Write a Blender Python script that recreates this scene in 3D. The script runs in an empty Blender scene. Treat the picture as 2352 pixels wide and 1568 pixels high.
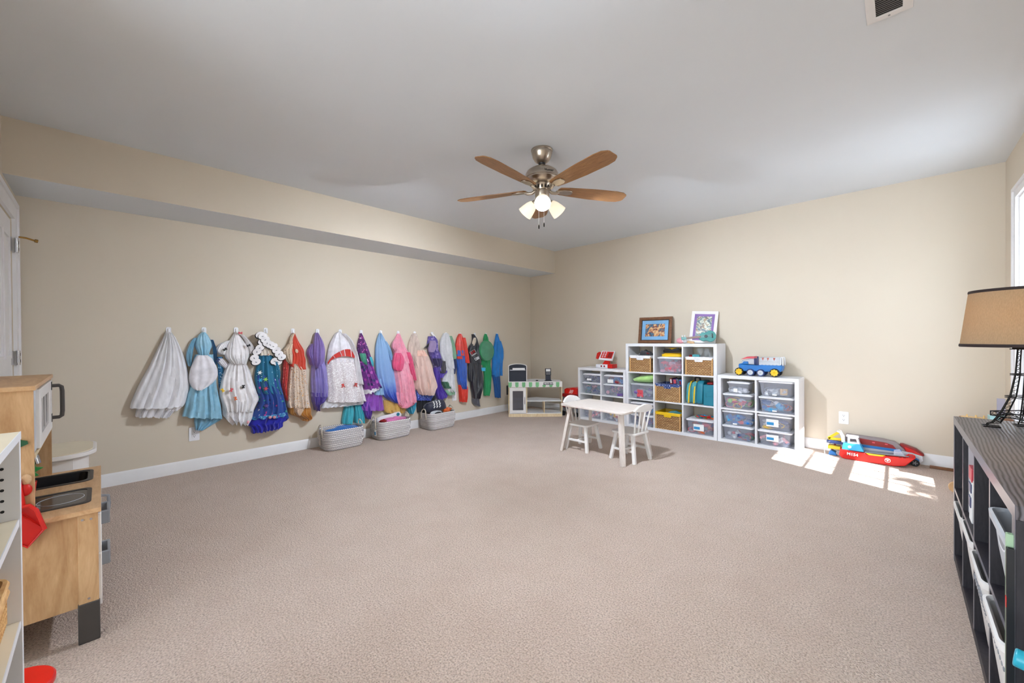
import bpy, bmesh, math, random
from mathutils import Vector, Matrix, Euler

# ------------------------------------------------------------------ camera, light, exposure
SC = bpy.context.scene
COL = SC.collection
PI = math.pi

cam_data = bpy.data.cameras.new('camera')
cam_data.sensor_fit = 'HORIZONTAL'
cam_data.sensor_width = 36.0
cam_data.lens = 915.7537 / 2352.0 * 36.0
cam_data.clip_start = 0.02
cam = bpy.data.objects.new('camera', cam_data)
COL.objects.link(cam)
_yaw, _pitch, _roll = 0.7697846, -0.0069974, -0.00744498
_f0 = Vector((-math.sin(_yaw), math.cos(_yaw), 0.0))
_u0 = Vector((0, 0, 1))
_r0 = _f0.cross(_u0)
_f = _f0 * math.cos(_pitch) + _u0 * math.sin(_pitch)
_u1 = _r0.cross(_f)
_r = _r0 * math.cos(_roll) + _u1 * math.sin(_roll)
_u = _r.cross(_f)
_m = Matrix((_r, _u, -_f)).transposed().to_4x4()
_m.translation = Vector((4.31383, -4.88683, 1.10056))
cam.matrix_world = _m
SC.camera = cam

SC.view_settings.view_transform = 'Standard'
SC.view_settings.look = 'None'
SC.view_settings.gamma = 1.0
SC.view_settings.use_curve_mapping = False
SC.view_settings.exposure = 0.25

world = bpy.data.worlds.new('sky_world')
SC.world = world
world.use_nodes = True
_wn = world.node_tree
_sky = _wn.nodes.new('ShaderNodeTexSky')
_sky.sky_type = 'NISHITA'
_sky.sun_disc = False
_sky.sun_elevation = math.radians(51)
_sky.sun_rotation = math.radians(250)
_wn.links.new(_sky.outputs[0], _wn.nodes['Background'].inputs[0])
_wn.nodes['Background'].inputs[1].default_value = 0.35

def lamp(name, kind, energy, loc, color=(1, 1, 1), direction=None, size=None, size_y=None):
    d = bpy.data.lights.new(name, kind)
    d.energy = energy
    d.color = color
    if kind == 'AREA':
        d.shape = 'RECTANGLE'
        d.size = size
        d.size_y = size_y
    if kind == 'SUN':
        d.angle = math.radians(0.6)
    o = bpy.data.objects.new(name, d)
    COL.objects.link(o)
    o.location = loc
    if direction is not None:
        o.rotation_euler = Vector(direction).to_track_quat('-Z', 'Y').to_euler()
    return o

lamp('sun_light', 'SUN', 20.0, (9, -7, 8), (0.95, 0.97, 1.0), (-1, 0.36, -1.325))
lamp('window_daylight', 'AREA', 16.0, (5.06, -0.885, 1.28), (0.78, 0.89, 1.0), (-1, -0.12, -0.05), 0.66, 1.4)
lamp('rear_fill_light', 'AREA', 145.0, (3.0, -8.3, 1.25), (0.82, 0.92, 1.0), (0.0, 1, 0.06), 3.6, 2.2)  # fill lamp added behind the camera to brighten the room

# ------------------------------------------------------------------ helpers: materials
def hx(s):
    s = s.lstrip('#')
    c = [int(s[i:i + 2], 16) / 255 for i in (0, 2, 4)]
    return tuple((x / 12.92 if x <= 0.04045 else ((x + 0.055) / 1.055) ** 2.4) for x in c) + (1.0,)

MATS = {}

class NT:
    """Small node-tree writer around one material."""
    def __init__(s, name):
        s.m = bpy.data.materials.new(name)
        s.m.use_nodes = True
        s.t = s.m.node_tree
        s.b = s.t.nodes['Principled BSDF']
        s.out = s.t.nodes['Material Output']
        MATS[name] = s.m
    def n(s, typ, **kw):
        nd = s.t.nodes.new(typ)
        for k, v in kw.items():
            if k.startswith('i_'):
                nd.inputs[k[2:].replace('_', ' ')].default_value = v
            else:
                setattr(nd, k, v)
        return nd
    def l(s, a, b):
        s.t.links.new(a, b)
    def co(s, kind='Object'):
        return s.n('ShaderNodeTexCoord').outputs[kind]
    def mapping(s, scale=(1, 1, 1), rot=(0, 0, 0), kind='Object'):
        mp = s.n('ShaderNodeMapping')
        mp.inputs['Scale'].default_value = scale
        mp.inputs['Rotation'].default_value = rot
        s.l(s.co(kind), mp.inputs['Vector'])
        return mp.outputs[0]
    def noise(s, scale, detail=3, vec=None, rough=0.55, dist=0.0):
        nd = s.n('ShaderNodeTexNoise')
        nd.inputs['Scale'].default_value = scale
        nd.inputs['Detail'].default_value = detail
        nd.inputs['Roughness'].default_value = rough
        nd.inputs['Distortion'].default_value = dist
        s.l(vec if vec is not None else s.co(), nd.inputs['Vector'])
        return nd.outputs['Fac']
    def voro(s, scale, feature='F1', vec=None, out='Distance'):
        nd = s.n('ShaderNodeTexVoronoi')
        nd.feature = feature
        nd.inputs['Scale'].default_value = scale
        s.l(vec if vec is not None else s.co(), nd.inputs['Vector'])
        return nd.outputs[out]
    def ramp(s, fac, stops, interp='LINEAR'):
        nd = s.n('ShaderNodeValToRGB')
        cr = nd.color_ramp
        cr.interpolation = interp
        while len(cr.elements) < len(stops):
            cr.elements.new(0.5)
        for e, (p, c) in zip(cr.elements, stops):
            e.position = p
            e.color = c if len(c) == 4 else tuple(c) + (1,)
        s.l(fac, nd.inputs['Fac'])
        return nd.outputs['Color']
    def math(s, op, a, b=None):
        nd = s.n('ShaderNodeMath', operation=op)
        for i, x in enumerate((a, b)):
            if x is None:
                continue
            if isinstance(x, (int, float)):
                nd.inputs[i].default_value = x
            else:
                s.l(x, nd.inputs[i])
        return nd.outputs[0]
    def mix(s, fac, a, b):
        nd = s.n('ShaderNodeMix', data_type='RGBA')
        for sock, x in ((nd.inputs[0], fac), (nd.inputs[6], a), (nd.inputs[7], b)):
            if isinstance(x, (int, float)):
                sock.default_value = x
            elif isinstance(x, tuple):
                sock.default_value = x
            else:
                s.l(x, sock)
        return nd.outputs[2]
    def color(s, c):
        if isinstance(c, tuple):
            s.b.inputs['Base Color'].default_value = c
        else:
            s.l(c, s.b.inputs['Base Color'])
    def set(s, rough=0.5, metal=0.0, sheen=0.0, spec=None, coat=0.0):
        s.b.inputs['Roughness'].default_value = rough
        s.b.inputs['Metallic'].default_value = metal
        if sheen:
            s.b.inputs['Sheen Weight'].default_value = sheen
        if spec is not None:
            s.b.inputs['Specular IOR Level'].default_value = spec
        if coat:
            s.b.inputs['Coat Weight'].default_value = coat
    def bump(s, h, strength=0.3, dist=0.01):
        nd = s.n('ShaderNodeBump')
        nd.inputs['Strength'].default_value = strength
        nd.inputs['Distance'].default_value = dist
        s.l(h, nd.inputs['Height'])
        s.l(nd.outputs[0], s.b.inputs['Normal'])
    def see_through(s, amount):
        """Mix the surface with a transparent one (tulle, clear plastic)."""
        tr = s.n('ShaderNodeBsdfTransparent')
        mx = s.n('ShaderNodeMixShader')
        if isinstance(amount, (int, float)):
            mx.inputs[0].default_value = amount
        else:
            s.l(amount, mx.inputs[0])
        s.l(s.b.outputs[0], mx.inputs[1])
        s.l(tr.outputs[0], mx.inputs[2])
        s.l(mx.outputs[0], s.out.inputs[0])
        return tr

def plain(name, c, rough=0.5, metal=0.0, var=0.06, vscale=6.0, bump=0.0, bscale=300.0, sheen=0.0, spec=None, coat=0.0):
    t = NT(name)
    c = hx(c)
    d = tuple(max(0, x * (1 - 2 * var)) for x in c[:3]) + (1,)
    e = tuple(min(1, x * (1 + var)) for x in c[:3]) + (1,)
    t.color(t.ramp(t.noise(vscale), [(0.3, d), (0.7, e)]))
    t.set(rough, metal, sheen, spec, coat)
    if bump:
        t.bump(t.noise(bscale, 2), bump, 0.004)
    return t.m

def cloth(name, c, rough=0.75, sheen=0.3, var=0.08, weave=500):
    return plain(name, c, rough, 0, var, 14, 0.25, weave, sheen)

def satin(name, c, rough=0.32):
    t = NT(name)
    c = hx(c)
    t.color(t.ramp(t.noise(18, 2), [(0.3, tuple(x * 0.85 for x in c[:3])), (0.7, tuple(min(1, x * 1.08) for x in c[:3]))]))
    t.set(rough, 0, 0.4, 0.6)
    t.bump(t.noise(60, 3), 0.12, 0.006)
    return t.m

def tulle(name, c, amount):
    t = NT(name)
    t.color(hx(c))
    t.set(0.8, 0, 0.3)
    v = t.noise(35, 3, t.mapping((1, 1, 0.25)))
    t.see_through(t.math('MULTIPLY', v, amount * 2))
    return t.m

def ombre(name, stops, rough=0.5):
    """Dyed gradient that runs down the garment; stops are (height, colour)."""
    t = NT(name)
    z = t.n('ShaderNodeSeparateXYZ')
    t.l(t.n('ShaderNodeNewGeometry').outputs['Position'], z.inputs[0])
    lo, hi = stops[0][0], stops[-1][0]
    f = t.math('DIVIDE', t.math('SUBTRACT', z.outputs[2], lo), hi - lo)
    f = t.math('ADD', f, t.math('MULTIPLY', t.math('SUBTRACT', t.noise(30), 0.5), 0.12))
    t.color(t.ramp(f, [((h - lo) / (hi - lo), hx(c)) for h, c in stops]))
    t.set(rough, 0, 0.3)
    t.bump(t.noise(70), 0.12, 0.005)
    return t.m

def print_cloth(name, base, dots, scale=40, size=0.25, rough=0.65, stretch=(1, 1, 1)):
    """Printed or embroidered cloth: spots of the dot colours scattered on the base colour."""
    t = NT(name)
    v = t.n('ShaderNodeTexVoronoi')
    v.inputs['Scale'].default_value = scale
    t.l(t.mapping(stretch), v.inputs['Vector'])
    sep = t.n('ShaderNodeSeparateColor')
    t.l(v.outputs['Color'], sep.inputs[0])
    n = len(dots)
    pal = t.ramp(sep.outputs[0], [(i / n, hx(c)) for i, c in enumerate(dots)], 'CONSTANT')
    edge = t.math('ADD', v.outputs['Distance'], t.math('MULTIPLY', t.math('SUBTRACT', t.noise(scale * 3), 0.5), 0.35))
    on = t.math('LESS_THAN', edge, size)
    b = hx(base)
    bb = t.ramp(t.noise(16), [(0.3, tuple(x * 0.8 for x in b[:3])), (0.7, b)])
    t.color(t.mix(on, bb, pal))
    t.set(rough, 0, 0.25)
    t.bump(t.noise(200), 0.2, 0.004)
    return t.m

def sequin(name, base, glint, scale=160):
    t = NT(name)
    v = t.n('ShaderNodeTexVoronoi')
    v.inputs['Scale'].default_value = scale
    t.l(t.co(), v.inputs['Vector'])
    sep = t.n('ShaderNodeSeparateColor')
    t.l(v.outputs['Color'], sep.inputs[0])
    t.color(t.ramp(sep.outputs[0], [(0.0, hx(base)), (0.55, hx(base)), (1.0, hx(glint))]))
    t.set(0.35, 0.1, 0.2)
    t.bump(sep.outputs[1], 0.35, 0.003)
    return t.m

def wood(name, dark, light, scale=6.0, stretch=(1, 1, 12), rough=0.45, rings=3.0, bump=0.06):
    t = NT(name)
    vec = t.mapping(stretch)
    n1 = t.noise(scale, 5, vec, 0.6, rings)
    n2 = t.noise(scale * 14, 2, vec)
    f = t.math('ADD', t.math('MULTIPLY', n1, 0.8), t.math('MULTIPLY', n2, 0.2))
    t.color(t.ramp(f, [(0.32, hx(dark)), (0.68, hx(light))]))
    t.set(rough)
    if bump:
        t.bump(n2, bump, 0.003)
    return t.m

def clear(name, tint, amount=0.72, rough=0.18):
    t = NT(name)
    t.color(hx(tint))
    t.set(rough, 0, 0, 0.5)
    t.see_through(amount)
    return t.m

def glow(name, c, strength):
    t = NT(name)
    t.color(hx(c))
    t.b.inputs['Emission Color'].default_value = hx(c)
    t.b.inputs['Emission Strength'].default_value = strength
    t.set(0.4)
    return t.m

# ------------------------------------------------------------------ helpers: shapes
class MB:
    """Collects simple shapes and links them as ONE mesh object."""
    def __init__(s):
        s.v, s.f, s.mi = [], [], []
        s.M = None
    def add(s, vs, fs, mi=0):
        o = len(s.v)
        if s.M is not None:
            vs = [s.M @ Vector(p) for p in vs]
        s.v.extend([tuple(p) for p in vs])
        for f in fs:
            s.f.append(tuple(i + o for i in f))
            s.mi.append(mi)
        return s
    def box(s, x0, x1, y0, y1, z0, z1, mi=0):
        x0, x1 = min(x0, x1), max(x0, x1)
        y0, y1 = min(y0, y1), max(y0, y1)
        z0, z1 = min(z0, z1), max(z0, z1)
        vs = [(x0, y0, z0), (x1, y0, z0), (x1, y1, z0), (x0, y1, z0), (x0, y0, z1), (x1, y0, z1), (x1, y1, z1), (x0, y1, z1)]
        return s.add(vs, [(3, 2, 1, 0), (4, 5, 6, 7), (0, 1, 5, 4), (1, 2, 6, 5), (2, 3, 7, 6), (3, 0, 4, 7)], mi)
    def hexa(s, bot, top, mi=0):
        return s.add(list(bot) + list(top), [(3, 2, 1, 0), (4, 5, 6, 7), (0, 1, 5, 4), (1, 2, 6, 5), (2, 3, 7, 6), (3, 0, 4, 7)], mi)
    def bar(s, p, q, w, h=None, up=(0, 0, 1), mi=0, w2=None, h2=None):
        """Rectangular bar from p to q."""
        p, q = Vector(p), Vector(q)
        h = w if h is None else h
        w2 = w if w2 is None else w2
        h2 = h if h2 is None else h2
        d = (q - p).normalized()
        up = Vector(up)
        if abs(d.dot(up)) > 0.98:
            up = Vector((1, 0, 0))
        a = d.cross(up).normalized()
        b = a.cross(d).normalized()
        B = [p + a * (i * w / 2) + b * (j * h / 2) for i, j in ((-1, -1), (1, -1), (1, 1), (-1, 1))]
        T = [q + a * (i * w2 / 2) + b * (j * h2 / 2) for i, j in ((-1, -1), (1, -1), (1, 1), (-1, 1))]
        return s.hexa(B, T, mi)
    def tube(s, pts, r, seg=8, closed=False, mi=0, cap=True):
        pts = [Vector(p) for p in pts]
        n = len(pts)
        rs = r if isinstance(r, (list, tuple)) else [r] * n
        vs, fs = [], []
        ref = None
        for i, p in enumerate(pts):
            if closed:
                d = (pts[(i + 1) % n] - pts[i - 1]).normalized()
            else:
                d = (pts[min(i + 1, n - 1)] - pts[max(i - 1, 0)]).normalized()
            if ref is None:
                ref = Vector((0, 0, 1)) if abs(d.z) < 0.9 else Vector((1, 0, 0))
            a = d.cross(ref).normalized()
            b = a.cross(d).normalized()
            ref = b
            for k in range(seg):
                t = 2 * PI * k / seg
                vs.append(p + (a * math.cos(t) + b * math.sin(t)) * rs[i])
        m = n if closed else n - 1
        for i in range(m):
            for k in range(seg):
                i2, k2 = (i + 1) % n, (k + 1) % seg
                fs.append((i * seg + k, i * seg + k2, i2 * seg + k2, i2 * seg + k))
        if cap and not closed:
            fs.append(tuple(reversed(range(seg))))
            fs.append(tuple((n - 1) * seg + k for k in range(seg)))
        return s.add(vs, fs, mi)
    def cyl(s, p, q, r, r2=None, seg=16, mi=0):
        return s.tube([p, q], [r, r if r2 is None else r2], seg, mi=mi)
    def lathe(s, prof, c=(0, 0, 0), seg=24, mi=0, M=None, cap=True):
        """prof: (radius, z) pairs; turned round the z axis through c, or through the frame M."""
        vs, fs = [], []
        n = len(prof)
        for r, z in prof:
            for k in range(seg):
                t = 2 * PI * k / seg
                p = Vector((r * math.cos(t), r * math.sin(t), z))
                p = (M @ p) if M is not None else p + Vector(c)
                vs.append(p)
        for i in range(n - 1):
            for k in range(seg):
                k2 = (k + 1) % seg
                fs.append((i * seg + k, i * seg + k2, (i + 1) * seg + k2, (i + 1) * seg + k))
        if cap:
            fs.append(tuple(reversed(range(seg))))
            fs.append(tuple((n - 1) * seg + k for k in range(seg)))
        return s.add(vs, fs, mi)
    def prism(s, poly, h0, h1, ax='z', mi=0):
        """Polygon in the two other axes, pushed along ax from h0 to h1."""
        def P(a, b, h):
            return {'z': (a, b, h), 'y': (a, h, b), 'x': (h, a, b)}[ax]
        n = len(poly)
        vs = [P(a, b, h0) for a, b in poly] + [P(a, b, h1) for a, b in poly]
        fs = [tuple(reversed(range(n))), tuple(range(n, 2 * n))]
        fs += [(i, (i + 1) % n, n + (i + 1) % n, n + i) for i in range(n)]
        return s.add(vs, fs, mi)
    def ring_prism(s, outer, inner, h0, h1, ax='z', mi=0):
        """Frame between two polygons with the same number of corners."""
        def P(a, b, h):
            return {'z': (a, b, h), 'y': (a, h, b), 'x': (h, a, b)}[ax]
        n = len(outer)
        vs = [P(a, b, h) for h in (h0, h1) for ring in (outer, inner) for a, b in ring]
        fs = []
        for i in range(n):
            j = (i + 1) % n
            fs += [(i, j, n + j, n + i), (2 * n + i, 3 * n + i, 3 * n + j, 2 * n + j),
                   (i, 2 * n + i, 2 * n + j, j), (n + i, n + j, 3 * n + j, 3 * n + i)]
        return s.add(vs, fs, mi)
    def ball(s, c, r, seg=14, rings=8, mi=0, sq=(1, 1, 1)):
        vs, fs = [], []
        for i in range(rings + 1):
            a = PI * i / rings
            for k in range(seg):
                t = 2 * PI * k / seg
                vs.append((c[0] + r * sq[0] * math.sin(a) * math.cos(t), c[1] + r * sq[1] * math.sin(a) * math.sin(t), c[2] + r * sq[2] * math.cos(a)))
        for i in range(rings):
            for k in range(seg):
                k2 = (k + 1) % seg
                fs.append((i * seg + k, (i + 1) * seg + k, (i + 1) * seg + k2, i * seg + k2))
        return s.add(vs, fs, mi)
    def grid(s, rows, closed=False, mi=0):
        nv, nu = len(rows), len(rows[0])
        vs = [p for r in rows for p in r]
        fs = []
        for i in range(nv - 1):
            for k in range(nu if closed else nu - 1):
                k2 = (k + 1) % nu
                fs.append((i * nu + k, i * nu + k2, (i + 1) * nu + k2, (i + 1) * nu + k))
        return s.add(vs, fs, mi)
    def obj(s, name, mat, parent=None, bevel=0.0, flat=False, world=True, label=None, angle=38):
        """Link as an object. With a parent the collected points are world points unless world is False."""
        me = bpy.data.meshes.new(name)
        off = Vector((0, 0, 0))
        if parent is not None and world:
            q = parent
            while q is not None:
                off += q.location
                q = q.parent
        me.from_pydata([tuple(Vector(p) - off) for p in s.v], [], s.f)
        mats = mat if isinstance(mat, (list, tuple)) else [mat]
        for m in mats:
            me.materials.append(MATS[m] if isinstance(m, str) else m)
        if len(mats) > 1:
            me.polygons.foreach_set('material_index', s.mi)
        bm = bmesh.new()
        bm.from_mesh(me)
        bmesh.ops.remove_doubles(bm, verts=bm.verts, dist=1e-6)
        bmesh.ops.recalc_face_normals(bm, faces=bm.faces)
        bm.to_mesh(me)
        bm.free()
        if not flat:
            me.polygons.foreach_set('use_smooth', [True] * len(me.polygons))
            me.set_sharp_from_angle(angle=math.radians(angle))
        o = bpy.data.objects.new(name, me)
        COL.objects.link(o)
        if parent is not None:
            o.parent = parent
        if bevel:
            b = o.modifiers.new('bevel', 'BEVEL')
            b.width = bevel
            b.segments = 2
            b.limit_method = 'ANGLE'
            b.harden_normals = False
        if label:
            o['label'] = label
        return o

def tag(o, label, cat, group=None, kind=None):
    if label:
        o['label'] = label
    if cat:
        o['category'] = cat
    if group:
        o['group'] = group
    if kind:
        o['kind'] = kind
    return o

def thing(name, label, cat, loc, rotz=0.0, group=None):
    """An Empty at the thing's base that parents its parts."""
    o = bpy.data.objects.new(name, None)
    o.empty_display_size = 0.05
    COL.objects.link(o)
    o.location = loc
    o.rotation_euler = (0, 0, rotz)
    return tag(o, label, cat, group)

def struct(o):
    o['kind'] = 'structure'
    return o

def dup(root, loc, rotz=None, label=None):
    """A copy of a thing with copies of its parts and sub-parts."""
    r = root.copy()
    COL.objects.link(r)
    r.location = loc
    if rotz is not None:
        r.rotation_euler = (0, 0, rotz)
    if label:
        r['label'] = label
    for ch in list(root.children):
        c = ch.copy()
        COL.objects.link(c)
        c.parent = r
        for g in list(ch.children):
            d = g.copy()
            COL.objects.link(d)
            d.parent = c
    return r

def text(name, body, size, loc, xdir, ydir, mat, parent, depth=0.0006, bold=False):
    """Raised lettering; xdir is the reading direction, ydir the up direction of the letters."""
    cu = bpy.data.curves.new(name, 'FONT')
    cu.body = body
    cu.size = size
    cu.align_x = 'CENTER'
    cu.align_y = 'CENTER'
    cu.extrude = depth
    if bold:
        cu.offset = size * 0.03
    tmp = bpy.data.objects.new(name, cu)
    COL.objects.link(tmp)
    me = bpy.data.meshes.new_from_object(tmp.evaluated_get(bpy.context.evaluated_depsgraph_get()))
    bpy.data.objects.remove(tmp)
    me.name = name
    me.materials.clear()
    me.materials.append(MATS[mat])
    o = bpy.data.objects.new(name, me)
    COL.objects.link(o)
    x, y = Vector(xdir).normalized(), Vector(ydir).normalized()
    z = x.cross(y).normalized()
    y = z.cross(x)
    m = Matrix((x, y, z)).transposed().to_4x4()
    m.translation = Vector(loc)
    if parent is not None:
        o.parent = parent
        off = Vector((0, 0, 0))
        q = parent
        while q is not None:
            off += q.location
            q = q.parent
        m.translation = Vector(loc) - off
    o.matrix_local = m
    return o

def rrect(x0, x1, y0, y1, r, n=5):
    """Rounded rectangle outline."""
    pts = []
    for cx, cy, a0 in ((x1 - r, y1 - r, 0), (x0 + r, y1 - r, 90), (x0 + r, y0 + r, 180), (x1 - r, y0 + r, 270)):
        for k in range(n + 1):
            a = math.radians(a0 + 90 * k / n)
            pts.append((cx + r * math.cos(a), cy + r * math.sin(a)))
    return pts

def crom(rows, per=4):
    """Smooth curve through rows of numbers."""
    out = []
    n = len(rows)
    for i in range(n - 1):
        p0, p1, p2, p3 = rows[max(i - 1, 0)], rows[i], rows[i + 1], rows[min(i + 2, n - 1)]
        for k in range(per):
            t = k / per
            out.append(tuple(0.5 * (2 * b + (c - a) * t + (2 * a - 5 * b + 4 * c - d) * t * t + (3 * b - a - 3 * c + d) * t ** 3)
                             for a, b, c, d in zip(p0, p1, p2, p3)))
    out.append(tuple(rows[-1]))
    return out

def blob(mb, c, r, sq=(1, 1, 1), seed=0, amp=0.15, mi=0, seg=16, rings=10):
    """Soft uneven lump."""
    rnd = random.Random(seed)
    ph = [rnd.uniform(0, 6.28) for _ in range(6)]
    rows = []
    for i in range(rings + 1):
        a = PI * i / rings
        row = []
        for k in range(seg):
            t = 2 * PI * k / seg
            w = 1 + amp * (math.sin(2 * t + ph[0]) * math.sin(a * 2 + ph[1]) + 0.6 * math.sin(5 * t + ph[2] + 3 * a) + 0.5 * math.sin(3 * t + ph[3] - 4 * a))
            row.append((c[0] + r * sq[0] * w * math.sin(a) * math.cos(t), c[1] + r * sq[1] * w * math.sin(a) * math.sin(t), c[2] + r * sq[2] * w * math.cos(a)))
        rows.append(row)
    mb.grid(rows, True, mi)
    return mb

# ------------------------------------------------------------------ materials
def wall_paint(name, c):
    t = NT(name)
    c = hx(c)
    t.color(t.ramp(t.noise(1.3, 2), [(0.3, tuple(x * 0.97 for x in c[:3])), (0.7, c)]))
    t.set(0.85, spec=0.25)
    t.bump(t.noise(260, 3), 0.08, 0.002)
    return t.m

wall_paint('wall_paint', '#d8ccba')
wall_paint('ceiling_paint', '#e6ebf0')
plain('trim_white', '#eceaea', 0.35, var=0.02)

t = NT('carpet')
n1 = t.noise(150, 3)
n2 = t.noise(5.0, 4)
n3 = t.noise(60, 3)
base = t.ramp(n1, [(0.28, hx('#a58e7d')), (0.5, hx('#d8c1b0')), (0.72, hx('#f2dfcf'))])
t.color(t.mix(t.math('MULTIPLY', t.ramp(n2, [(0.35, (0, 0, 0)), (0.75, (1, 1, 1))]), 0.22), base, hx('#b5967f')))
t.set(0.95, 0, 0.25, 0.1)
t.bump(t.math('ADD', n1, t.math('MULTIPLY', n3, 0.6)), 1.0, 0.014)

t = NT('glass')
t.color((0.9, 0.95, 1, 1))
t.set(0.02)
t.see_through(0.93)

plain('laminate_white', '#e9e9ec', 0.35, var=0.015)
plain('laminate_cream', '#e6d9bf', 0.4, var=0.03)
plain('paint_white', '#ece8e4', 0.38, var=0.02)
plain('plastic_white', '#eeeef2', 0.3, var=0.01)
plain('plastic_black', '#15151a', 0.4)
plain('plastic_grey', '#8d8f94', 0.4)
plain('plastic_darkgrey', '#45413f', 0.5)
plain('plastic_red', '#d3180f', 0.35)
plain('plastic_darkred', '#8f0f12', 0.4)
plain('plastic_yellow', '#f5c821', 0.35)
plain('plastic_blue', '#1672bd', 0.35)
plain('plastic_cyan', '#2aa9dc', 0.3)
plain('plastic_teal', '#1f7f96', 0.4)
plain('plastic_navy', '#22386e', 0.4)
plain('plastic_green', '#2f8a45', 0.4)
plain('plastic_pink', '#e8a3ac', 0.4)
plain('plastic_orange', '#dd6a33', 0.4)
plain('plastic_purple', '#70509a', 0.4)
plain('plastic_lime', '#9ad65a', 0.45)
plain('plastic_coral', '#d9505c', 0.4)
plain('plastic_lightgrey', '#c6c9ce', 0.4)
plain('rubber_black', '#1b1b1e', 0.7)
plain('metal_nickel', '#b9aea0', 0.28, 1.0, 0.03)
plain('metal_chrome', '#c8c8cc', 0.15, 1.0, 0.02)
plain('metal_brass', '#b08a4d', 0.3, 1.0, 0.04)
plain('metal_black', '#141110', 0.45, 0.6)
plain('chalkboard', '#2b2f3a', 0.7)
plain('dark_slot', '#26221f', 0.9)
plain('label_white', '#f4f4f2', 0.6, var=0.01)
plain('label_blue', '#2c8fc9', 0.6)
plain('ink_black', '#131318', 0.6)
plain('beige_plush', '#d9b48c', 0.9, bump=0.5)
clear('bin_plastic', '#ccd2e4', 0.66)
clear('film_plastic', '#dfe6ea', 0.82, 0.1)
clear('smoked_pane', '#5b5a63', 0.35, 0.1)
wood('birch', '#b98f63', '#d9b488', 4.0, (3, 3, 0.5))
wood('birch_top', '#c09468', '#dcb78c', 4.0, (0.6, 3, 3))
wood('pine_edge', '#d8bd92', '#efdcb8', 6.0, (3, 3, 0.6))
wood('white_washed', '#d2c6bc', '#e6dcd4', 5.0, (1, 6, 1))
wood('walnut_frame', '#5e3a22', '#8a5a38', 8.0, (1, 4, 4))
wood('fan_wood', '#744d2c', '#ad8052', 5.0, (1.0, 14, 1), 0.35)
wood('dark_oak', '#17141a', '#2f2a30', 5.0, (6, 6, 1.0), 0.5)
wood('light_block', '#d6ab67', '#f0cf93', 6.0)

t = NT('grey_woodgrain')
w = t.n('ShaderNodeTexWave')
w.inputs['Scale'].default_value = 30
w.inputs['Distortion'].default_value = 5.0
w.inputs['Detail'].default_value = 3
w.inputs['Detail Scale'].default_value = 0.55
t.l(t.mapping((1.0, 0.35, 1), (0, 0, 0.12)), w.inputs['Vector'])
t.color(t.ramp(w.outputs['Fac'], [(0.05, hx('#2a2628')), (0.4, hx('#565055')), (1.0, hx('#6a6468'))]))
t.set(0.42)
t.bump(w.outputs['Fac'], 0.2, 0.003)

t = NT('chevron_rope')
sp_ = t.n('ShaderNodeSeparateXYZ')
t.l(t.co(), sp_.inputs[0])
u_ = t.math('ADD', sp_.outputs[0], sp_.outputs[1])
zig = t.math('PINGPONG', t.math('MULTIPLY', u_, 48), 0.5)
st = t.math('FRACT', t.math('ADD', t.math('MULTIPLY', sp_.outputs[2], 62), zig))
fine = t.math('FRACT', t.math('MULTIPLY', u_, 120))
t.color(t.mix(t.math('GREATER_THAN', st, 0.6), hx('#ebe6e2'), hx('#7e7a82')))
t.set(0.85)
t.bump(fine, 0.4, 0.004)

t = NT('wicker')
b_ = t.n('ShaderNodeTexBrick')
b_.inputs['Scale'].default_value = 1.0
b_.inputs['Brick Width'].default_value = 0.03
b_.inputs['Row Height'].default_value = 0.0145
b_.inputs['Mortar Size'].default_value = 0.0035
b_.inputs['Color1'].default_value = hx('#d8b078')
b_.inputs['Color2'].default_value = hx('#b07c45')
b_.inputs['Mortar'].default_value = hx('#59341a')
mp_ = t.n('ShaderNodeCombineXYZ')
s2 = t.n('ShaderNodeSeparateXYZ')
t.l(t.co(), s2.inputs[0])
t.l(t.math('ADD', s2.outputs[0], t.math('MULTIPLY', s2.outputs[1], 1.0)), mp_.inputs[0])
t.l(s2.outputs[2], mp_.inputs[1])
t.l(mp_.outputs[0], b_.inputs['Vector'])
t.color(t.mix(t.math('MULTIPLY', t.noise(60), 0.35), b_.outputs['Color'], hx('#d9b27c')))
t.set(0.7)
t.bump(t.math('ADD', b_.outputs['Fac'], t.noise(200)), -0.5, 0.006)

t = NT('rattan')
t.color(t.ramp(t.noise(30, 3, t.mapping((1, 1, 6))), [(0.3, hx('#b98247')), (0.7, hx('#e6bd82'))]))
t.set(0.5)

t = NT('lamp_linen')
t.color(t.ramp(t.noise(420, 2, t.mapping((1, 1, 0.2))), [(0.3, hx('#a8977c')), (0.7, hx('#c4b294'))]))
t.set(0.9)
_tl = t.n('ShaderNodeBsdfTranslucent')
_tl.inputs[0].default_value = hx('#dcc29a')
_mx = t.n('ShaderNodeMixShader')
_mx.inputs[0].default_value = 0.4
t.l(t.b.outputs[0], _mx.inputs[1])
t.l(_tl.outputs[0], _mx.inputs[2])
t.l(_mx.outputs[0], t.out.inputs[0])

t = NT('frosted_glass')
t.color(hx('#f4ead8'))
t.set(0.35)
t.b.inputs['Emission Color'].default_value = hx('#fff0d2')
t.b.inputs['Emission Strength'].default_value = 0.55

glow('bulb_light', '#e5f0ff', 5800.0)
glow('warm_bulb', '#ffd6a0', 42.0)

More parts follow.
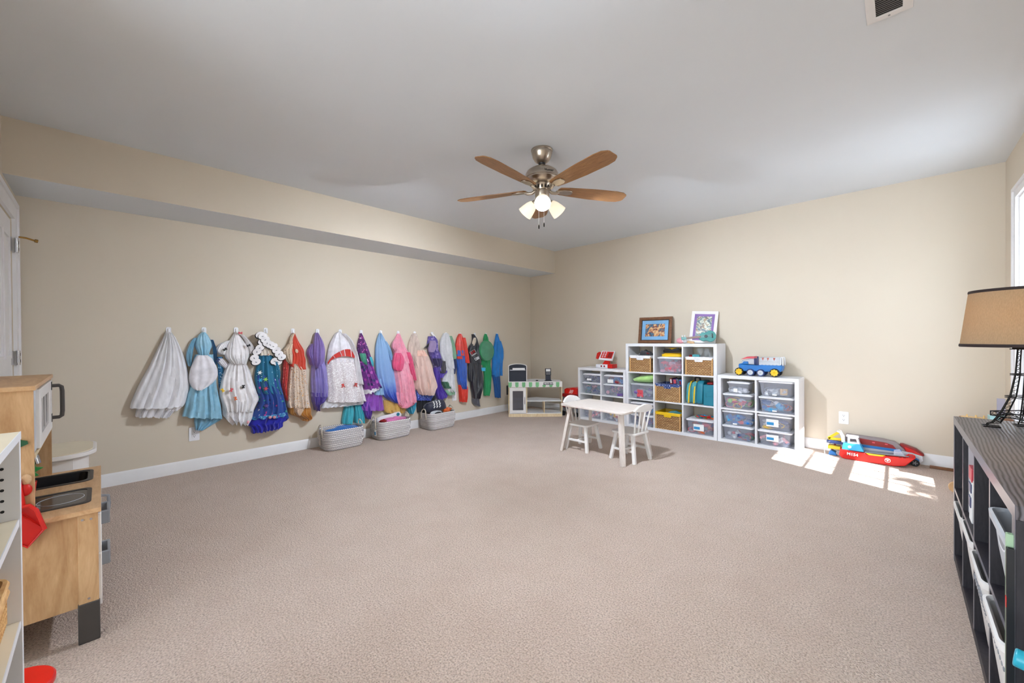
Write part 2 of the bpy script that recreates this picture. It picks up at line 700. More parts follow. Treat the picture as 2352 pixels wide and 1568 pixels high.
# cloth
cloth('white_cloth', '#f6f3f4')
tulle('tulle_white', '#fbf9fc', 0.24)
satin('satin_blue', '#8fc4dd')
satin('satin_blue2', '#74acc9')
cloth('ruffle_blue', '#3f7fae')
satin('satin_white', '#ece9ef')
print_cloth('lace_white', '#efedf0', ['#bdb9c2', '#cfccd4'], 90, 0.22)
print_cloth('print_blue', '#2f77a6', ['#d9e6ee', '#17426b', '#8fc1dc'], 60, 0.35)
print_cloth('white_peach', '#ece3d6', ['#d9725a', '#e0b083', '#b7cf9a'], 30, 0.18)
print_cloth('teal_cloth', '#0f7196', ['#bfe3ee', '#0b5c86', '#0c6d90'], 34, 0.16)
print_cloth('navy_floral', '#16459a', ['#1b2f80', '#c03a8a', '#e7e1f0', '#3aa08c', '#101c5c', '#d98c4f'], 26, 0.26)
print_cloth('band_blue', '#3f8fc6', ['#8fd0ea', '#2a6fae'], 120, 0.4, stretch=(1, 1, 0.3))
cloth('royal_blue', '#1519a6')
cloth('red_cloth', '#cf4029')
print_cloth('print_cream', '#e2cdb4', ['#6d3f2b', '#c98f63', '#3a2a26'], 55, 0.22)
print_cloth('red_print', '#cc3f3c', ['#e2837a', '#a82724', '#d9604e'], 45, 0.3)
print_cloth('print_gold', '#e4d0bd', ['#c9852f', '#8a6350', '#d79a3c', '#efe3d6', '#7a5a4a', '#e8dcd0'], 48, 0.3, stretch=(1, 1, 2))
satin('gold_cloth', '#c08434', 0.4)
print_cloth('lace_cream', '#dfc0a6', ['#4a332c', '#5d4238'], 60, 0.22)
satin('purple_satin', '#7b63ab', 0.4)
satin('lilac_satin', '#8c80c4', 0.4)
satin('violet_satin', '#5038a0', 0.4)
sequin('sequin_white', '#d9d0d3', '#ffffff', 130)
satin('red_band', '#c81f16')
satin('teal_satin', '#2fa8b8', 0.35)
print_cloth('galaxy', '#5d1c70', ['#a8389c', '#2a1850', '#d06ab8', '#40206a', '#f0d0f0'], 38, 0.32)
print_cloth('galaxy2', '#7a2a92', ['#b03aa8', '#2c2468', '#c45cc0', '#1e2a5a'], 22, 0.4, 0.45)
satin('green_satin', '#3fa286')
satin('purple_satin2', '#8a3fb2', 0.3)
satin('purple_deep', '#5a2c9a', 0.35)
ombre('ombre_blue', [(0.30, '#3a32a8'), (0.45, '#3f5fc4'), (0.62, '#7fa2d6'), (1.2, '#8fb4d8')], 0.45)
satin('pale_blue', '#86aed6', 0.45)
satin('gold_satin', '#d9ae5a', 0.35)
satin('pink_satin', '#ef9ab2')
satin('pink_satin2', '#f0a2b6', 0.3)
satin('hot_pink', '#df4c7c', 0.45)
print_cloth('cyan_fringe', '#2f9dbd', ['#1f7f9f', '#6fc4da'], 90, 0.4, stretch=(1, 1, 0.12))
tulle('tulle_peach', '#ecd8cb', 0.4)
tulle('tulle_peach2', '#f0d2c6', 0.25)
cloth('peach_cloth', '#ecc3b2')
sequin('sequin_navy', '#1c2f96', '#86a8ff', 150)
cloth('black_cloth', '#17171d')
print_cloth('violet_mottled', '#5f4f9c', ['#8b7bb8', '#463a86', '#9d90c0'], 30, 0.4)
cloth('mauve_cloth', '#9a86b0')
satin('violet_deep', '#4b2fa0', 0.45)
cloth('dark_purple', '#2a2350')
cloth('white_grey', '#d7d7da')
cloth('sage_cloth', '#7fa88c')
cloth('sage_deep', '#3c6b52')
cloth('charcoal_cloth', '#3c3a40')
cloth('navy_plain', '#202c58')
satin('red_satin', '#d8301c', 0.35)
satin('blue_satin', '#2156b4', 0.35)
satin('black_satin', '#20222c', 0.25)
satin('charcoal_satin', '#4c4e58', 0.35)
cloth('beige_cloth', '#cfc4b4')
cloth('green_cloth', '#1f9457')
cloth('shell_green', '#4d8f6e')
cloth('cyan_plain', '#35b0d8')
cloth('bright_blue', '#1f7fd0')
cloth('deep_blue', '#15559c')
cloth('lime_cloth', '#b4e08a')
cloth('blue_fabric', '#1f6fc0')
cloth('pink_fabric', '#d976ac')
cloth('navy_bag', '#23273c', 0.5)
cloth('teal_cloth2', '#4aa0a8')
cloth('brown_plush', '#4a2f28', 0.95, 0.6)
print_cloth('blue_print_liner', '#27407e', ['#c9d4ea', '#5a76b8', '#e8ecf4'], 70, 0.32)

# ------------------------------------------------------------------ the room
L, W, H = 0.0, 4.91, 2.44            # left wall, right wall, ceiling
YD, YB = -5.283, -8.5                # partition with the door, far end behind the camera
T = 0.12

struct(MB().box(L - T, W + T, YB - T, T, -0.1, 0).obj('floor', 'carpet', flat=True))
struct(MB().box(L - T, W + T, YB - T, T, H, H + 0.1).obj('ceiling', 'ceiling_paint', flat=True))
struct(MB().box(L - T, L, YB, T, 0, H).obj('wall_left', 'wall_paint', flat=True))
struct(MB().box(L, W, 0, T, 0, H).obj('wall_back', 'wall_paint', flat=True))
WY0, WY1, WZ0, WZ1 = -1.28, -0.49, 0.51, 2.05
m = MB()
m.box(W, W + T, YB, WY0, 0, H).box(W, W + T, WY1, T, 0, H)
m.box(W, W + T, WY0, WY1, 0, WZ0).box(W, W + T, WY0, WY1, WZ1, H)
struct(m.obj('wall_right', 'wall_paint', flat=True))
# partition with door opening x .17 - .95
m = MB()
m.box(L, 0.17, YD - T, YD, 0, H).box(0.95, 2.32, YD - T, YD, 0, H).box(0.17, 0.95, YD - T, YD, 1.905, H)
struct(m.obj('wall_front', 'wall_paint', flat=True))
# end wall behind the camera with a wide opening, made up to let more light in
m = MB()
m.box(L, 1.1, YB - T, YB, 0, H).box(4.86, W, YB - T, YB, 0, H).box(1.1, 4.86, YB - T, YB, 2.36, H)
struct(m.obj('wall_rear', 'wall_paint', flat=True))
# boxed-in soffit along the left wall
m = MB()
m.add([(L, YD, 2.1015), (0.5117, YD, 2.1015), (0.5117, 0, 2.1015), (L, 0, 2.1015)], [(0, 1, 2, 3)], 1)
m.add([(0.5117, YD, 2.1015), (0.5117, YD, H), (0.5117, 0, H), (0.5117, 0, 2.1015)], [(0, 1, 2, 3)], 0)
m.add([(L, YD, 2.1015), (0.5117, YD, 2.1015), (0.5117, YD, H), (L, YD, H)], [(0, 1, 2, 3)], 0)
struct(m.obj('trim_1', ['wall_paint', 'ceiling_paint'], flat=True))

def baseboard(name, x0, x1, y0, y1, side):
    b, th = 0.0977, 0.015
    prof = [(0, 0), (th, 0), (th, b - 0.014), (th * 0.55, b - 0.004), (th * 0.3, b), (0, b)]
    m = MB()
    if side == 'left':
        m.prism([(x0 + a, z) for a, z in prof], y0, y1, 'y')
    elif side == 'right':
        m.prism([(x0 - a, z) for a, z in prof], y0, y1, 'y')
    elif side == 'back':
        m.prism([(y0 - a, z) for a, z in prof], x0, x1, 'x')
    else:
        m.prism([(y0 + a, z) for a, z in prof], x0, x1, 'x')
    struct(m.obj(name, 'trim_white'))
baseboard('baseboard_left', L, L, YD, 0, 'left')
baseboard('baseboard_back', L + 0.015, W - 0.015, 0, 0, 'back')
baseboard('baseboard_right', W, W, YD, 0, 'right')
baseboard('baseboard_front', 1.07, 2.32, YD, YD, 'front')

# window with two sashes of six panes each
wn = thing('window_1', None, None, (W, (WY0 + WY1) / 2, WZ0))
struct(wn)
c = 0.07
m = MB()
m.ring_prism([(WY0 - c, WZ0 - c), (WY1 + c, WZ0 - c), (WY1 + c, WZ1 + c), (WY0 - c, WZ1 + c)],
             [(WY0, WZ0), (WY1, WZ0), (WY1, WZ1), (WY0, WZ1)], W - 0.018, W, 'x')
m.ring_prism([(WY0 - c, WZ0 - c), (WY1 + c, WZ0 - c), (WY1 + c, WZ1 + c), (WY0 - c, WZ1 + c)],
             [(WY0 - c + 0.022, WZ0 - c + 0.022), (WY1 + c - 0.022, WZ0 - c + 0.022), (WY1 + c - 0.022, WZ1 + c - 0.022), (WY0 - c + 0.022, WZ1 + c - 0.022)], W - 0.028, W - 0.018, 'x')
m.obj('casing', 'trim_white', wn, flat=True)
MB().ring_prism([(WY0, WZ0), (WY1, WZ0), (WY1, WZ1), (WY0, WZ1)],
                [(WY0 + 0.012, WZ0 + 0.012), (WY1 - 0.012, WZ0 + 0.012), (WY1 - 0.012, WZ1 - 0.012), (WY0 + 0.012, WZ1 - 0.012)], W, W + T, 'x').obj('jamb', 'trim_white', wn, flat=True)
zm = (WZ0 + WZ1) / 2 + 0.02
for nm, x, z0, z1 in (('lower_sash', W + 0.035, WZ0 + 0.012, zm + 0.03), ('upper_sash', W + 0.075, zm - 0.03, WZ1 - 0.012)):
    y0, y1 = WY0 + 0.012, WY1 - 0.012
    f = 0.04
    o = MB().ring_prism([(y0, z0), (y1, z0), (y1, z1), (y0, z1)], [(y0 + f, z0 + f), (y1 - f, z0 + f), (y1 - f, z1 - f), (y0 + f, z1 - f)], x - 0.016, x + 0.016, 'x').obj(nm, 'trim_white', wn, flat=True)
    m = MB()
    for k in (1, 2):
        yy = y0 + f + (y1 - y0 - 2 * f) * k / 3
        m.box(x - 0.006, x + 0.006, yy - 0.006, yy + 0.006, z0 + f, z1 - f)
    zz = (z0 + z1) / 2
    m.box(x - 0.007, x + 0.007, y0 + f, y1 - f, zz - 0.011, zz + 0.011)
    m.obj('muntin', 'trim_white', o, flat=True)
    MB().box(x - 0.001, x + 0.001, y0 + f, y1 - f, z0 + f, z1 - f).obj('pane', 'glass', o, flat=True)

# door in the partition beside the left wall
dr = thing('door_1', None, None, (0.56, YD, 0))
struct(dr)
m = MB()
for k, (d0, d1, th) in enumerate(((0.0, 0.115, 0.016), (0.085, 0.115, 0.024))):
    m.prism([(0.17 - d1, 0), (0.17 - d0, 0), (0.17 - d0, 1.905 + d0), (0.95 + d0, 1.905 + d0), (0.95 + d0, 0), (0.95 + d1, 0), (0.95 + d1, 1.905 + d1), (0.17 - d1, 1.905 + d1)], YD, YD + th, 'y')
m.obj('casing', 'trim_white', dr, flat=True)
m = MB()
m.box(0.18, 0.94, YD - 0.04, YD - 0.004, 0.01, 1.895)
leaf = m.obj('leaf', 'trim_white', dr, flat=True)
for x0, x1, z0, z1 in ((0.29, 0.53, 1.0, 1.78), (0.59, 0.83, 1.0, 1.78), (0.29, 0.53, 0.2, 0.85), (0.59, 0.83, 0.2, 0.85)):
    m = MB()
    m.ring_prism([(x0, z0), (x1, z0), (x1, z1), (x0, z1)], [(x0 + 0.02, z0 + 0.02), (x1 - 0.02, z0 + 0.02), (x1 - 0.02, z1 - 0.02), (x0 + 0.02, z1 - 0.02)], YD - 0.004, YD + 0.006, 'y')
    m.box(x0 + 0.05, x1 - 0.05, YD - 0.004, YD + 0.002, z0 + 0.05, z1 - 0.05)
    m.obj('raised_panel', 'trim_white', leaf, flat=True)
for z in (0.22, 1.0, 1.735):
    m = MB()
    m.box(0.19, 0.225, YD - 0.004, YD + 0.004, z - 0.045, z + 0.045)
    m.box(0.135, 0.17, YD + 0.016, YD + 0.026, z - 0.045, z + 0.045)
    m.cyl((0.18, YD + 0.02, z - 0.047), (0.18, YD + 0.02, z + 0.047), 0.009, seg=10)
    hg = m.obj('hinge', 'metal_chrome', dr)
    m = MB()
    for dz in (-0.022, 0.022):
        m.box(0.142, 0.152, YD + 0.026, YD + 0.0275, z + dz - 0.01, z + dz + 0.01)
    m.obj('slot', 'dark_slot', hg)
m = MB()
m.tube([(0.18, YD + 0.03, 1.79), (0.17, YD + 0.06, 1.79), (0.15, YD + 0.095, 1.782)], 0.006, 8)
m.cyl((0.15, YD + 0.095, 1.782), (0.146, YD + 0.108, 1.78), 0.011, seg=10)
m.obj('door_stop', 'metal_brass', dr)

# outlets
def outlet(c, axis, label):
    o = thing('wall_outlet', label, 'outlet', c)
    w, h, th = 0.036, 0.058, 0.006
    def place(m, name, mat, par):
        if axis == 'x':                      # on the left wall, facing +x
            m.v = [(c[0] + z, c[1] + x, c[2] + y) for x, y, z in m.v]
        else:                                # on the back wall, facing -y
            m.v = [(c[0] + x, c[1] - z, c[2] + y) for x, y, z in m.v]
        return m.obj(name, mat, par)
    pl = place(MB().prism(rrect(-w, w, -h, h, 0.006, 3), 0, th, 'z'), 'cover_plate', 'plastic_white', o)
    for s in (-1, 1):
        r = place(MB().prism(rrect(-0.017, 0.017, s * 0.02 - 0.014, s * 0.02 + 0.014, 0.008, 4), th, th + 0.002, 'z'), 'socket', 'plastic_white', o)
        m = MB()
        for dx in (-0.006, 0.006):
            m.box(dx - 0.0012, dx + 0.0012, s * 0.02, s * 0.02 + 0.008, th + 0.002, th + 0.0026)
        m.cyl((0, s * 0.02 - 0.006, th + 0.002), (0, s * 0.02 - 0.006, th + 0.0026), 0.003, seg=8)
        place(m, 'slot', 'dark_slot', r)
outlet((0, -4.34, 0.31), 'x', 'white wall outlet on the left wall below the light blue dress')
outlet((0, -1.569, 0.327), 'x', 'white wall outlet on the left wall below the white and green costume')
outlet((3.942, 0, 0.33), 'y', 'white double outlet on the back wall above the toy boats')

# ceiling air vent
v = thing('ceiling_vent', 'white slatted air vent set in the ceiling near the right wall', 'vent', (4.287, -2.76, H))
x0, x1, y0, y1 = 4.217, 4.357, -2.94, -2.58
MB().ring_prism([(x0, y0), (x1, y0), (x1, y1), (x0, y1)], [(x0 + 0.03, y0 + 0.03), (x1 - 0.03, y0 + 0.03), (x1 - 0.03, y1 - 0.03), (x0 + 0.03, y1 - 0.03)], H - 0.008, H - 0.0005, 'z').obj('frame', 'trim_white', v, 0.002)
MB().box(x0 + 0.028, x1 - 0.028, y0 + 0.028, y1 - 0.028, H - 0.002, H - 0.0003).obj('backing', 'plastic_darkgrey', v)
sl = None
for k in range(24):
    yy = y0 + 0.04 + k * 0.0125
    if sl is None:
        sl = MB().hexa([(x0 + 0.03, yy - 0.004, H - 0.007), (x1 - 0.03, yy - 0.004, H - 0.007), (x1 - 0.03, yy - 0.0032, H - 0.007), (x0 + 0.03, yy - 0.0032, H - 0.007)],
                       [(x0 + 0.03, yy + 0.003, H - 0.002), (x1 - 0.03, yy + 0.003, H - 0.002), (x1 - 0.03, yy + 0.0038, H - 0.002), (x0 + 0.03, yy + 0.0038, H - 0.002)]).obj('slat', 'trim_white', v, flat=True)
        y_first = yy
    else:
        s_ = sl.copy()
        COL.objects.link(s_)
        s_.location.y = yy - y_first
for yy in (y0 + 0.014, y1 - 0.014):
    MB().cyl((4.287, yy, H - 0.0095), (4.287, yy, H - 0.008), 0.004, seg=10).obj('screw', 'plastic_grey', v)

# ------------------------------------------------------------------ cube shelves against the back wall
FY = -0.345                       # front of the cube units
SD = 0.30                         # their depth
def cube_unit(name, label, x0, x1, h, cols, rows, group=None):
    o = thing(name, label, 'shelf', ((x0 + x1) / 2, FY + SD / 2, 0), group=group)
    e, p, yb = 0.034, 0.016, FY + SD
    MB().box(x0, x1, FY, yb, h - e, h).obj('top_panel', 'laminate_white', o, 0.001, flat=True)
    MB().box(x0, x1, FY, yb, 0, e).obj('bottom_panel', 'laminate_white', o, 0.001, flat=True)
    for a, b in ((x0, x0 + e), (x1 - e, x1)):
        MB().box(a, b, FY, yb, e, h - e).obj('side_panel', 'laminate_white', o, 0.001, flat=True)
    cw = (x1 - x0 - 2 * e - (cols - 1) * p) / cols
    ch = (h - 2 * e - (rows - 1) * p) / rows
    for i in range(1, cols):
        a = x0 + e + i * cw + (i - 1) * p
        MB().box(a, a + p, FY + 0.002, yb, e, h - e).obj('upright', 'laminate_white', o, flat=True)
    for r in range(1, rows):
        z = e + r * ch + (r - 1) * p
        for i in range(cols):
            a = x0 + e + i * (cw + p)
            MB().box(a, a + cw, FY + 0.002, yb, z, z + p).obj('shelf_board', 'laminate_white', o, flat=True)
    def cell(c, r):                # r counts from the floor
        a = x0 + e + c * (cw + p)
        z = e + r * (ch + p)
        return a, a + cw, z, z + ch
    return cell
K1 = cube_unit('cube_shelf', 'low white four-cube shelf left of the tall unit, behind the play table', 1.165, 1.875, 0.703, 2, 2)
K2 = cube_unit('cube_shelf', 'tall white nine-cube shelf holding wicker baskets and picture frames on top', 1.879, 2.932, 1.03, 3, 3)
K3 = cube_unit('cube_shelf', 'low white four-cube shelf with a blue toy truck on top', 2.936, 3.645, 0.703, 2, 2)

def storage_bin(x0, x1, z0, h, label, colors, seed, y0=FY + 0.012, depth=0.25, lid='plastic_white', sticker=None, fill=0.75, group=None, lumps=16, contents='assorted small toys inside', handle=True):
    """Clear box with a white lid, plus the toys inside it as one uncounted heap."""
    cx, cy = (x0 + x1) / 2, y0 + depth / 2
    w = x1 - x0
    o = thing('storage_bin', label, 'bin', (cx, cy, z0), group=group)
    tp = 0.016                      # taper at the bottom
    zt = z0 + h - 0.018
    def ringz(z, ins, r):
        return [(a, b, z) for a, b in rrect(x0 + ins, x1 - ins, y0 + ins, y0 + depth - ins, r, 3)]
    m = MB()
    m.grid([ringz(z0, tp + 0.012, 0.02), ringz(z0 + 0.006, tp + 0.003, 0.022), ringz(zt - 0.02, 0.006, 0.022), ringz(zt - 0.012, 0.001, 0.024), ringz(zt, 0.001, 0.024)], True)
    n = len(ringz(0, 0, 0.02))
    m.f.append(tuple(range(n)))
    m.mi.append(0)
    if handle:
        zc = z0 + h * 0.62
        m.tube([(cx - w * 0.2, y0 + 0.006, z0 + h * 0.3), (cx - w * 0.19, y0 + 0.001, zc - 0.01), (cx - w * 0.15, y0 - 0.001, zc), (cx + w * 0.15, y0 - 0.001, zc), (cx + w * 0.19, y0 + 0.001, zc - 0.01), (cx + w * 0.2, y0 + 0.006, z0 + h * 0.3)], 0.0016, 5)
    m.obj('body', 'bin_plastic', o)
    m = MB()
    m.prism(rrect(x0 - 0.004, x1 + 0.004, y0 - 0.006, y0 + depth + 0.004, 0.026, 4), zt - 0.002, zt + 0.012)
    m.prism(rrect(x0 + 0.012, x1 - 0.012, y0 + 0.012, y0 + depth - 0.012, 0.022, 4), zt + 0.012, zt + 0.018)
    m.obj('lid', lid, o, 0.002)
    if sticker:
        sx0, sx1, sz0, sz1 = sticker
        a0, a1 = x0 + w * sx0, x0 + w * sx1
        b0, b1 = z0 + h * sz0, z0 + h * sz1
        yy = y0 + 0.006
        m = MB()
        m.box(a0, a1, yy - 0.0075, yy - 0.0065, b0, b1)
        st = m.obj('sticker', 'label_white', o, flat=True)
        if sx1 - sx0 > 0.3:
            MB().box(a0 + (a1 - a0) * 0.04, a0 + (a1 - a0) * 0.62, yy - 0.0082, yy - 0.0076, b0 + (b1 - b0) * 0.2, b0 + (b1 - b0) * 0.6).obj('print', 'label_blue', st, flat=True)
    rnd = random.Random(seed)
    m = MB()
    top = z0 + 0.012 + (h - 0.04) * fill
    nl = lumps
    for k in range(nl):
        px = rnd.uniform(x0 + 0.045, x1 - 0.045)
        py = rnd.uniform(y0 + 0.04, y0 + depth * 0.75) if k % 3 else y0 + 0.04
        pz = z0 + 0.022 + (top - z0 - 0.03) * ((k + 0.5) / nl)
        r = rnd.uniform(0.02, 0.036)
        mi = rnd.randrange(len(colors))
        kind = rnd.randrange(4)
        if kind == 0:
            m.M = Matrix.Translation((px, py, pz)) @ Euler((rnd.uniform(-1, 1), rnd.uniform(-1, 1), rnd.uniform(-1, 1))).to_matrix().to_4x4()
            m.box(-r, r, -r * 0.7, r * 0.7, -r * 0.4, r * 0.4, mi)
            m.M = None
        elif kind == 1:
            blob(m, (px, py, pz), r, (1.5, 0.9, 0.7), seed + k, 0.2, mi, 9, 6)
        elif kind == 2:
            m.ball((px, py, pz), r * 0.8, 10, 6, mi)
        else:
            m.tube([(px + r * 1.4 * math.cos(a), py, pz + r * 0.9 * math.sin(a)) for a in [i * 2 * PI / 9 for i in range(9)]], 0.005, 5, True, mi)
    tag(m.obj('toy_heap', colors), 'toys inside the ' + label.replace('clear bin with ', 'bin of ').replace(' in the ', ' of ').replace(', ', ', '), 'toys', kind='stuff')
    return o

PAL = ['plastic_red', 'plastic_yellow', 'plastic_blue', 'plastic_green', 'plastic_lightgrey', 'plastic_orange', 'plastic_white', 'plastic_purple']
def sub(*k):
    return ['plastic_' + x for x in k]
G3 = 'clear lidded bins in the right low shelf'
a, b, z, zt = K3(0, 1)
storage_bin(a + 0.015, b - 0.025, z, 0.155, 'clear bin with orange and green toys, second from top left in right low shelf', sub('coral', 'orange', 'lime', 'yellow', 'lightgrey'), 11, group=G3)
storage_bin(a + 0.055, b - 0.05, z + 0.157, 0.125, 'smallest clear bin with grey pieces, top left in the right low shelf', sub('lightgrey', 'grey', 'white', 'lightgrey'), 12, sticker=(0.3, 0.48, 0.12, 0.42), group=G3, depth=0.2, fill=0.4)
a, b, z, zt = K3(1, 1)
storage_bin(a + 0.015, b - 0.008, z, 0.155, 'clear bin with yellow and blue blocks, second from top right in right low shelf', sub('yellow', 'blue', 'red', 'white', 'orange', 'cyan'), 13, sticker=(0.4, 0.53, 0.08, 0.16), group=G3)
storage_bin(a + 0.015, b - 0.008, z + 0.157, 0.155, 'clear bin with grey track and a tan block, top right in the right low shelf', sub('lightgrey', 'white', 'grey', 'lightgrey'), 14, sticker=(0.4, 0.53, 0.08, 0.16), group=G3, fill=0.5)
bx = MB().box(a + 0.19, a + 0.25, FY + 0.035, FY + 0.08, z + 0.175, z + 0.235).obj('toy_block', 'light_block', None, 0.004)
tag(bx, 'tan square block inside the top right clear bin', 'block')
a, b, z, zt = K3(0, 0)
storage_bin(a + 0.008, b - 0.02, z, 0.15, 'clear bin with small mixed toys, bottom left of the right low shelf', sub('coral', 'lightgrey', 'green', 'white', 'red', 'navy'), 15, group=G3, fill=0.6)
storage_bin(a + 0.008, b - 0.02, z + 0.152, 0.15, 'clear bin with blue toys, third from top left in right low shelf', sub('blue', 'navy', 'red', 'blue', 'lightgrey', 'cyan'), 16, sticker=(0.36, 0.5, 0.06, 0.16), group=G3)
a, b, z, zt = K3(1, 0)
storage_bin(a + 0.004, b - 0.025, z, 0.15, 'clear bin with blue and white sticker, bottom right of the right low shelf', sub('lightgrey', 'navy', 'pink', 'grey', 'white'), 17, sticker=(0.27, 0.63, 0.3, 0.72), group=G3)
storage_bin(a + 0.004, b - 0.025, z + 0.152, 0.15, 'clear bin with blue and white sticker, third from the floor in the right low shelf', sub('lightgrey', 'grey', 'yellow', 'navy', 'white'), 18, sticker=(0.27, 0.63, 0.25, 0.72), group=G3)

G1 = 'clear lidded bins in the left low shelf'
a, b, z, zt = K1(0, 1)
storage_bin(a + 0.02, b - 0.004, z, 0.15, 'clear bin with green and rose packs, second from top left in left low shelf', sub('teal', 'pink', 'green', 'navy'), 21, group=G1, fill=0.9, lumps=22)
storage_bin(a + 0.035, b - 0.004, z + 0.152, 0.115, 'clear bin with dark blue contents, top left in the left low shelf', sub('navy', 'navy', 'black', 'grey'), 22, sticker=(0.24, 0.5, 0.2, 0.42), group=G1, fill=0.9, lumps=22)
a, b, z, zt = K1(1, 1)
storage_bin(a + 0.02, b - 0.004, z, 0.15, 'clear bin with purple contents, second from top right in left low shelf', sub('purple', 'grey', 'navy', 'pink'), 23, group=G1, fill=0.85, lumps=20)
storage_bin(a + 0.03, b - 0.004, z + 0.152, 0.115, 'clear bin with blue and red contents, top right in the left low shelf', sub('blue', 'darkred', 'cyan', 'blue'), 24, sticker=(0.2, 0.5, 0.1, 0.5), group=G1, fill=0.9, lumps=20)
a, b, z, zt = K1(0, 0)
storage_bin(a + 0.03, b - 0.004, z, 0.2, 'clear bin with pale pink and grey contents, bottom left of the left low shelf', sub('pink', 'lightgrey', 'purple', 'white'), 25, group=G1, lumps=24)
a, b, z, zt = K1(1, 0)
storage_bin(a + 0.03, b - 0.004, z, 0.2, 'clear bin with yellow and pink rings, bottom right of the left low shelf', sub('yellow', 'coral', 'green', 'lightgrey'), 26, group=G1, lumps=24)

# wicker baskets of the tall unit
def wicker_basket(x0, x1, z0, h, liner, label):
    y0, y1 = FY + 0.012, FY + 0.28
    o = thing('wicker_basket', label, 'basket', ((x0 + x1) / 2, (y0 + y1) / 2, z0), group='wicker baskets in the tall shelf')
    m = MB()
    def R(z, ins, th=0):
        return [(a, b, z) for a, b in rrect(x0 + ins, x1 - ins, y0 + ins, y1 - ins, 0.012, 2)]
    rows = [R(z0, 0.012)]
    for k in range(19):                                        # woven rows stand proud one by one
        zz = z0 + (h - 0.02) * k / 18
        rows.append(R(zz, 0.004 if k % 2 else 0.0005))
    rows += [R(z0 + h - 0.02, 0.012), R(z0 + 0.012, 0.016)]
    m.grid(rows, True)
    m.prism(rrect(x0 + 0.01, x1 - 0.01, y0 + 0.01, y1 - 0.01, 0.01, 2), z0, z0 + 0.012)
    m.obj('body', 'wicker', o)
    for sx, sy in ((x0, y0), (x1, y0)):
        MB().box(sx - 0.003 if sx == x0 else sx - 0.012, sx + 0.012 if sx == x0 else sx + 0.003, y0 - 0.003, y0 + 0.01, z0, z0 + h - 0.018).obj('corner_post', 'rattan', o, 0.003)
    m = MB()
    m.grid([R(z0 + h - 0.034, -0.003), R(z0 + h - 0.012, -0.004), R(z0 + h - 0.002, -0.002), R(z0 + h, 0.004), R(z0 + h - 0.003, 0.012), R(z0 + 0.03, 0.02)], True)
    cx = (x0 + x1) / 2
    m.prism([(cx - 0.045, z0 + h - 0.03), (cx + 0.045, z0 + h - 0.03), (cx + 0.038, z0 + h - 0.055), (cx - 0.038, z0 + h - 0.055)], y0 - 0.005, y0 - 0.001, 'y')
    m.obj('liner', liner, o)
    return o
a, b, z, zt = K2(0, 2)
wicker_basket(a + 0.012, b - 0.035, z, 0.2, 'white_cloth', 'wicker basket with white liner, top left cube of the tall shelf')
m = MB()
blob(m, (a + 0.16, FY + 0.14, z + 0.185), 0.075, (1.3, 1.1, 0.95), 3, 0.18)
tag(m.obj('dress_up_bag', 'charcoal_cloth'), 'grey bundle heaped in the top left wicker basket', 'bag')
m = MB()
blob(m, (a + 0.185, FY + 0.09, z + 0.215), 0.03, (1.5, 0.8, 0.6), 4, 0.2)
tag(m.obj('toy_purse', 'plastic_darkred'), 'dark red piece on the grey bundle in the top left wicker basket', 'toy')
a, b, z, zt = K2(2, 2)
wicker_basket(a + 0.02, b - 0.012, z, 0.2, 'white_cloth', 'wicker basket with white liner, top right cube of the tall shelf')
m = MB()
rnd = random.Random(5)
for k in range(5):
    c0 = Vector((a + 0.14 + 0.035 * k, FY + 0.08 + 0.03 * (k % 3), z + 0.19))
    rows = []
    for i in range(8):
        rows.append([tuple(c0 + Vector((0.06 * math.sin(j * 0.5 + k) * (0.4 + i / 12), 0.03 * math.cos(j * 0.9 + i * 0.4), 0.014 * i + 0.012 * math.sin(j * 1.3 + i)))) for j in range(8)])
    m.grid(rows)
tag(m.obj('plastic_wrap', 'film_plastic'), 'crumpled clear plastic rising from the top right wicker basket', 'wrap')
m = MB()
blob(m, (a + 0.11, FY + 0.08, z + 0.2), 0.03, (1.5, 1, 0.8), 8)
tag(m.obj('costume_piece', 'teal_cloth2'), 'teal cloth piece in the top right wicker basket', 'cloth')
m = MB()
blob(m, (a + 0.06, FY + 0.07, z + 0.2), 0.018, (1.2, 1, 1), 9)
tag(m.obj('toy_ball', 'plastic_darkred'), 'small dark red toy at the corner of the top right wicker basket', 'toy')
a, b, z, zt = K2(1, 1)
wicker_basket(a + 0.004, b - 0.022, z, 0.205, 'blue_print_liner', 'wicker basket with blue patterned liner, middle cube of the tall shelf')
for k, (mt, lab, dx, dz, wd) in enumerate((('plastic_darkred', 'red game box standing in the blue lined basket', 0.155, 0.0, 0.03), ('plastic_navy', 'navy game box standing second in the blue lined basket', 0.19, -0.004, 0.05),
                                           ('plastic_lightgrey', 'pale game box between the dark ones in the blue lined basket', 0.232, -0.008, 0.018), ('plastic_blue', 'blue game box at the right of the blue lined basket', 0.262, -0.012, 0.03))):
    m = MB()
    m.M = Matrix.Translation((a + dx, FY + 0.07, z + 0.21 + dz)) @ Matrix.Rotation(-0.12, 4, 'Y')
    m.box(0, wd, 0, 0.16, -0.13, 0.055)
    o = tag(m.obj('game_box', mt, None, 0.002), lab, 'box')
    m = MB()
    m.M = Matrix.Translation((a + dx, FY + 0.07, z + 0.21 + dz)) @ Matrix.Rotation(-0.12, 4, 'Y')
    m.box(wd * 0.2, wd * 0.8, -0.0008, 0, 0.0, 0.045)
    m.obj('cover_print', ['plastic_lightgrey', 'plastic_coral', 'plastic_navy', 'plastic_darkred'][k], o, flat=True, world=False)
a, b, z, zt = K2(1, 0)
wicker_basket(a + 0.004, b - 0.022, z, 0.2, 'plastic_yellow', 'wicker basket with yellow liner, bottom middle cube of the tall shelf')
m = MB()
blob(m, (a + 0.185, FY + 0.15, z + 0.165), 0.07, (1.3, 1.1, 0.55), 14, 0.12)
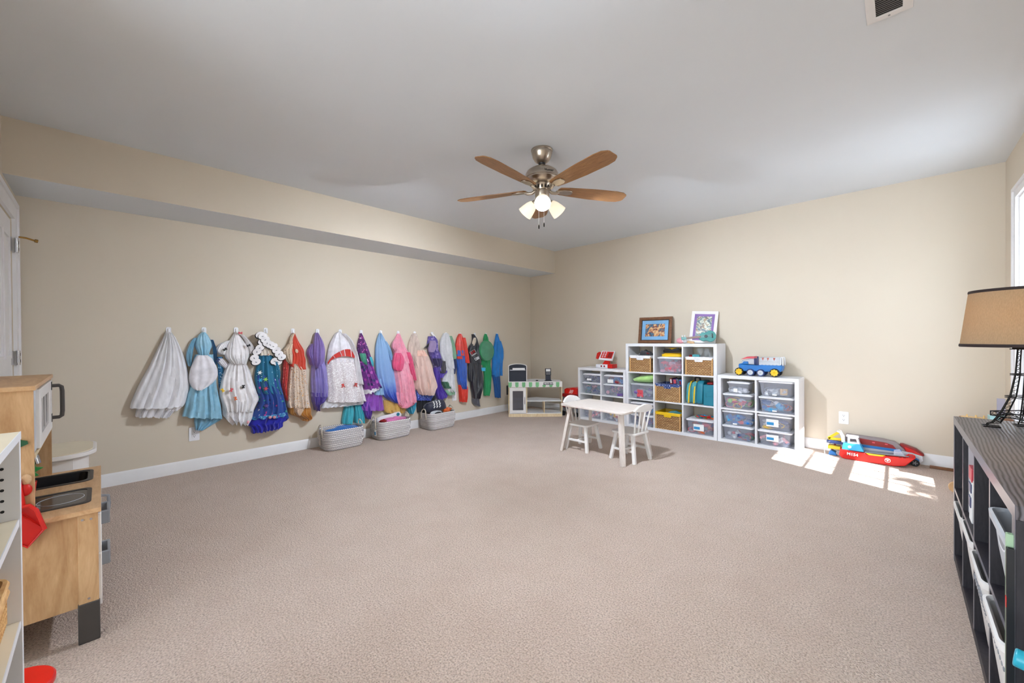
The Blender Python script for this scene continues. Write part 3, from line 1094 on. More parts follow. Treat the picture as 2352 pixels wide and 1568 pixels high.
tag(m.obj('folded_cloth', 'teal_cloth2'), 'teal cloth lying in the yellow lined wicker basket', 'cloth')

# clear bins of the tall unit
GT = 'clear lidded bins in the tall shelf'
a, b, z, zt = K2(1, 2)
storage_bin(a + 0.03, b - 0.004, z, 0.19, 'clear bin with red pieces, top middle cube of the tall shelf', sub('coral', 'red', 'coral', 'pink'), 31, group=GT, lumps=30, fill=0.85)
m = MB()
m.M = Matrix.Translation((a + 0.17, FY + 0.11, z + 0.192))
m.prism(rrect(-0.115, 0.115, -0.07, 0.07, 0.05, 6), 0, 0.03)
m.prism(rrect(-0.095, 0.095, -0.055, 0.055, 0.045, 6), 0.03, 0.04)
tag(m.obj('toy_case', 'plastic_yellow', None, 0.004), 'rounded yellow toy case lying on the lid of the red bin', 'toy')
o = thing('toy_raft', 'black and yellow round toy tilted on top of the yellow case', 'toy', (a + 0.18, FY + 0.1, z + 0.232))
m = MB()
m.M = Matrix.Translation((a + 0.185, FY + 0.11, z + 0.262)) @ Matrix.Rotation(-0.07, 4, 'Y')
m.tube([(0.105 * math.cos(t), 0.07 * math.sin(t), 0) for t in [i * 2 * PI / 24 for i in range(24)]], 0.017, 8, True)
m.obj('tube', 'rubber_black', o)
m = MB()
m.M = Matrix.Translation((a + 0.185, FY + 0.11, z + 0.274)) @ Matrix.Rotation(-0.07, 4, 'Y')
m.prism(rrect(-0.085, 0.085, -0.055, 0.055, 0.04, 5), -0.008, 0.012)
m.prism(rrect(-0.05, 0.03, -0.03, 0.03, 0.02, 4), 0.012, 0.02)
m.obj('deck', 'plastic_yellow', o, 0.003)
m = MB()
m.M = Matrix.Translation((a + 0.185, FY + 0.11, z + 0.274)) @ Matrix.Rotation(-0.07, 4, 'Y')
m.bar((-0.085, -0.05, 0.012), (-0.01, -0.052, 0.006), 0.02, 0.01)
m.bar((0.02, -0.052, 0.002), (0.08, -0.05, 0.006), 0.02, 0.014)
m.obj('strap', 'plastic_black', o)
a, b, z, zt = K2(0, 1)
storage_bin(a + 0.02, b - 0.004, z, 0.185, 'clear bin with a grey lid under the lime pillow in the tall shelf', sub('purple', 'lightgrey', 'grey', 'navy'), 32, lid='plastic_lightgrey', group=GT, lumps=16, fill=0.7)
m = MB()
m.box(a + 0.1, a + 0.18, FY + 0.022, FY + 0.03, z + 0.02, z + 0.115)
o = tag(m.obj('toy_phone', 'plastic_coral', None, 0.004), 'coral square toy with two dark dots behind the clear bin front', 'toy')
m = MB()
for dx in (0.125, 0.152):
    m.cyl((a + dx, FY + 0.0225, z + 0.065), (a + dx, FY + 0.0205, z + 0.065), 0.006, seg=10)
m.obj('eye', 'plastic_darkred', o)
rows = []
for i in range(15):
    vv = i / 14
    row = []
    for k in range(28):
        t_ = 2 * PI * k / 28
        sx, sy = math.cos(t_), math.sin(t_)
        rr = 1 / max(abs(sx), abs(sy)) ** 0.75
        s_ = math.sin(PI * vv) ** 0.55
        px = 0.145 * sx * rr * s_
        py = 0.115 * sy * rr * s_
        hump = 0.035 * (1 - math.cos(PI * vv)) + (0.085 * (px / 0.15 * 0.5 + 0.5) * math.sin(PI * vv * 0.5) if True else 0)
        row.append((a + 0.165 + px, FY + 0.15 + py, z + 0.189 + hump * 0.8 + 0.004 * math.sin(7 * px * 20 + py * 60)))
    rows.append(row)
o = tag(MB().grid(rows, True).obj('pillow', 'lime_cloth'), 'lime green pillow lying on the bin in the tall shelf', 'pillow')
a, b, z, zt = K2(0, 0)
storage_bin(a + 0.02, b - 0.004, z, 0.135, 'clear bin with rose contents, lowest one at bottom left of the tall shelf', sub('coral', 'purple', 'grey', 'orange'), 33, group=GT)
storage_bin(a + 0.02, b - 0.004, z + 0.137, 0.145, 'clear bin with dark contents, upper one at bottom left of the tall shelf', sub('navy', 'grey', 'purple', 'cyan'), 34, group=GT)
a, b, z, zt = K2(2, 0)
storage_bin(a + 0.025, b - 0.006, z, 0.165, 'clear bin with coral toys, bottom right cube of the tall shelf', sub('coral', 'purple', 'orange', 'coral', 'grey'), 35, sticker=(0.28, 0.66, 0.25, 0.68), group=GT, lumps=24, fill=0.9)
cols_ = ['plastic_coral', 'plastic_orange', 'plastic_lime', 'plastic_teal', 'plastic_yellow', 'plastic_cyan', 'plastic_red', 'plastic_green']
m = MB()
rnd = random.Random(77)
for k in range(26):
    t_ = k / 26 * 2 * PI
    px, py = a + 0.19 + 0.1 * math.cos(t_) * rnd.uniform(0.4, 1), FY + 0.1 + 0.05 * math.sin(t_) * rnd.uniform(0.3, 1)
    pz = z + 0.172 + rnd.uniform(0, 0.026)
    r = rnd.uniform(0.008, 0.014)
    m.tube([(px + r * 1.3 * math.cos(q), py + r * math.sin(q), pz + 0.004 * math.sin(2 * q)) for q in [i * 2 * PI / 8 for i in range(8)]], 0.005, 5, True, rnd.randrange(8))
tag(m.obj('linking_rings', cols_), 'heap of colourful linked rings on the bin lid, bottom right cube', 'toys', kind='stuff')

# striped backpack and teal case
a, b, z, zt = K2(2, 1)
o = thing('backpack', 'teal striped backpack with yellow trim standing in the tall shelf', 'backpack', (a + 0.11, FY + 0.15, z))
def pouch(x0, x1, y0, y1, z0, z1, r, lean=0.0):
    m = MB()
    rows = []
    n = 9
    for i in range(n + 1):
        u_ = i / n
        e = (1 - (2 * u_ - 1) ** 4) ** 0.35 if 0 < u_ < 1 else 0.0
        ins = r * (1 - e)
        x = x0 + (x1 - x0) * u_
        rows.append([(x + lean * (zz - z0), yy, zz) for yy, zz in rrect(y0 + ins, y1 - ins, z0 + ins * 0.5, z1 - ins, min(0.06, (y1 - y0) / 2 - ins - 0.002), 5)])
    m.grid(rows, True)
    for rr in (0, -1):
        pass
    k = len(rows[0])
    m.f.append(tuple(range(k)))
    m.mi.append(0)
    m.f.append(tuple(n * k + i for i in range(k)))
    m.mi.append(0)
    return m
pouch(a + 0.01, a + 0.075, FY + 0.03, FY + 0.25, z + 0.002, z + 0.235, 0.03, 0.05).obj('front_pocket', 'teal_cloth2', o)
pouch(a + 0.07, a + 0.125, FY + 0.02, FY + 0.27, z + 0.002, z + 0.25, 0.03, 0.05).obj('middle_pocket', 'teal_cloth2', o)
pouch(a + 0.12, a + 0.2, FY + 0.02, FY + 0.28, z + 0.002, z + 0.262, 0.03, 0.05).obj('main_compartment', 'plastic_teal', o)
for x_, nm in ((0.052, 'zip_trim'), (0.108, 'zip_trim')):
    m = MB()
    m.tube([(a + x_, FY + 0.018, z + 0.01), (a + x_ + 0.006, FY + 0.013, z + 0.12), (a + x_ + 0.01, FY + 0.022, z + 0.19), (a + x_ + 0.014, FY + 0.06, z + 0.243), (a + x_ + 0.014, FY + 0.15, z + 0.252)], 0.007, 6)
    m.obj(nm, 'plastic_yellow', o, label='yellow trim')
m = MB()
m.tube([(a + 0.09, FY + 0.11, z + 0.24), (a + 0.09, FY + 0.11, z + 0.28), (a + 0.105, FY + 0.11, z + 0.295), (a + 0.14, FY + 0.11, z + 0.29), (a + 0.15, FY + 0.11, z + 0.25)], 0.011, 7)
m.obj('handle', 'plastic_black', o)
o = thing('tool_case', 'teal plastic case with red top beside the striped backpack', 'case', (a + 0.262, FY + 0.15, z))
MB().box(a + 0.205, a + 0.325, FY + 0.02, FY + 0.27, z + 0.001, z + 0.225).obj('shell', 'plastic_teal', o, 0.008)
MB().box(a + 0.235, a + 0.3, FY + 0.04, FY + 0.2, z + 0.225, z + 0.25).obj('lid', 'plastic_darkred', o, 0.01)
m = MB()
m.ring_prism(rrect(a + 0.225, a + 0.312, z + 0.085, z + 0.145, 0.012, 3), rrect(a + 0.235, a + 0.302, z + 0.095, z + 0.135, 0.008, 3), FY + 0.014, FY + 0.021, 'y')
m.obj('latch', 'plastic_teal', o)
m = MB()
m.box(a + 0.2, a + 0.212, FY + 0.05, FY + 0.09, z + 0.1, z + 0.14)
m.obj('catch', 'plastic_black', o)

# ------------------------------------------------------------------ on top of the shelves
def art_mat(name, cols, scale, seed):
    t = NT(name)
    v = t.n('ShaderNodeMapping')
    v.inputs['Location'].default_value = (seed * 3.1, seed * 1.7, seed)
    t.l(t.co(), v.inputs['Vector'])
    n_ = t.noise(scale, 2, v.outputs[0], 0.5, 1.0)
    t.color(t.ramp(n_, [(0.28 + 0.44 * i / (len(cols) - 1), hx(c)) for i, c in enumerate(cols)], 'CONSTANT'))
    t.set(0.35)
art_mat('painting_warm', ['#2f4a66', '#4f6f86', '#8a4a36', '#d9b98a', '#c98a5c', '#6a3a2a', '#9fb7b0'], 16, 1)
art_mat('painting_dark', ['#23303a', '#3b4f58', '#6a7f78', '#c9cbb8', '#8a6f4a', '#2b2a30', '#5f7a86'], 20, 2)
plain('mat_blue', '#7fb2dc', 0.7)
plain('mat_purple', '#8f6fae', 0.7)
def frame(label, x0, x1, z0, h, yb, tilt, roll, fw, fmat, mmat, mw, art, dep=0.018):
    o = thing('picture_frame', label, 'picture', ((x0 + x1) / 2, yb, z0))
    w = x1 - x0
    M_ = Matrix.Translation(((x0 + x1) / 2, yb, z0)) @ Matrix.Rotation(roll[1], 4, 'Z') @ Matrix.Rotation(-tilt, 4, 'X') @ Matrix.Rotation(roll[0], 4, 'Y')
    def mk():
        m_ = MB()
        m_.M = M_
        return m_
    q = lambda i: [(-w / 2 + i, i), (w / 2 - i, i), (w / 2 - i, h - i), (-w / 2 + i, h - i)]
    m = mk()
    m.ring_prism(q(0), q(fw), -dep, 0, 'y')
    m.ring_prism(q(fw * 0.35), q(fw * 0.7), -dep - 0.004, -dep, 'y')
    m.obj('frame', fmat, o, 0.0015, flat=True)
    m = mk()
    m.ring_prism(q(fw), q(fw + 0.008), -dep * 0.8, -dep * 0.2, 'y')
    m.obj('inner_lip', 'dark_slot' if fmat == 'walnut_frame' else fmat, o, flat=True)
    m = mk()
    m.ring_prism(q(fw + 0.004), q(fw + mw), -dep * 0.5, -dep * 0.4, 'y')
    m.obj('mat_board', mmat, o, flat=True)
    m = mk()
    m.prism(q(fw + mw - 0.002), -dep * 0.4, -dep * 0.3, 'y')
    m.obj('picture', art, o, flat=True)
    m = mk()
    m.prism(q(fw * 0.5), -0.003, 0, 'y')
    m.obj('back_board', 'walnut_frame', o, flat=True)
frame('brown wooden picture frame with blue mat standing on the tall shelf', 1.935, 2.355, 1.03, 0.327, -0.115, 0.14, (0, 0), 0.034, 'walnut_frame', 'mat_blue', 0.052, 'painting_warm')
frame('white picture frame with purple mat leaning behind the teal ukulele', 2.56, 2.84, 1.03, 0.375, -0.1, 0.2, (0.06, 0.1), 0.024, 'paint_white', 'mat_purple', 0.036, 'painting_dark')

# ukulele lying on its side
o = thing('ukulele', 'small teal toy ukulele propped before the white picture frame', 'ukulele', (2.75, -0.24, 1.03))
Mu = Matrix.Translation((2.80, -0.235, 1.108)) @ Matrix.Rotation(0.35, 4, 'Z') @ Matrix.Rotation(-0.2, 4, 'X') @ Matrix.Rotation(-0.1, 4, 'Y')
def uk():
    m_ = MB()
    m_.M = Mu
    return m_
def body_out(s_=1.0):
    pts = []
    for k in range(40):
        t_ = 2 * PI * k / 40
        x = math.cos(t_)
        w_ = 0.062 + 0.013 * x - 0.016 * math.exp(-((x + 0.12) / 0.28) ** 2)
        pts.append((0.088 * x * s_, w_ * math.sin(t_) * s_))
    return pts
m = uk()
m.prism(body_out(), -0.022, 0.022, 'y')
m.obj('body', plain('uke_teal', '#4fa5a0', 0.35), o, 0.004)
m = uk()
m.prism(body_out(0.94), -0.0235, -0.021, 'y')
m.obj('soundboard', plain('uke_front', '#4b938f', 0.5), o)
m = uk()
m.cyl((-0.012, -0.0236, 0), (-0.012, -0.0245, 0), 0.018, seg=20)
m.obj('sound_hole', 'ink_black', o)
m = uk()
m.box(0.046, 0.056, -0.029, -0.0235, -0.024, 0.024)
m.obj('bridge', 'ink_black', o, 0.001)
m = uk()
m.box(-0.21, -0.065, -0.03, -0.014, -0.011, 0.011)
m.obj('neck', 'walnut_frame', o, 0.002)
m = uk()
m.hexa([(-0.262, -0.026, -0.017), (-0.21, -0.026, -0.012), (-0.21, -0.014, -0.012), (-0.262, -0.014, -0.017)], [(-0.262, -0.026, 0.017), (-0.21, -0.026, 0.012), (-0.21, -0.014, 0.012), (-0.262, -0.014, 0.017)])
hd = m.obj('headstock', 'uke_teal', o)
for px in (-0.25, -0.225):
    for sz in (-1, 1):
        m = uk()
        m.cyl((px, -0.02, sz * 0.014), (px, -0.02, sz * 0.03), 0.0045, seg=8)
        m.ball((px, -0.02, sz * 0.032), 0.006, 8, 6)
        m.obj('tuning_peg', 'plastic_white', hd)
for k in range(4):
    m = uk()
    zz = -0.0075 + 0.005 * k
    m.tube([(-0.255, -0.0315, zz), (0.05, -0.0305, zz * 1.7)], 0.0006, 4)
    m.obj('string', 'plastic_white', o)
# maraca and small figure
o = thing('maraca', 'pink and white toy shaker lying left of the ukulele', 'toy', (2.545, -0.27, 1.03))
m = MB()
m.lathe([(0.001, -0.04), (0.02, -0.034), (0.033, -0.012), (0.034, 0.01), (0.028, 0.03), (0.018, 0.046), (0.001, 0.05)], seg=16, M=Matrix.Translation((2.52, -0.27, 1.064)) @ Matrix.Rotation(PI / 2, 4, 'Y'))
m.obj('head', 'plastic_pink', o)
m = MB()
m.lathe([(0.019, 0.04), (0.024, 0.058), (0.016, 0.085), (0.006, 0.1)], seg=12, M=Matrix.Translation((2.52, -0.27, 1.06)) @ Matrix.Rotation(PI / 2, 4, 'Y'))
m.obj('collar', 'plastic_white', o)
m = MB()
m.tube([(2.61, -0.28, 1.052), (2.645, -0.285, 1.043), (2.68, -0.29, 1.046)], [0.012, 0.015, 0.009], 8)
m.tube([(2.65, -0.285, 1.046), (2.66, -0.30, 1.036), (2.69, -0.31, 1.036)], 0.006, 6)
m.ball((2.613, -0.28, 1.05), 0.014, 10, 7)
tag(m.obj('toy_figure', 'beige_plush'), 'small tan toy figure lying below the ukulele neck', 'toy')

# red toy cash register
o = thing('toy_cash_register', 'red and white toy cash register with tilted screen on the left low shelf', 'toy', (1.53, -0.2, 0.703))
MB().box(1.40, 1.575, -0.27, -0.13, 0.7035, 0.752).obj('base', 'plastic_white', o, 0.004)
MB().box(1.575, 1.645, -0.265, -0.14, 0.7035, 0.756).obj('card_slot', 'plastic_red', o, 0.003)
for dx in (1.485, 1.53):
    MB().cyl((dx, -0.27, 0.728), (dx, -0.2715, 0.728), 0.012, seg=12).obj('button', 'plastic_darkred', o)
m = MB()
m.hexa([(1.47, -0.22, 0.752), (1.585, -0.22, 0.752), (1.57, -0.17, 0.752), (1.49, -0.17, 0.752)], [(1.50, -0.2, 0.805), (1.56, -0.2, 0.805), (1.56, -0.17, 0.805), (1.50, -0.17, 0.805)])
m.obj('stand', 'plastic_red', o)
Ms = Matrix.Translation((1.525, -0.2, 0.865)) @ Matrix.Rotation(0.0, 4, 'Z') @ Matrix.Rotation(-0.3, 4, 'X')
def rg():
    m_ = MB()
    m_.M = Ms
    return m_
m = rg()
m.prism([(-0.115, -0.062), (0.09, -0.07), (0.118, 0.062), (-0.075, 0.064)], -0.012, 0.012, 'y')
sc = m.obj('screen', 'plastic_white', o, 0.004)
m = rg()
m.prism([(-0.085, -0.035), (0.086, -0.042), (0.106, 0.052), (-0.062, 0.053)], -0.0135, -0.012, 'y')
m.obj('face', 'plastic_red', sc, flat=True)
for r_ in range(3):
    for c_ in range(2):
        m = rg()
        x_ = -0.045 + 0.036 * c_ + 0.007 * (r_ - 1)
        z_ = -0.016 + 0.027 * r_
        m.ring_prism([(x_ + 0.011 * math.cos(q), z_ + 0.011 * math.sin(q)) for q in [i * 2 * PI / 12 for i in range(12)]],
                     [(x_ + 0.006 * math.cos(q), z_ + 0.006 * math.sin(q)) for q in [i * 2 * PI / 12 for i in range(12)]], -0.0145, -0.0135, 'y')
        m.obj('key', 'plastic_white', sc)
m = rg()
m.prism([(0.02, -0.028), (0.078, -0.03), (0.092, 0.038), (0.036, 0.04)], -0.0145, -0.0135, 'y')
m.obj('number_pad', 'plastic_darkred', sc, flat=True)
m = rg()
m.prism([(-0.155, -0.045), (-0.125, -0.05), (-0.095, 0.045), (-0.12, 0.05), (-0.15, 0.03)], -0.01, 0.015, 'y')
m.obj('scanner', 'plastic_red', o, 0.003)

# blue toy truck on the right low shelf
zt_ = 0.703
o = thing('toy_truck', 'blue toy truck with yellow front and rear wheels on the right low shelf', 'toy', (3.3, -0.2, zt_))
X = lambda u_: 3.085 + u_ * 0.44        # along the truck
yc, hw = -0.2, 0.06
m = MB()
m.prism([(X(.08), zt_ + .06), (X(.12), zt_ + .045), (X(.9), zt_ + .05), (X(.93), zt_ + .07), (X(.945), zt_ + .10), (X(.92), zt_ + .118), (X(.46), zt_ + .115), (X(.28), zt_ + .112), (X(.075), zt_ + .12), (X(.07), zt_ + .1)], yc - hw, yc + hw, 'y')
m.obj('chassis', 'plastic_blue', o, 0.006)
m = MB()
m.prism([(X(.075), zt_ + .118), (X(.15), zt_ + .125), (X(.18), zt_ + .146), (X(.27), zt_ + .146), (X(.28), zt_ + .118)], yc - hw - .004, yc + hw + .004, 'y')
m.obj('fender', 'plastic_blue', o, 0.004)
m = MB()
m.prism([(X(.12), zt_ + .12), (X(.40), zt_ + .115), (X(.40), zt_ + .175), (X(.33), zt_ + .178), (X(.14), zt_ + .155)], yc - hw * .9, yc + hw * .9, 'y')
m.obj('cab', 'plastic_lightgrey', o, 0.006)
m = MB()
rows = [[(X(.11), yc - hw, zt_ + .165), (X(.11), yc + hw, zt_ + .165)], [(X(.25), yc - hw, zt_ + .195), (X(.25), yc + hw, zt_ + .195)], [(X(.40), yc - hw, zt_ + .198), (X(.40), yc + hw, zt_ + .198)],
        [(X(.41), yc - hw, zt_ + .178), (X(.41), yc + hw, zt_ + .178)], [(X(.25), yc - hw, zt_ + .176), (X(.25), yc + hw, zt_ + .176)], [(X(.11), yc - hw, zt_ + .165), (X(.11), yc + hw, zt_ + .165)]]
m.grid(rows)
m.prism([(X(.11), zt_ + .165), (X(.25), zt_ + .195), (X(.40), zt_ + .198), (X(.41), zt_ + .178), (X(.25), zt_ + .176)], yc - hw, yc + hw, 'y')
m.obj('roof', 'plastic_coral', o)
for k in range(3):
    m = MB()
    xx = X(.41 + .032 * k)
    m.cyl((xx, yc - hw - .006, zt_ + .112), (xx, yc - hw - .006, zt_ + .18 + (.02 if k == 2 else 0)), 0.0055, seg=8)
    m.obj('exhaust_pipe', 'plastic_navy', o)
m = MB()
m.prism([(X(.49), zt_ + .118), (X(.90), zt_ + .12), (X(.90), zt_ + .195), (X(.50), zt_ + .19)], yc - hw, yc + hw, 'y')
bxx = m.obj('cargo_box', 'plastic_lightgrey', o, 0.006)
m = MB()
m.box(X(.5), X(.89), yc - hw - .0015, yc - hw, zt_ + .148, zt_ + .1495)
m.obj('panel_line', 'plastic_grey', bxx, flat=True)
for k, u_ in enumerate((.57, .67, .79)):
    m = MB()
    m.prism([(X(u_ - .022), zt_ + .187), (X(u_ + .025), zt_ + .189), (X(u_), zt_ + .158)], yc - hw - .002, yc - hw, 'y')
    m.obj('pennant', plain('pennant_red', '#b0553f') if k == 0 else 'pennant_red', bxx, flat=True)
m = MB()
m.tube([(X(.905), yc - hw * .8, zt_ + .118), (X(.91), yc - hw * .8, zt_ + .192), (X(.925), yc - hw * .8, zt_ + .197), (X(.945), yc - hw * .8, zt_ + .185), (X(.95), yc - hw * .8, zt_ + .115)], 0.005, 7)
m.tube([(X(.905), yc + hw * .8, zt_ + .118), (X(.91), yc + hw * .8, zt_ + .192), (X(.925), yc + hw * .8, zt_ + .197), (X(.945), yc + hw * .8, zt_ + .185), (X(.95), yc + hw * .8, zt_ + .115)], 0.005, 7)
m.obj('rack', 'plastic_white', o)
m = MB()
for k in range(6):
    m.ball((X(.52 + .07 * k), yc - hw * .9, zt_ + .118), 0.012, 8, 5, sq=(1.4, .5, .5))
m.obj('snow_edge', 'plastic_white', o)
for u_, r_, kind in ((.09, .04, 'y'), (.325, .036, 'g'), (.53, .036, 'g'), (.80, .042, 'y')):
    for s_ in (-1, 1):
        yy = yc + s_ * (hw + .004)
        m = MB()
        m.lathe([(r_ * .62, -.017), (r_ * .9, -.017), (r_, -.01), (r_, .01), (r_ * .9, .017), (r_ * .62, .017)], seg=20, M=Matrix.Translation((X(u_), yy, zt_ + r_)) @ Matrix.Rotation(PI / 2, 4, 'X'))
        wh = m.obj('wheel', 'rubber_black' if kind == 'y' else 'plastic_navy', o)
        m = MB()
        m.lathe([(.001, .019), (r_ * .2, .022), (r_ * .3, .018), (r_ * .62, .019), (r_ * .7, .0185)], seg=16, M=Matrix.Translation((X(u_), yy, zt_ + r_)) @ Matrix.Rotation(PI / 2 if s_ < 0 else -PI / 2, 4, 'X'), cap=False)
        if kind == 'y':
            for k in range(8):
                q = 2 * PI * k / 8
                cx_, cz_ = X(u_) + r_ * .62 * math.cos(q), zt_ + r_ + r_ * .62 * math.sin(q)
                m.cyl((cx_, yy + s_ * .017, cz_), (cx_, yy + s_ * .023, cz_), r_ * .2, seg=7)
        m.obj('hub', 'plastic_yellow' if kind == 'y' else 'plastic_lightgrey', wh)
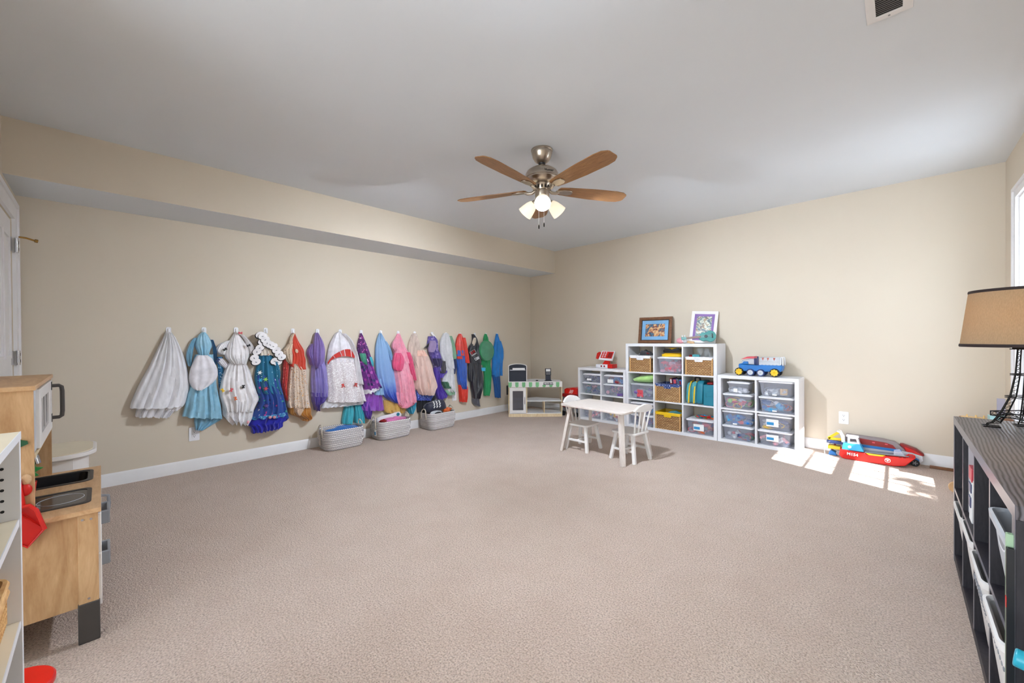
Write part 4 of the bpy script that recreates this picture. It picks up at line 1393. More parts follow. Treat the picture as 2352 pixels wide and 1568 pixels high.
GARMENT_SHAPES = {
 'tulle_skirt': [
  ('underskirt','white_cloth',0.012,0.02,0.07,9,0.012,[(-4.514,1.17,-4.482,1.17),(-4.528,1.138,-4.458,1.138),(-4.54,1.082,-4.438,1.08),(-4.56,1.007,-4.424,1.003),(-4.584,0.927,-4.405,0.918),(-4.608,0.841,-4.396,0.827),(-4.632,0.757,-4.382,0.735),(-4.648,0.672,-4.388,0.644),(-4.656,0.593,-4.414,0.563),(-4.652,0.556,-4.449,0.529)],{}),
  ('overskirt','tulle_white',0.006,0.035,0.12,7,0.02,[(-4.519,1.173,-4.478,1.173),(-4.529,1.138,-4.459,1.138),(-4.551,1.082,-4.435,1.08),(-4.58,1.008,-4.411,1.003),(-4.618,0.904,-4.387,0.892),(-4.655,0.821,-4.373,0.8),(-4.684,0.75,-4.369,0.722),(-4.709,0.68,-4.385,0.645),(-4.727,0.622,-4.4,0.582),(-4.734,0.584,-4.416,0.558)],{}),
  ('hem_frill','tulle_white',0.02,0.05,0.08,14,0.02,[(-4.647,0.674,-4.41,0.649),(-4.675,0.616,-4.431,0.587),(-4.697,0.565,-4.466,0.534),(-4.705,0.514,-4.5,0.484)],{}),
  ('waistband','white_cloth',0.008,0.03,0.04,3,0.004,[(-4.515,1.176,-4.478,1.177),(-4.519,1.154,-4.473,1.154),(-4.523,1.135,-4.456,1.135)],{}),
 ],
 'apron_dress': [
  ('bodice','satin_blue',0.012,0.03,0.06,5,0.008,[(-4.281,1.176,-4.257,1.176),(-4.305,1.151,-4.239,1.151),(-4.324,1.105,-4.22,1.104),(-4.33,1.059,-4.21,1.057),(-4.317,1.019,-4.226,1.017),(-4.307,0.979,-4.238,0.977)],{}),
  ('sleeve','satin_blue2',0.008,0.02,0.05,4,0.008,[(-4.335,1.128,-4.312,1.128),(-4.356,1.099,-4.325,1.098),(-4.377,1.047,-4.336,1.046),(-4.388,0.995,-4.344,0.993),(-4.388,0.943,-4.35,0.941),(-4.379,0.89,-4.353,0.889)],{}),
  ('ruffle','ruffle_blue',0.01,0.02,0.04,8,0.008,[(-4.224,1.111,-4.202,1.111),(-4.21,1.07,-4.191,1.07),(-4.205,1.016,-4.178,1.015),(-4.201,0.948,-4.179,0.947),(-4.204,0.894,-4.185,0.893)],{}),
  ('skirt','satin_blue',0.012,0.05,0.09,6,0.018,[(-4.33,0.987,-4.202,0.983),(-4.354,0.903,-4.198,0.895),(-4.365,0.826,-4.19,0.814),(-4.368,0.741,-4.186,0.725),(-4.385,0.658,-4.173,0.636),(-4.401,0.569,-4.157,0.539),(-4.414,0.507,-4.152,0.47),(-4.422,0.475,-4.147,0.418)],{}),
  ('skirt_back','satin_blue2',0.006,0.03,0.06,5,0.012,[(-4.342,0.507,-4.142,0.48),(-4.34,0.441,-4.149,0.412),(-4.341,0.408,-4.188,0.384),(-4.338,0.375,-4.238,0.358),(-4.336,0.348,-4.281,0.338)],{}),
  ('apron','satin_white',0.06,0.035,0.05,3,0.008,[(-4.321,0.981,-4.25,0.978),(-4.337,0.955,-4.221,0.951),(-4.352,0.917,-4.202,0.91),(-4.368,0.866,-4.184,0.855),(-4.376,0.815,-4.182,0.801),(-4.377,0.77,-4.204,0.756),(-4.369,0.737,-4.231,0.725),(-4.357,0.71,-4.264,0.701),(-4.337,0.688,-4.295,0.684)],{}),
 ],
 'butterfly_dress': [
  ('bodice','white_cloth',0.014,0.03,0.09,9,0.012,[(-4.044,1.179,-4.027,1.179),(-4.065,1.144,-4.009,1.144),(-4.088,1.103,-3.983,1.102),(-4.106,1.055,-3.953,1.052),(-4.121,1.0,-3.936,0.995),(-4.118,0.952,-3.939,0.945),(-4.096,0.917,-3.955,0.911),(-4.085,0.896,-3.961,0.89)],{}),
  ('sleeve','white_cloth',0.01,0.03,0.05,5,0.01,[(-4.102,1.103,-4.073,1.103),(-4.153,1.076,-4.097,1.075),(-4.179,1.043,-4.108,1.041),(-4.185,1.009,-4.115,1.007),(-4.16,0.981,-4.12,0.98)],{}),
  ('sleeve','white_cloth',0.012,0.03,0.06,5,0.01,[(-4.004,1.155,-3.977,1.155),(-3.98,1.116,-3.944,1.116),(-3.963,1.074,-3.914,1.073),(-3.951,1.024,-3.896,1.022),(-3.939,0.981,-3.906,0.98)],{}),
  ('shoulder_lace','lace_white',0.01,0.02,0.03,4,0.006,[(-4.186,0.947,-4.136,0.945),(-4.178,0.92,-4.108,0.917),(-4.153,0.884,-4.091,0.881),(-4.12,0.855,-4.091,0.853)],{}),
  ('skirt','white_cloth',0.014,0.06,0.12,7,0.022,[(-4.089,0.907,-3.969,0.901),(-4.112,0.871,-3.948,0.861),(-4.132,0.817,-3.93,0.804),(-4.149,0.757,-3.916,0.739),(-4.161,0.69,-3.895,0.665),(-4.167,0.637,-3.88,0.607),(-4.162,0.589,-3.871,0.555),(-4.149,0.54,-3.89,0.508),(-4.138,0.484,-3.916,0.454)],{}),
  ('hem_lace','lace_white',0.012,0.09,0.12,6,0.022,[(-4.169,0.634,-3.873,0.603),(-4.161,0.583,-3.867,0.549),(-4.15,0.534,-3.899,0.502),(-4.148,0.486,-3.911,0.454),(-4.146,0.445,-3.924,0.413),(-4.101,0.405,-3.955,0.382)],{'spikes':5}),
 ],
 'printed_dress': [
  ('body','print_blue',0.004,0.01,0.02,4,0.005,[(-4.181,0.961,-4.134,0.959),(-4.171,0.864,-4.129,0.862),(-4.169,0.796,-4.13,0.793),(-4.167,0.713,-4.136,0.711),(-4.162,0.644,-4.131,0.641),(-4.155,0.561,-4.126,0.558)],{}),
 ],
 'embroidered_dress': [
  ('bodice','white_peach',0.014,0.03,0.07,5,0.01,[(-3.825,1.174,-3.796,1.174),(-3.844,1.123,-3.771,1.122),(-3.857,1.065,-3.752,1.063),(-3.87,1.015,-3.732,1.011),(-3.868,0.964,-3.726,0.959)],{}),
  ('skirt','teal_cloth',0.014,0.05,0.08,5,0.02,[(-3.861,0.968,-3.746,0.964),(-3.874,0.9,-3.723,0.893),(-3.887,0.836,-3.704,0.825),(-3.897,0.772,-3.691,0.757),(-3.892,0.7,-3.682,0.681),(-3.88,0.641,-3.669,0.62),(-3.871,0.611,-3.659,0.589)],{}),
  ('skirt_tier','navy_floral',0.014,0.06,0.1,6,0.022,[(-3.893,0.779,-3.688,0.765),(-3.891,0.693,-3.678,0.674),(-3.876,0.62,-3.662,0.598),(-3.868,0.547,-3.646,0.521),(-3.887,0.478,-3.633,0.445),(-3.922,0.429,-3.624,0.387),(-3.946,0.4,-3.617,0.352)],{}),
  ('sash','teal_cloth',0.06,0.03,0.03,3,0.006,[(-3.752,0.902,-3.716,0.9),(-3.743,0.843,-3.7,0.84),(-3.73,0.783,-3.691,0.78),(-3.718,0.738,-3.698,0.736)],{}),
  ('trim_band','band_blue',0.016,0.1,0.1,6,0.02,[(-3.95,0.403,-3.628,0.408),(-3.956,0.379,-3.622,0.377)],{}),
  ('hem_flounce','royal_blue',0.012,0.085,0.11,8,0.026,[(-3.952,0.388,-3.623,0.384),(-3.967,0.362,-3.617,0.353),(-3.973,0.332,-3.634,0.326),(-3.943,0.316,-3.668,0.312),(-3.932,0.286,-3.672,0.272),(-3.929,0.257,-3.696,0.261)],{}),
 ],
 'red_gold_dress': [
  ('bodice','red_cloth',0.014,0.03,0.07,5,0.01,[(-3.568,1.171,-3.55,1.171),(-3.585,1.129,-3.533,1.129),(-3.596,1.084,-3.512,1.083),(-3.604,1.038,-3.484,1.036),(-3.597,1.0,-3.466,0.997),(-3.584,0.954,-3.463,0.95),(-3.588,0.909,-3.452,0.903),(-3.599,0.856,-3.453,0.848),(-3.571,0.816,-3.45,0.809)],{}),
  ('sleeve','print_cream',0.02,0.04,0.06,4,0.01,[(-3.605,1.069,-3.57,1.068),(-3.643,1.032,-3.571,1.03),(-3.661,0.994,-3.571,0.992),(-3.658,0.949,-3.572,0.946),(-3.641,0.904,-3.576,0.901),(-3.614,0.872,-3.586,0.871)],{}),
  ('collar','print_cream',0.03,0.02,0.03,3,0.004,[(-3.567,1.171,-3.552,1.171),(-3.592,1.137,-3.56,1.137),(-3.606,1.091,-3.571,1.091),(-3.614,1.054,-3.579,1.053)],{}),
  ('side_panel','red_print',0.01,0.04,0.06,4,0.012,[(-3.652,0.926,-3.614,0.925),(-3.663,0.852,-3.605,0.848),(-3.667,0.762,-3.612,0.758),(-3.675,0.665,-3.624,0.66),(-3.662,0.581,-3.628,0.577),(-3.646,0.519,-3.629,0.517)],{}),
  ('skirt','print_gold',0.014,0.06,0.1,6,0.018,[(-3.577,0.871,-3.542,0.869),(-3.591,0.841,-3.485,0.835),(-3.602,0.804,-3.457,0.795),(-3.61,0.729,-3.447,0.716),(-3.617,0.654,-3.44,0.638),(-3.629,0.565,-3.43,0.543),(-3.636,0.49,-3.42,0.464),(-3.63,0.452,-3.417,0.424)],{}),
  ('underskirt','gold_cloth',0.01,0.07,0.08,12,0.016,[(-3.624,0.473,-3.414,0.446),(-3.618,0.426,-3.403,0.398),(-3.608,0.38,-3.404,0.351),(-3.552,0.349,-3.4,0.327),(-3.506,0.319,-3.404,0.304),(-3.499,0.302,-3.437,0.293)],{}),
  ('lace_point','lace_cream',0.05,0.05,0.06,3,0.01,[(-3.594,0.464,-3.474,0.449),(-3.58,0.432,-3.481,0.419),(-3.577,0.401,-3.503,0.391),(-3.553,0.364,-3.525,0.36)],{}),
 ],
 'purple_cape_dress': [
  ('cape','purple_satin',0.03,0.03,0.07,4,0.014,[(-3.362,1.176,-3.336,1.176),(-3.374,1.128,-3.306,1.128),(-3.382,1.073,-3.283,1.072),(-3.388,1.011,-3.272,1.008),(-3.391,0.948,-3.274,0.944),(-3.388,0.885,-3.285,0.88),(-3.381,0.837,-3.328,0.834),(-3.373,0.817,-3.351,0.816)],{}),
  ('sleeve','purple_satin',0.01,0.03,0.05,4,0.01,[(-3.395,1.066,-3.354,1.065),(-3.429,1.019,-3.365,1.018),(-3.441,0.964,-3.37,0.962),(-3.423,0.909,-3.37,0.907),(-3.416,0.861,-3.375,0.859),(-3.401,0.841,-3.379,0.84)],{}),
  ('skirt','lilac_satin',0.012,0.05,0.09,6,0.022,[(-3.39,0.9,-3.272,0.895),(-3.398,0.822,-3.257,0.814),(-3.404,0.736,-3.246,0.724),(-3.407,0.65,-3.239,0.635),(-3.404,0.579,-3.248,0.563),(-3.405,0.532,-3.252,0.515)],{}),
  ('hem_band','violet_satin',0.01,0.08,0.09,6,0.024,[(-3.407,0.572,-3.251,0.556),(-3.402,0.524,-3.256,0.508),(-3.397,0.477,-3.287,0.463),(-3.386,0.444,-3.326,0.436),(-3.376,0.387,-3.334,0.382)],{}),
 ],
 'sequin_dress': [
  ('shoulder','satin_white',0.014,0.03,0.08,7,0.012,[(-3.126,1.187,-3.101,1.187),(-3.162,1.157,-3.064,1.157),(-3.187,1.112,-3.014,1.111),(-3.216,1.055,-2.98,1.051),(-3.232,0.99,-2.955,0.983),(-3.241,0.926,-2.938,0.914),(-3.245,0.878,-2.921,0.863)],{}),
  ('skirt','sequin_white',0.014,0.08,0.12,6,0.02,[(-3.253,0.895,-2.936,0.881),(-3.259,0.831,-2.919,0.813),(-3.26,0.751,-2.902,0.726),(-3.256,0.662,-2.881,0.631),(-3.251,0.581,-2.86,0.543),(-3.257,0.51,-2.843,0.464),(-3.262,0.458,-2.832,0.419)],{}),
  ('veil','tulle_white',0.04,0.04,0.09,5,0.015,[(-3.103,1.169,-3.053,1.169),(-3.045,1.102,-2.994,1.102),(-3.012,1.027,-2.961,1.026),(-2.996,0.951,-2.936,0.949),(-2.98,0.866,-2.919,0.864),(-2.972,0.748,-2.903,0.743),(-2.982,0.622,-2.878,0.613)],{}),
  ('underlayer','tulle_white',0.008,0.06,0.08,8,0.015,[(-3.247,0.522,-2.847,0.479),(-3.267,0.476,-2.839,0.426),(-3.29,0.438,-2.848,0.384),(-3.306,0.4,-2.989,0.393)],{}),
 ],
 'teal_pants': [
  ('leg','teal_satin',0.008,0.03,0.06,4,0.014,[(-3.049,0.457,-2.981,0.449),(-3.062,0.392,-2.964,0.379),(-3.08,0.319,-2.956,0.302),(-3.094,0.254,-2.965,0.235),(-3.095,0.204,-2.983,0.186)],{}),
  ('leg','teal_satin',0.012,0.03,0.07,4,0.014,[(-2.967,0.448,-2.905,0.441),(-2.959,0.379,-2.88,0.369),(-2.955,0.302,-2.854,0.288),(-2.96,0.235,-2.841,0.217),(-2.961,0.192,-2.846,0.174)],{}),
 ],
 'galaxy_dress': [
  ('bodice','galaxy',0.014,0.02,0.07,4,0.012,[(-2.88,1.174,-2.862,1.175),(-2.894,1.127,-2.845,1.127),(-2.911,1.059,-2.814,1.057),(-2.915,0.982,-2.783,0.978),(-2.901,0.913,-2.761,0.908),(-2.884,0.835,-2.738,0.827)],{}),
  ('chest_panel','green_satin',0.055,0.03,0.04,4,0.01,[(-2.907,0.952,-2.841,0.95),(-2.899,0.914,-2.832,0.911),(-2.886,0.87,-2.828,0.868),(-2.855,0.826,-2.829,0.825)],{}),
  ('side_sash','teal_satin',0.045,0.03,0.04,3,0.008,[(-2.805,0.91,-2.763,0.908),(-2.801,0.858,-2.746,0.855),(-2.792,0.805,-2.746,0.802)],{}),
  ('skirt','galaxy2',0.014,0.06,0.12,5,0.022,[(-2.898,0.862,-2.754,0.856),(-2.888,0.776,-2.732,0.767),(-2.874,0.69,-2.695,0.676),(-2.859,0.611,-2.663,0.594),(-2.851,0.542,-2.647,0.566)],{}),
  ('hem_band','satin_white',0.012,0.12,0.12,5,0.02,[(-2.86,0.544,-2.656,0.577),(-2.849,0.496,-2.697,0.546)],{}),
 ],
 'violet_skirt': [
  ('skirt','purple_satin2',0.006,0.04,0.06,6,0.016,[(-2.827,0.519,-2.63,0.499),(-2.855,0.444,-2.617,0.417),(-2.878,0.377,-2.608,0.343),(-2.892,0.319,-2.604,0.28)],{}),
  ('hem_lobe','purple_deep',0.006,0.05,0.06,4,0.016,[(-2.901,0.415,-2.766,0.399),(-2.866,0.342,-2.748,0.326),(-2.849,0.27,-2.758,0.257),(-2.822,0.214,-2.777,0.207)],{}),
 ],
 'ombre_dress': [
  ('body','ombre_blue',0.014,0.02,0.08,5,0.018,[(-2.656,1.176,-2.628,1.176),(-2.676,1.127,-2.599,1.126),(-2.696,1.056,-2.561,1.054),(-2.706,0.976,-2.532,0.972),(-2.709,0.897,-2.518,0.889),(-2.708,0.799,-2.489,0.788),(-2.699,0.71,-2.475,0.695),(-2.686,0.621,-2.463,0.602),(-2.654,0.529,-2.454,0.509),(-2.606,0.443,-2.449,0.426),(-2.508,0.359,-2.453,0.353)],{}),
  ('sleeve','pale_blue',0.03,0.03,0.05,3,0.01,[(-2.604,1.081,-2.575,1.081),(-2.576,1.018,-2.536,1.017),(-2.557,0.954,-2.517,0.953),(-2.543,0.9,-2.513,0.898),(-2.538,0.863,-2.523,0.863)],{}),
  ('side_flap','pale_blue',0.02,0.05,0.06,4,0.012,[(-2.705,0.658,-2.638,0.653),(-2.72,0.571,-2.629,0.563),(-2.739,0.494,-2.611,0.48),(-2.735,0.476,-2.606,0.462)],{}),
 ],
 'golden_skirt': [
  ('skirt','gold_satin',0.006,0.04,0.06,7,0.018,[(-2.602,0.397,-2.329,0.365),(-2.608,0.334,-2.324,0.299),(-2.613,0.281,-2.319,0.242),(-2.594,0.251,-2.33,0.215)],{}),
 ],
 'pink_dress': [
  ('bodice','pink_satin',0.014,0.02,0.07,5,0.014,[(-2.422,1.172,-2.391,1.172),(-2.448,1.126,-2.371,1.126),(-2.479,1.062,-2.34,1.06),(-2.492,0.998,-2.309,0.994),(-2.48,0.943,-2.272,0.936),(-2.471,0.878,-2.246,0.869),(-2.471,0.823,-2.241,0.812)],{}),
  ('puff_sleeve','pink_satin',0.04,0.03,0.05,4,0.012,[(-2.471,1.108,-2.42,1.107),(-2.502,1.062,-2.431,1.061),(-2.51,1.008,-2.442,1.006),(-2.493,0.975,-2.452,0.974)],{}),
  ('peplum','hot_pink',0.05,0.04,0.06,5,0.014,[(-2.482,0.944,-2.401,0.941),(-2.503,0.89,-2.365,0.884),(-2.514,0.827,-2.366,0.819),(-2.509,0.772,-2.382,0.765),(-2.485,0.734,-2.403,0.729)],{}),
  ('skirt','pink_satin2',0.014,0.06,0.11,8,0.024,[(-2.487,0.843,-2.258,0.833),(-2.488,0.752,-2.237,0.737),(-2.481,0.66,-2.222,0.641),(-2.472,0.577,-2.212,0.555),(-2.468,0.495,-2.202,0.468),(-2.469,0.412,-2.192,0.381),(-2.452,0.364,-2.193,0.333)],{}),
  ('side_ribbon','hot_pink',0.06,0.03,0.04,3,0.01,[(-2.333,0.948,-2.285,0.947),(-2.318,0.873,-2.254,0.871),(-2.298,0.779,-2.233,0.775),(-2.277,0.683,-2.212,0.679),(-2.24,0.605,-2.202,0.602)],{}),
  ('hem_ruffle','pink_satin',0.012,0.1,0.12,10,0.022,[(-2.479,0.479,-2.201,0.45),(-2.48,0.406,-2.197,0.374),(-2.461,0.349,-2.219,0.319),(-2.43,0.317,-2.273,0.298),(-2.42,0.293,-2.337,0.282)],{}),
 ],
 'fringed_skirt': [
  ('skirt','cyan_fringe',0.006,0.04,0.05,10,0.01,[(-2.326,0.364,-2.164,0.345),(-2.332,0.299,-2.17,0.279),(-2.296,0.247,-2.187,0.233),(-2.275,0.197,-2.221,0.19)],{}),
 ],
 'peach_tutu': [
  ('sheer_overlay','tulle_peach',0.01,0.02,0.06,5,0.014,[(-2.205,1.178,-2.161,1.178),(-2.244,1.125,-2.139,1.125),(-2.272,1.05,-2.112,1.048),(-2.283,0.965,-2.113,0.96),(-2.257,0.888,-2.147,0.884),(-2.215,0.801,-2.159,0.798),(-2.204,0.752,-2.149,0.749)],{}),
  ('waist_ruffle','peach_cloth',0.03,0.05,0.07,10,0.012,[(-2.163,0.967,-2.073,0.965),(-2.174,0.934,-2.045,0.93),(-2.18,0.896,-2.022,0.89)],{}),
  ('tutu','tulle_peach2',0.014,0.06,0.13,10,0.022,[(-2.18,0.944,-2.062,0.94),(-2.197,0.878,-1.994,0.87),(-2.207,0.783,-1.954,0.769),(-2.204,0.688,-1.931,0.669),(-2.194,0.601,-1.902,0.578),(-2.19,0.525,-1.882,0.497),(-2.173,0.475,-1.916,0.45),(-2.146,0.415,-1.952,0.394)],{}),
  ('underskirt','peach_cloth',0.016,0.05,0.1,8,0.016,[(-2.178,0.905,-2.031,0.9),(-2.19,0.829,-1.974,0.819),(-2.191,0.734,-1.952,0.719),(-2.17,0.637,-1.941,0.62),(-2.154,0.54,-1.942,0.521),(-2.138,0.452,-1.955,0.433)],{}),
  ('left_frill','tulle_peach2',0.012,0.04,0.06,5,0.014,[(-2.21,0.753,-2.166,0.751),(-2.205,0.657,-2.156,0.654),(-2.206,0.571,-2.168,0.568),(-2.212,0.495,-2.174,0.492)],{}),
 ],
 'sequin_skirt': [
  ('band','sequin_navy',0.008,0.05,0.06,7,0.014,[(-2.174,0.472,-1.88,0.444),(-2.171,0.415,-1.904,0.386),(-2.17,0.347,-1.953,0.322)],{}),
  ('skirt','black_cloth',0.004,0.03,0.05,6,0.012,[(-2.176,0.471,-1.857,0.44),(-2.171,0.365,-1.871,0.331),(-2.161,0.277,-1.943,0.25),(-2.156,0.199,-2.003,0.178)],{}),
 ],
 'violet_costume': [
  ('torso','violet_mottled',0.014,0.03,0.07,4,0.014,[(-1.987,1.139,-1.886,1.139),(-1.999,1.085,-1.844,1.084),(-2.008,1.026,-1.837,1.024),(-1.994,0.967,-1.834,0.963),(-1.983,0.918,-1.81,0.912),(-1.955,0.847,-1.792,0.841),(-1.92,0.776,-1.793,0.77),(-1.897,0.695,-1.8,0.689)],{}),
  ('neck_loop','white_cloth',0.02,0.02,0.02,1,0.002,[(-1.958,1.179,-1.929,1.179),(-1.941,1.159,-1.899,1.159),(-1.918,1.134,-1.878,1.134),(-1.9,1.112,-1.873,1.112)],{}),
  ('chest_panel','mauve_cloth',0.06,0.03,0.035,2,0.005,[(-1.987,1.085,-1.916,1.085),(-1.999,1.036,-1.899,1.035),(-2.017,0.978,-1.912,0.975),(-2.006,0.939,-1.948,0.937)],{}),
  ('strap','black_cloth',0.03,0.02,0.02,2,0.004,[(-1.996,1.056,-1.978,1.056),(-2.025,1.017,-1.985,1.016),(-2.058,0.993,-2.014,0.992)],{}),
  ('leg','violet_deep',0.014,0.05,0.08,5,0.018,[(-1.916,0.737,-1.807,0.73),(-1.905,0.636,-1.814,0.63),(-1.894,0.546,-1.821,0.54),(-1.889,0.476,-1.791,0.466),(-1.889,0.416,-1.736,0.4),(-1.884,0.375,-1.715,0.357),(-1.86,0.317,-1.73,0.348)],{}),
  ('belt','dark_purple',0.05,0.04,0.045,3,0.012,[(-1.952,0.858,-1.814,0.852),(-1.935,0.808,-1.812,0.802),(-1.912,0.757,-1.818,0.752)],{}),
  ('arm','violet_deep',0.06,0.03,0.04,3,0.008,[(-1.782,0.695,-1.739,0.692),(-1.832,0.673,-1.739,0.667),(-1.85,0.644,-1.783,0.639),(-1.857,0.605,-1.814,0.601)],{}),
 ],
 'white_green_costume': [
  ('torso','white_grey',0.014,0.03,0.07,4,0.014,[(-1.751,1.18,-1.682,1.18),(-1.783,1.124,-1.644,1.124),(-1.807,1.053,-1.619,1.051),(-1.813,0.973,-1.601,0.968),(-1.804,0.892,-1.595,0.884),(-1.768,0.809,-1.59,0.801),(-1.725,0.715,-1.591,0.707)],{}),
  ('sleeve','sage_cloth',0.02,0.03,0.05,3,0.01,[(-1.675,1.144,-1.624,1.144),(-1.644,1.072,-1.593,1.071),(-1.632,0.999,-1.574,0.998),(-1.626,0.927,-1.561,0.925),(-1.633,0.875,-1.559,0.873),(-1.627,0.839,-1.569,0.836)],{}),
  ('legs','white_grey',0.012,0.05,0.08,4,0.016,[(-1.735,0.736,-1.594,0.729),(-1.751,0.646,-1.591,0.635),(-1.783,0.567,-1.586,0.551),(-1.787,0.496,-1.58,0.478),(-1.728,0.409,-1.577,0.394)],{}),
  ('cuff','sage_deep',0.03,0.06,0.07,3,0.01,[(-1.808,0.55,-1.715,0.542),(-1.79,0.508,-1.671,0.497),(-1.766,0.46,-1.665,0.451)],{}),
  ('cuff','sage_cloth',0.03,0.05,0.06,2,0.008,[(-1.761,0.434,-1.583,0.416),(-1.749,0.397,-1.586,0.38),(-1.712,0.357,-1.596,0.371)],{}),
  ('glove','charcoal_cloth',0.06,0.03,0.05,3,0.008,[(-1.814,0.818,-1.759,0.815),(-1.833,0.773,-1.757,0.769),(-1.846,0.724,-1.754,0.719),(-1.84,0.664,-1.767,0.659)],{}),
  ('side_patch','navy_plain',0.03,0.03,0.035,2,0.006,[(-1.618,0.833,-1.56,0.831),(-1.612,0.76,-1.556,0.758),(-1.607,0.698,-1.574,0.696),(-1.614,0.636,-1.594,0.635)],{}),
 ],
 'red_blue_suit': [
  ('torso','red_satin',0.014,0.02,0.06,4,0.012,[(-1.492,1.174,-1.458,1.174),(-1.521,1.134,-1.429,1.133),(-1.545,1.066,-1.389,1.065),(-1.562,0.995,-1.366,0.991),(-1.558,0.923,-1.361,0.917),(-1.547,0.878,-1.362,0.871)],{}),
  ('leg_upper','blue_satin',0.014,0.05,0.07,5,0.016,[(-1.557,0.95,-1.372,0.945),(-1.553,0.824,-1.377,0.817),(-1.54,0.716,-1.379,0.707),(-1.53,0.608,-1.38,0.597),(-1.52,0.517,-1.383,0.506),(-1.477,0.423,-1.396,0.415)],{}),
  ('boot_cover','red_satin',0.013,0.05,0.06,5,0.014,[(-1.513,0.48,-1.391,0.469),(-1.508,0.443,-1.354,0.429),(-1.503,0.371,-1.357,0.356),(-1.5,0.298,-1.364,0.283),(-1.493,0.248,-1.382,0.234)],{}),
  ('sleeve','red_satin',0.04,0.03,0.04,3,0.01,[(-1.465,1.12,-1.407,1.12),(-1.449,1.029,-1.384,1.028),(-1.438,0.938,-1.368,0.936),(-1.427,0.847,-1.351,0.844),(-1.411,0.773,-1.34,0.77)],{}),
  ('cuff_panel','red_satin',0.062,0.02,0.02,2,0.004,[(-1.562,0.87,-1.477,0.867),(-1.557,0.834,-1.472,0.831)],{}),
 ],
 'black_suit': [
  ('torso','black_satin',0.014,0.02,0.07,3,0.012,[(-1.265,1.168,-1.229,1.168),(-1.26,1.11,-1.174,1.109),(-1.273,1.045,-1.15,1.043),(-1.322,0.999,-1.131,0.996),(-1.344,0.935,-1.119,0.929),(-1.341,0.852,-1.108,0.843),(-1.324,0.768,-1.102,0.757)],{}),
  ('neck_strip','beige_cloth',0.04,0.02,0.02,1,0.002,[(-1.249,1.119,-1.218,1.119),(-1.268,1.063,-1.213,1.063),(-1.28,1.008,-1.244,1.007)],{}),
  ('sleeve','black_satin',0.02,0.03,0.04,3,0.01,[(-1.335,0.778,-1.269,0.775),(-1.342,0.704,-1.273,0.7),(-1.346,0.622,-1.276,0.617),(-1.34,0.538,-1.289,0.534),(-1.326,0.509,-1.296,0.507)],{}),
  ('legs','black_satin',0.012,0.05,0.08,5,0.02,[(-1.298,0.786,-1.113,0.777),(-1.287,0.693,-1.107,0.682),(-1.282,0.609,-1.089,0.595),(-1.298,0.517,-1.075,0.499),(-1.296,0.424,-1.079,0.404),(-1.278,0.348,-1.117,0.332),(-1.269,0.273,-1.15,0.259)],{}),
  ('foot_cover','charcoal_satin',0.012,0.06,0.07,3,0.012,[(-1.269,0.282,-1.146,0.268),(-1.273,0.236,-1.153,0.222),(-1.25,0.186,-1.153,0.175),(-1.207,0.153,-1.157,0.147)],{}),
 ],
 'green_shell_costume': [
  ('hood','green_cloth',0.012,0.02,0.05,2,0.01,[(-1.019,1.174,-0.993,1.174),(-1.039,1.128,-0.961,1.128),(-1.05,1.071,-0.951,1.07),(-1.066,1.013,-0.943,1.011)],{}),
  ('torso','green_cloth',0.01,0.04,0.05,3,0.01,[(-1.07,1.023,-0.941,1.021),(-1.091,0.928,-0.922,0.923),(-1.098,0.833,-0.916,0.826),(-1.093,0.728,-0.917,0.719)],{}),
  ('leg','green_cloth',0.012,0.04,0.06,4,0.018,[(-1.078,0.766,-0.929,0.759),(-1.053,0.669,-0.912,0.66),(-1.042,0.572,-0.906,0.562),(-1.043,0.476,-0.915,0.466),(-1.05,0.381,-0.929,0.37),(-1.05,0.287,-0.973,0.279)],{}),
  ('cuff','cyan_plain',0.05,0.03,0.03,2,0.004,[(-1.123,0.693,-1.049,0.689),(-1.12,0.645,-1.052,0.641)],{}),
 ],
 'blue_bodysuit': [
  ('torso','bright_blue',0.012,0.02,0.06,2,0.012,[(-0.792,1.175,-0.762,1.175),(-0.811,1.108,-0.735,1.108),(-0.835,1.019,-0.694,1.017),(-0.86,0.932,-0.667,0.927),(-0.872,0.834,-0.668,0.826),(-0.876,0.726,-0.698,0.717),(-0.882,0.619,-0.727,0.609),(-0.875,0.55,-0.728,0.539)],{}),
  ('sleeve','bright_blue',0.045,0.03,0.035,2,0.008,[(-0.79,1.068,-0.735,1.068),(-0.812,0.95,-0.681,0.947),(-0.817,0.852,-0.675,0.847),(-0.814,0.793,-0.682,0.788),(-0.801,0.741,-0.711,0.737)],{}),
  ('arm','bright_blue',0.03,0.03,0.04,2,0.006,[(-0.745,0.869,-0.665,0.867),(-0.746,0.75,-0.684,0.747),(-0.75,0.651,-0.699,0.648),(-0.742,0.551,-0.711,0.549)],{}),
  ('leg','deep_blue',0.012,0.05,0.06,3,0.012,[(-0.887,0.571,-0.735,0.56),(-0.861,0.491,-0.734,0.481),(-0.846,0.401,-0.735,0.391),(-0.836,0.312,-0.738,0.302),(-0.826,0.23,-0.741,0.221)],{}),
 ],
}
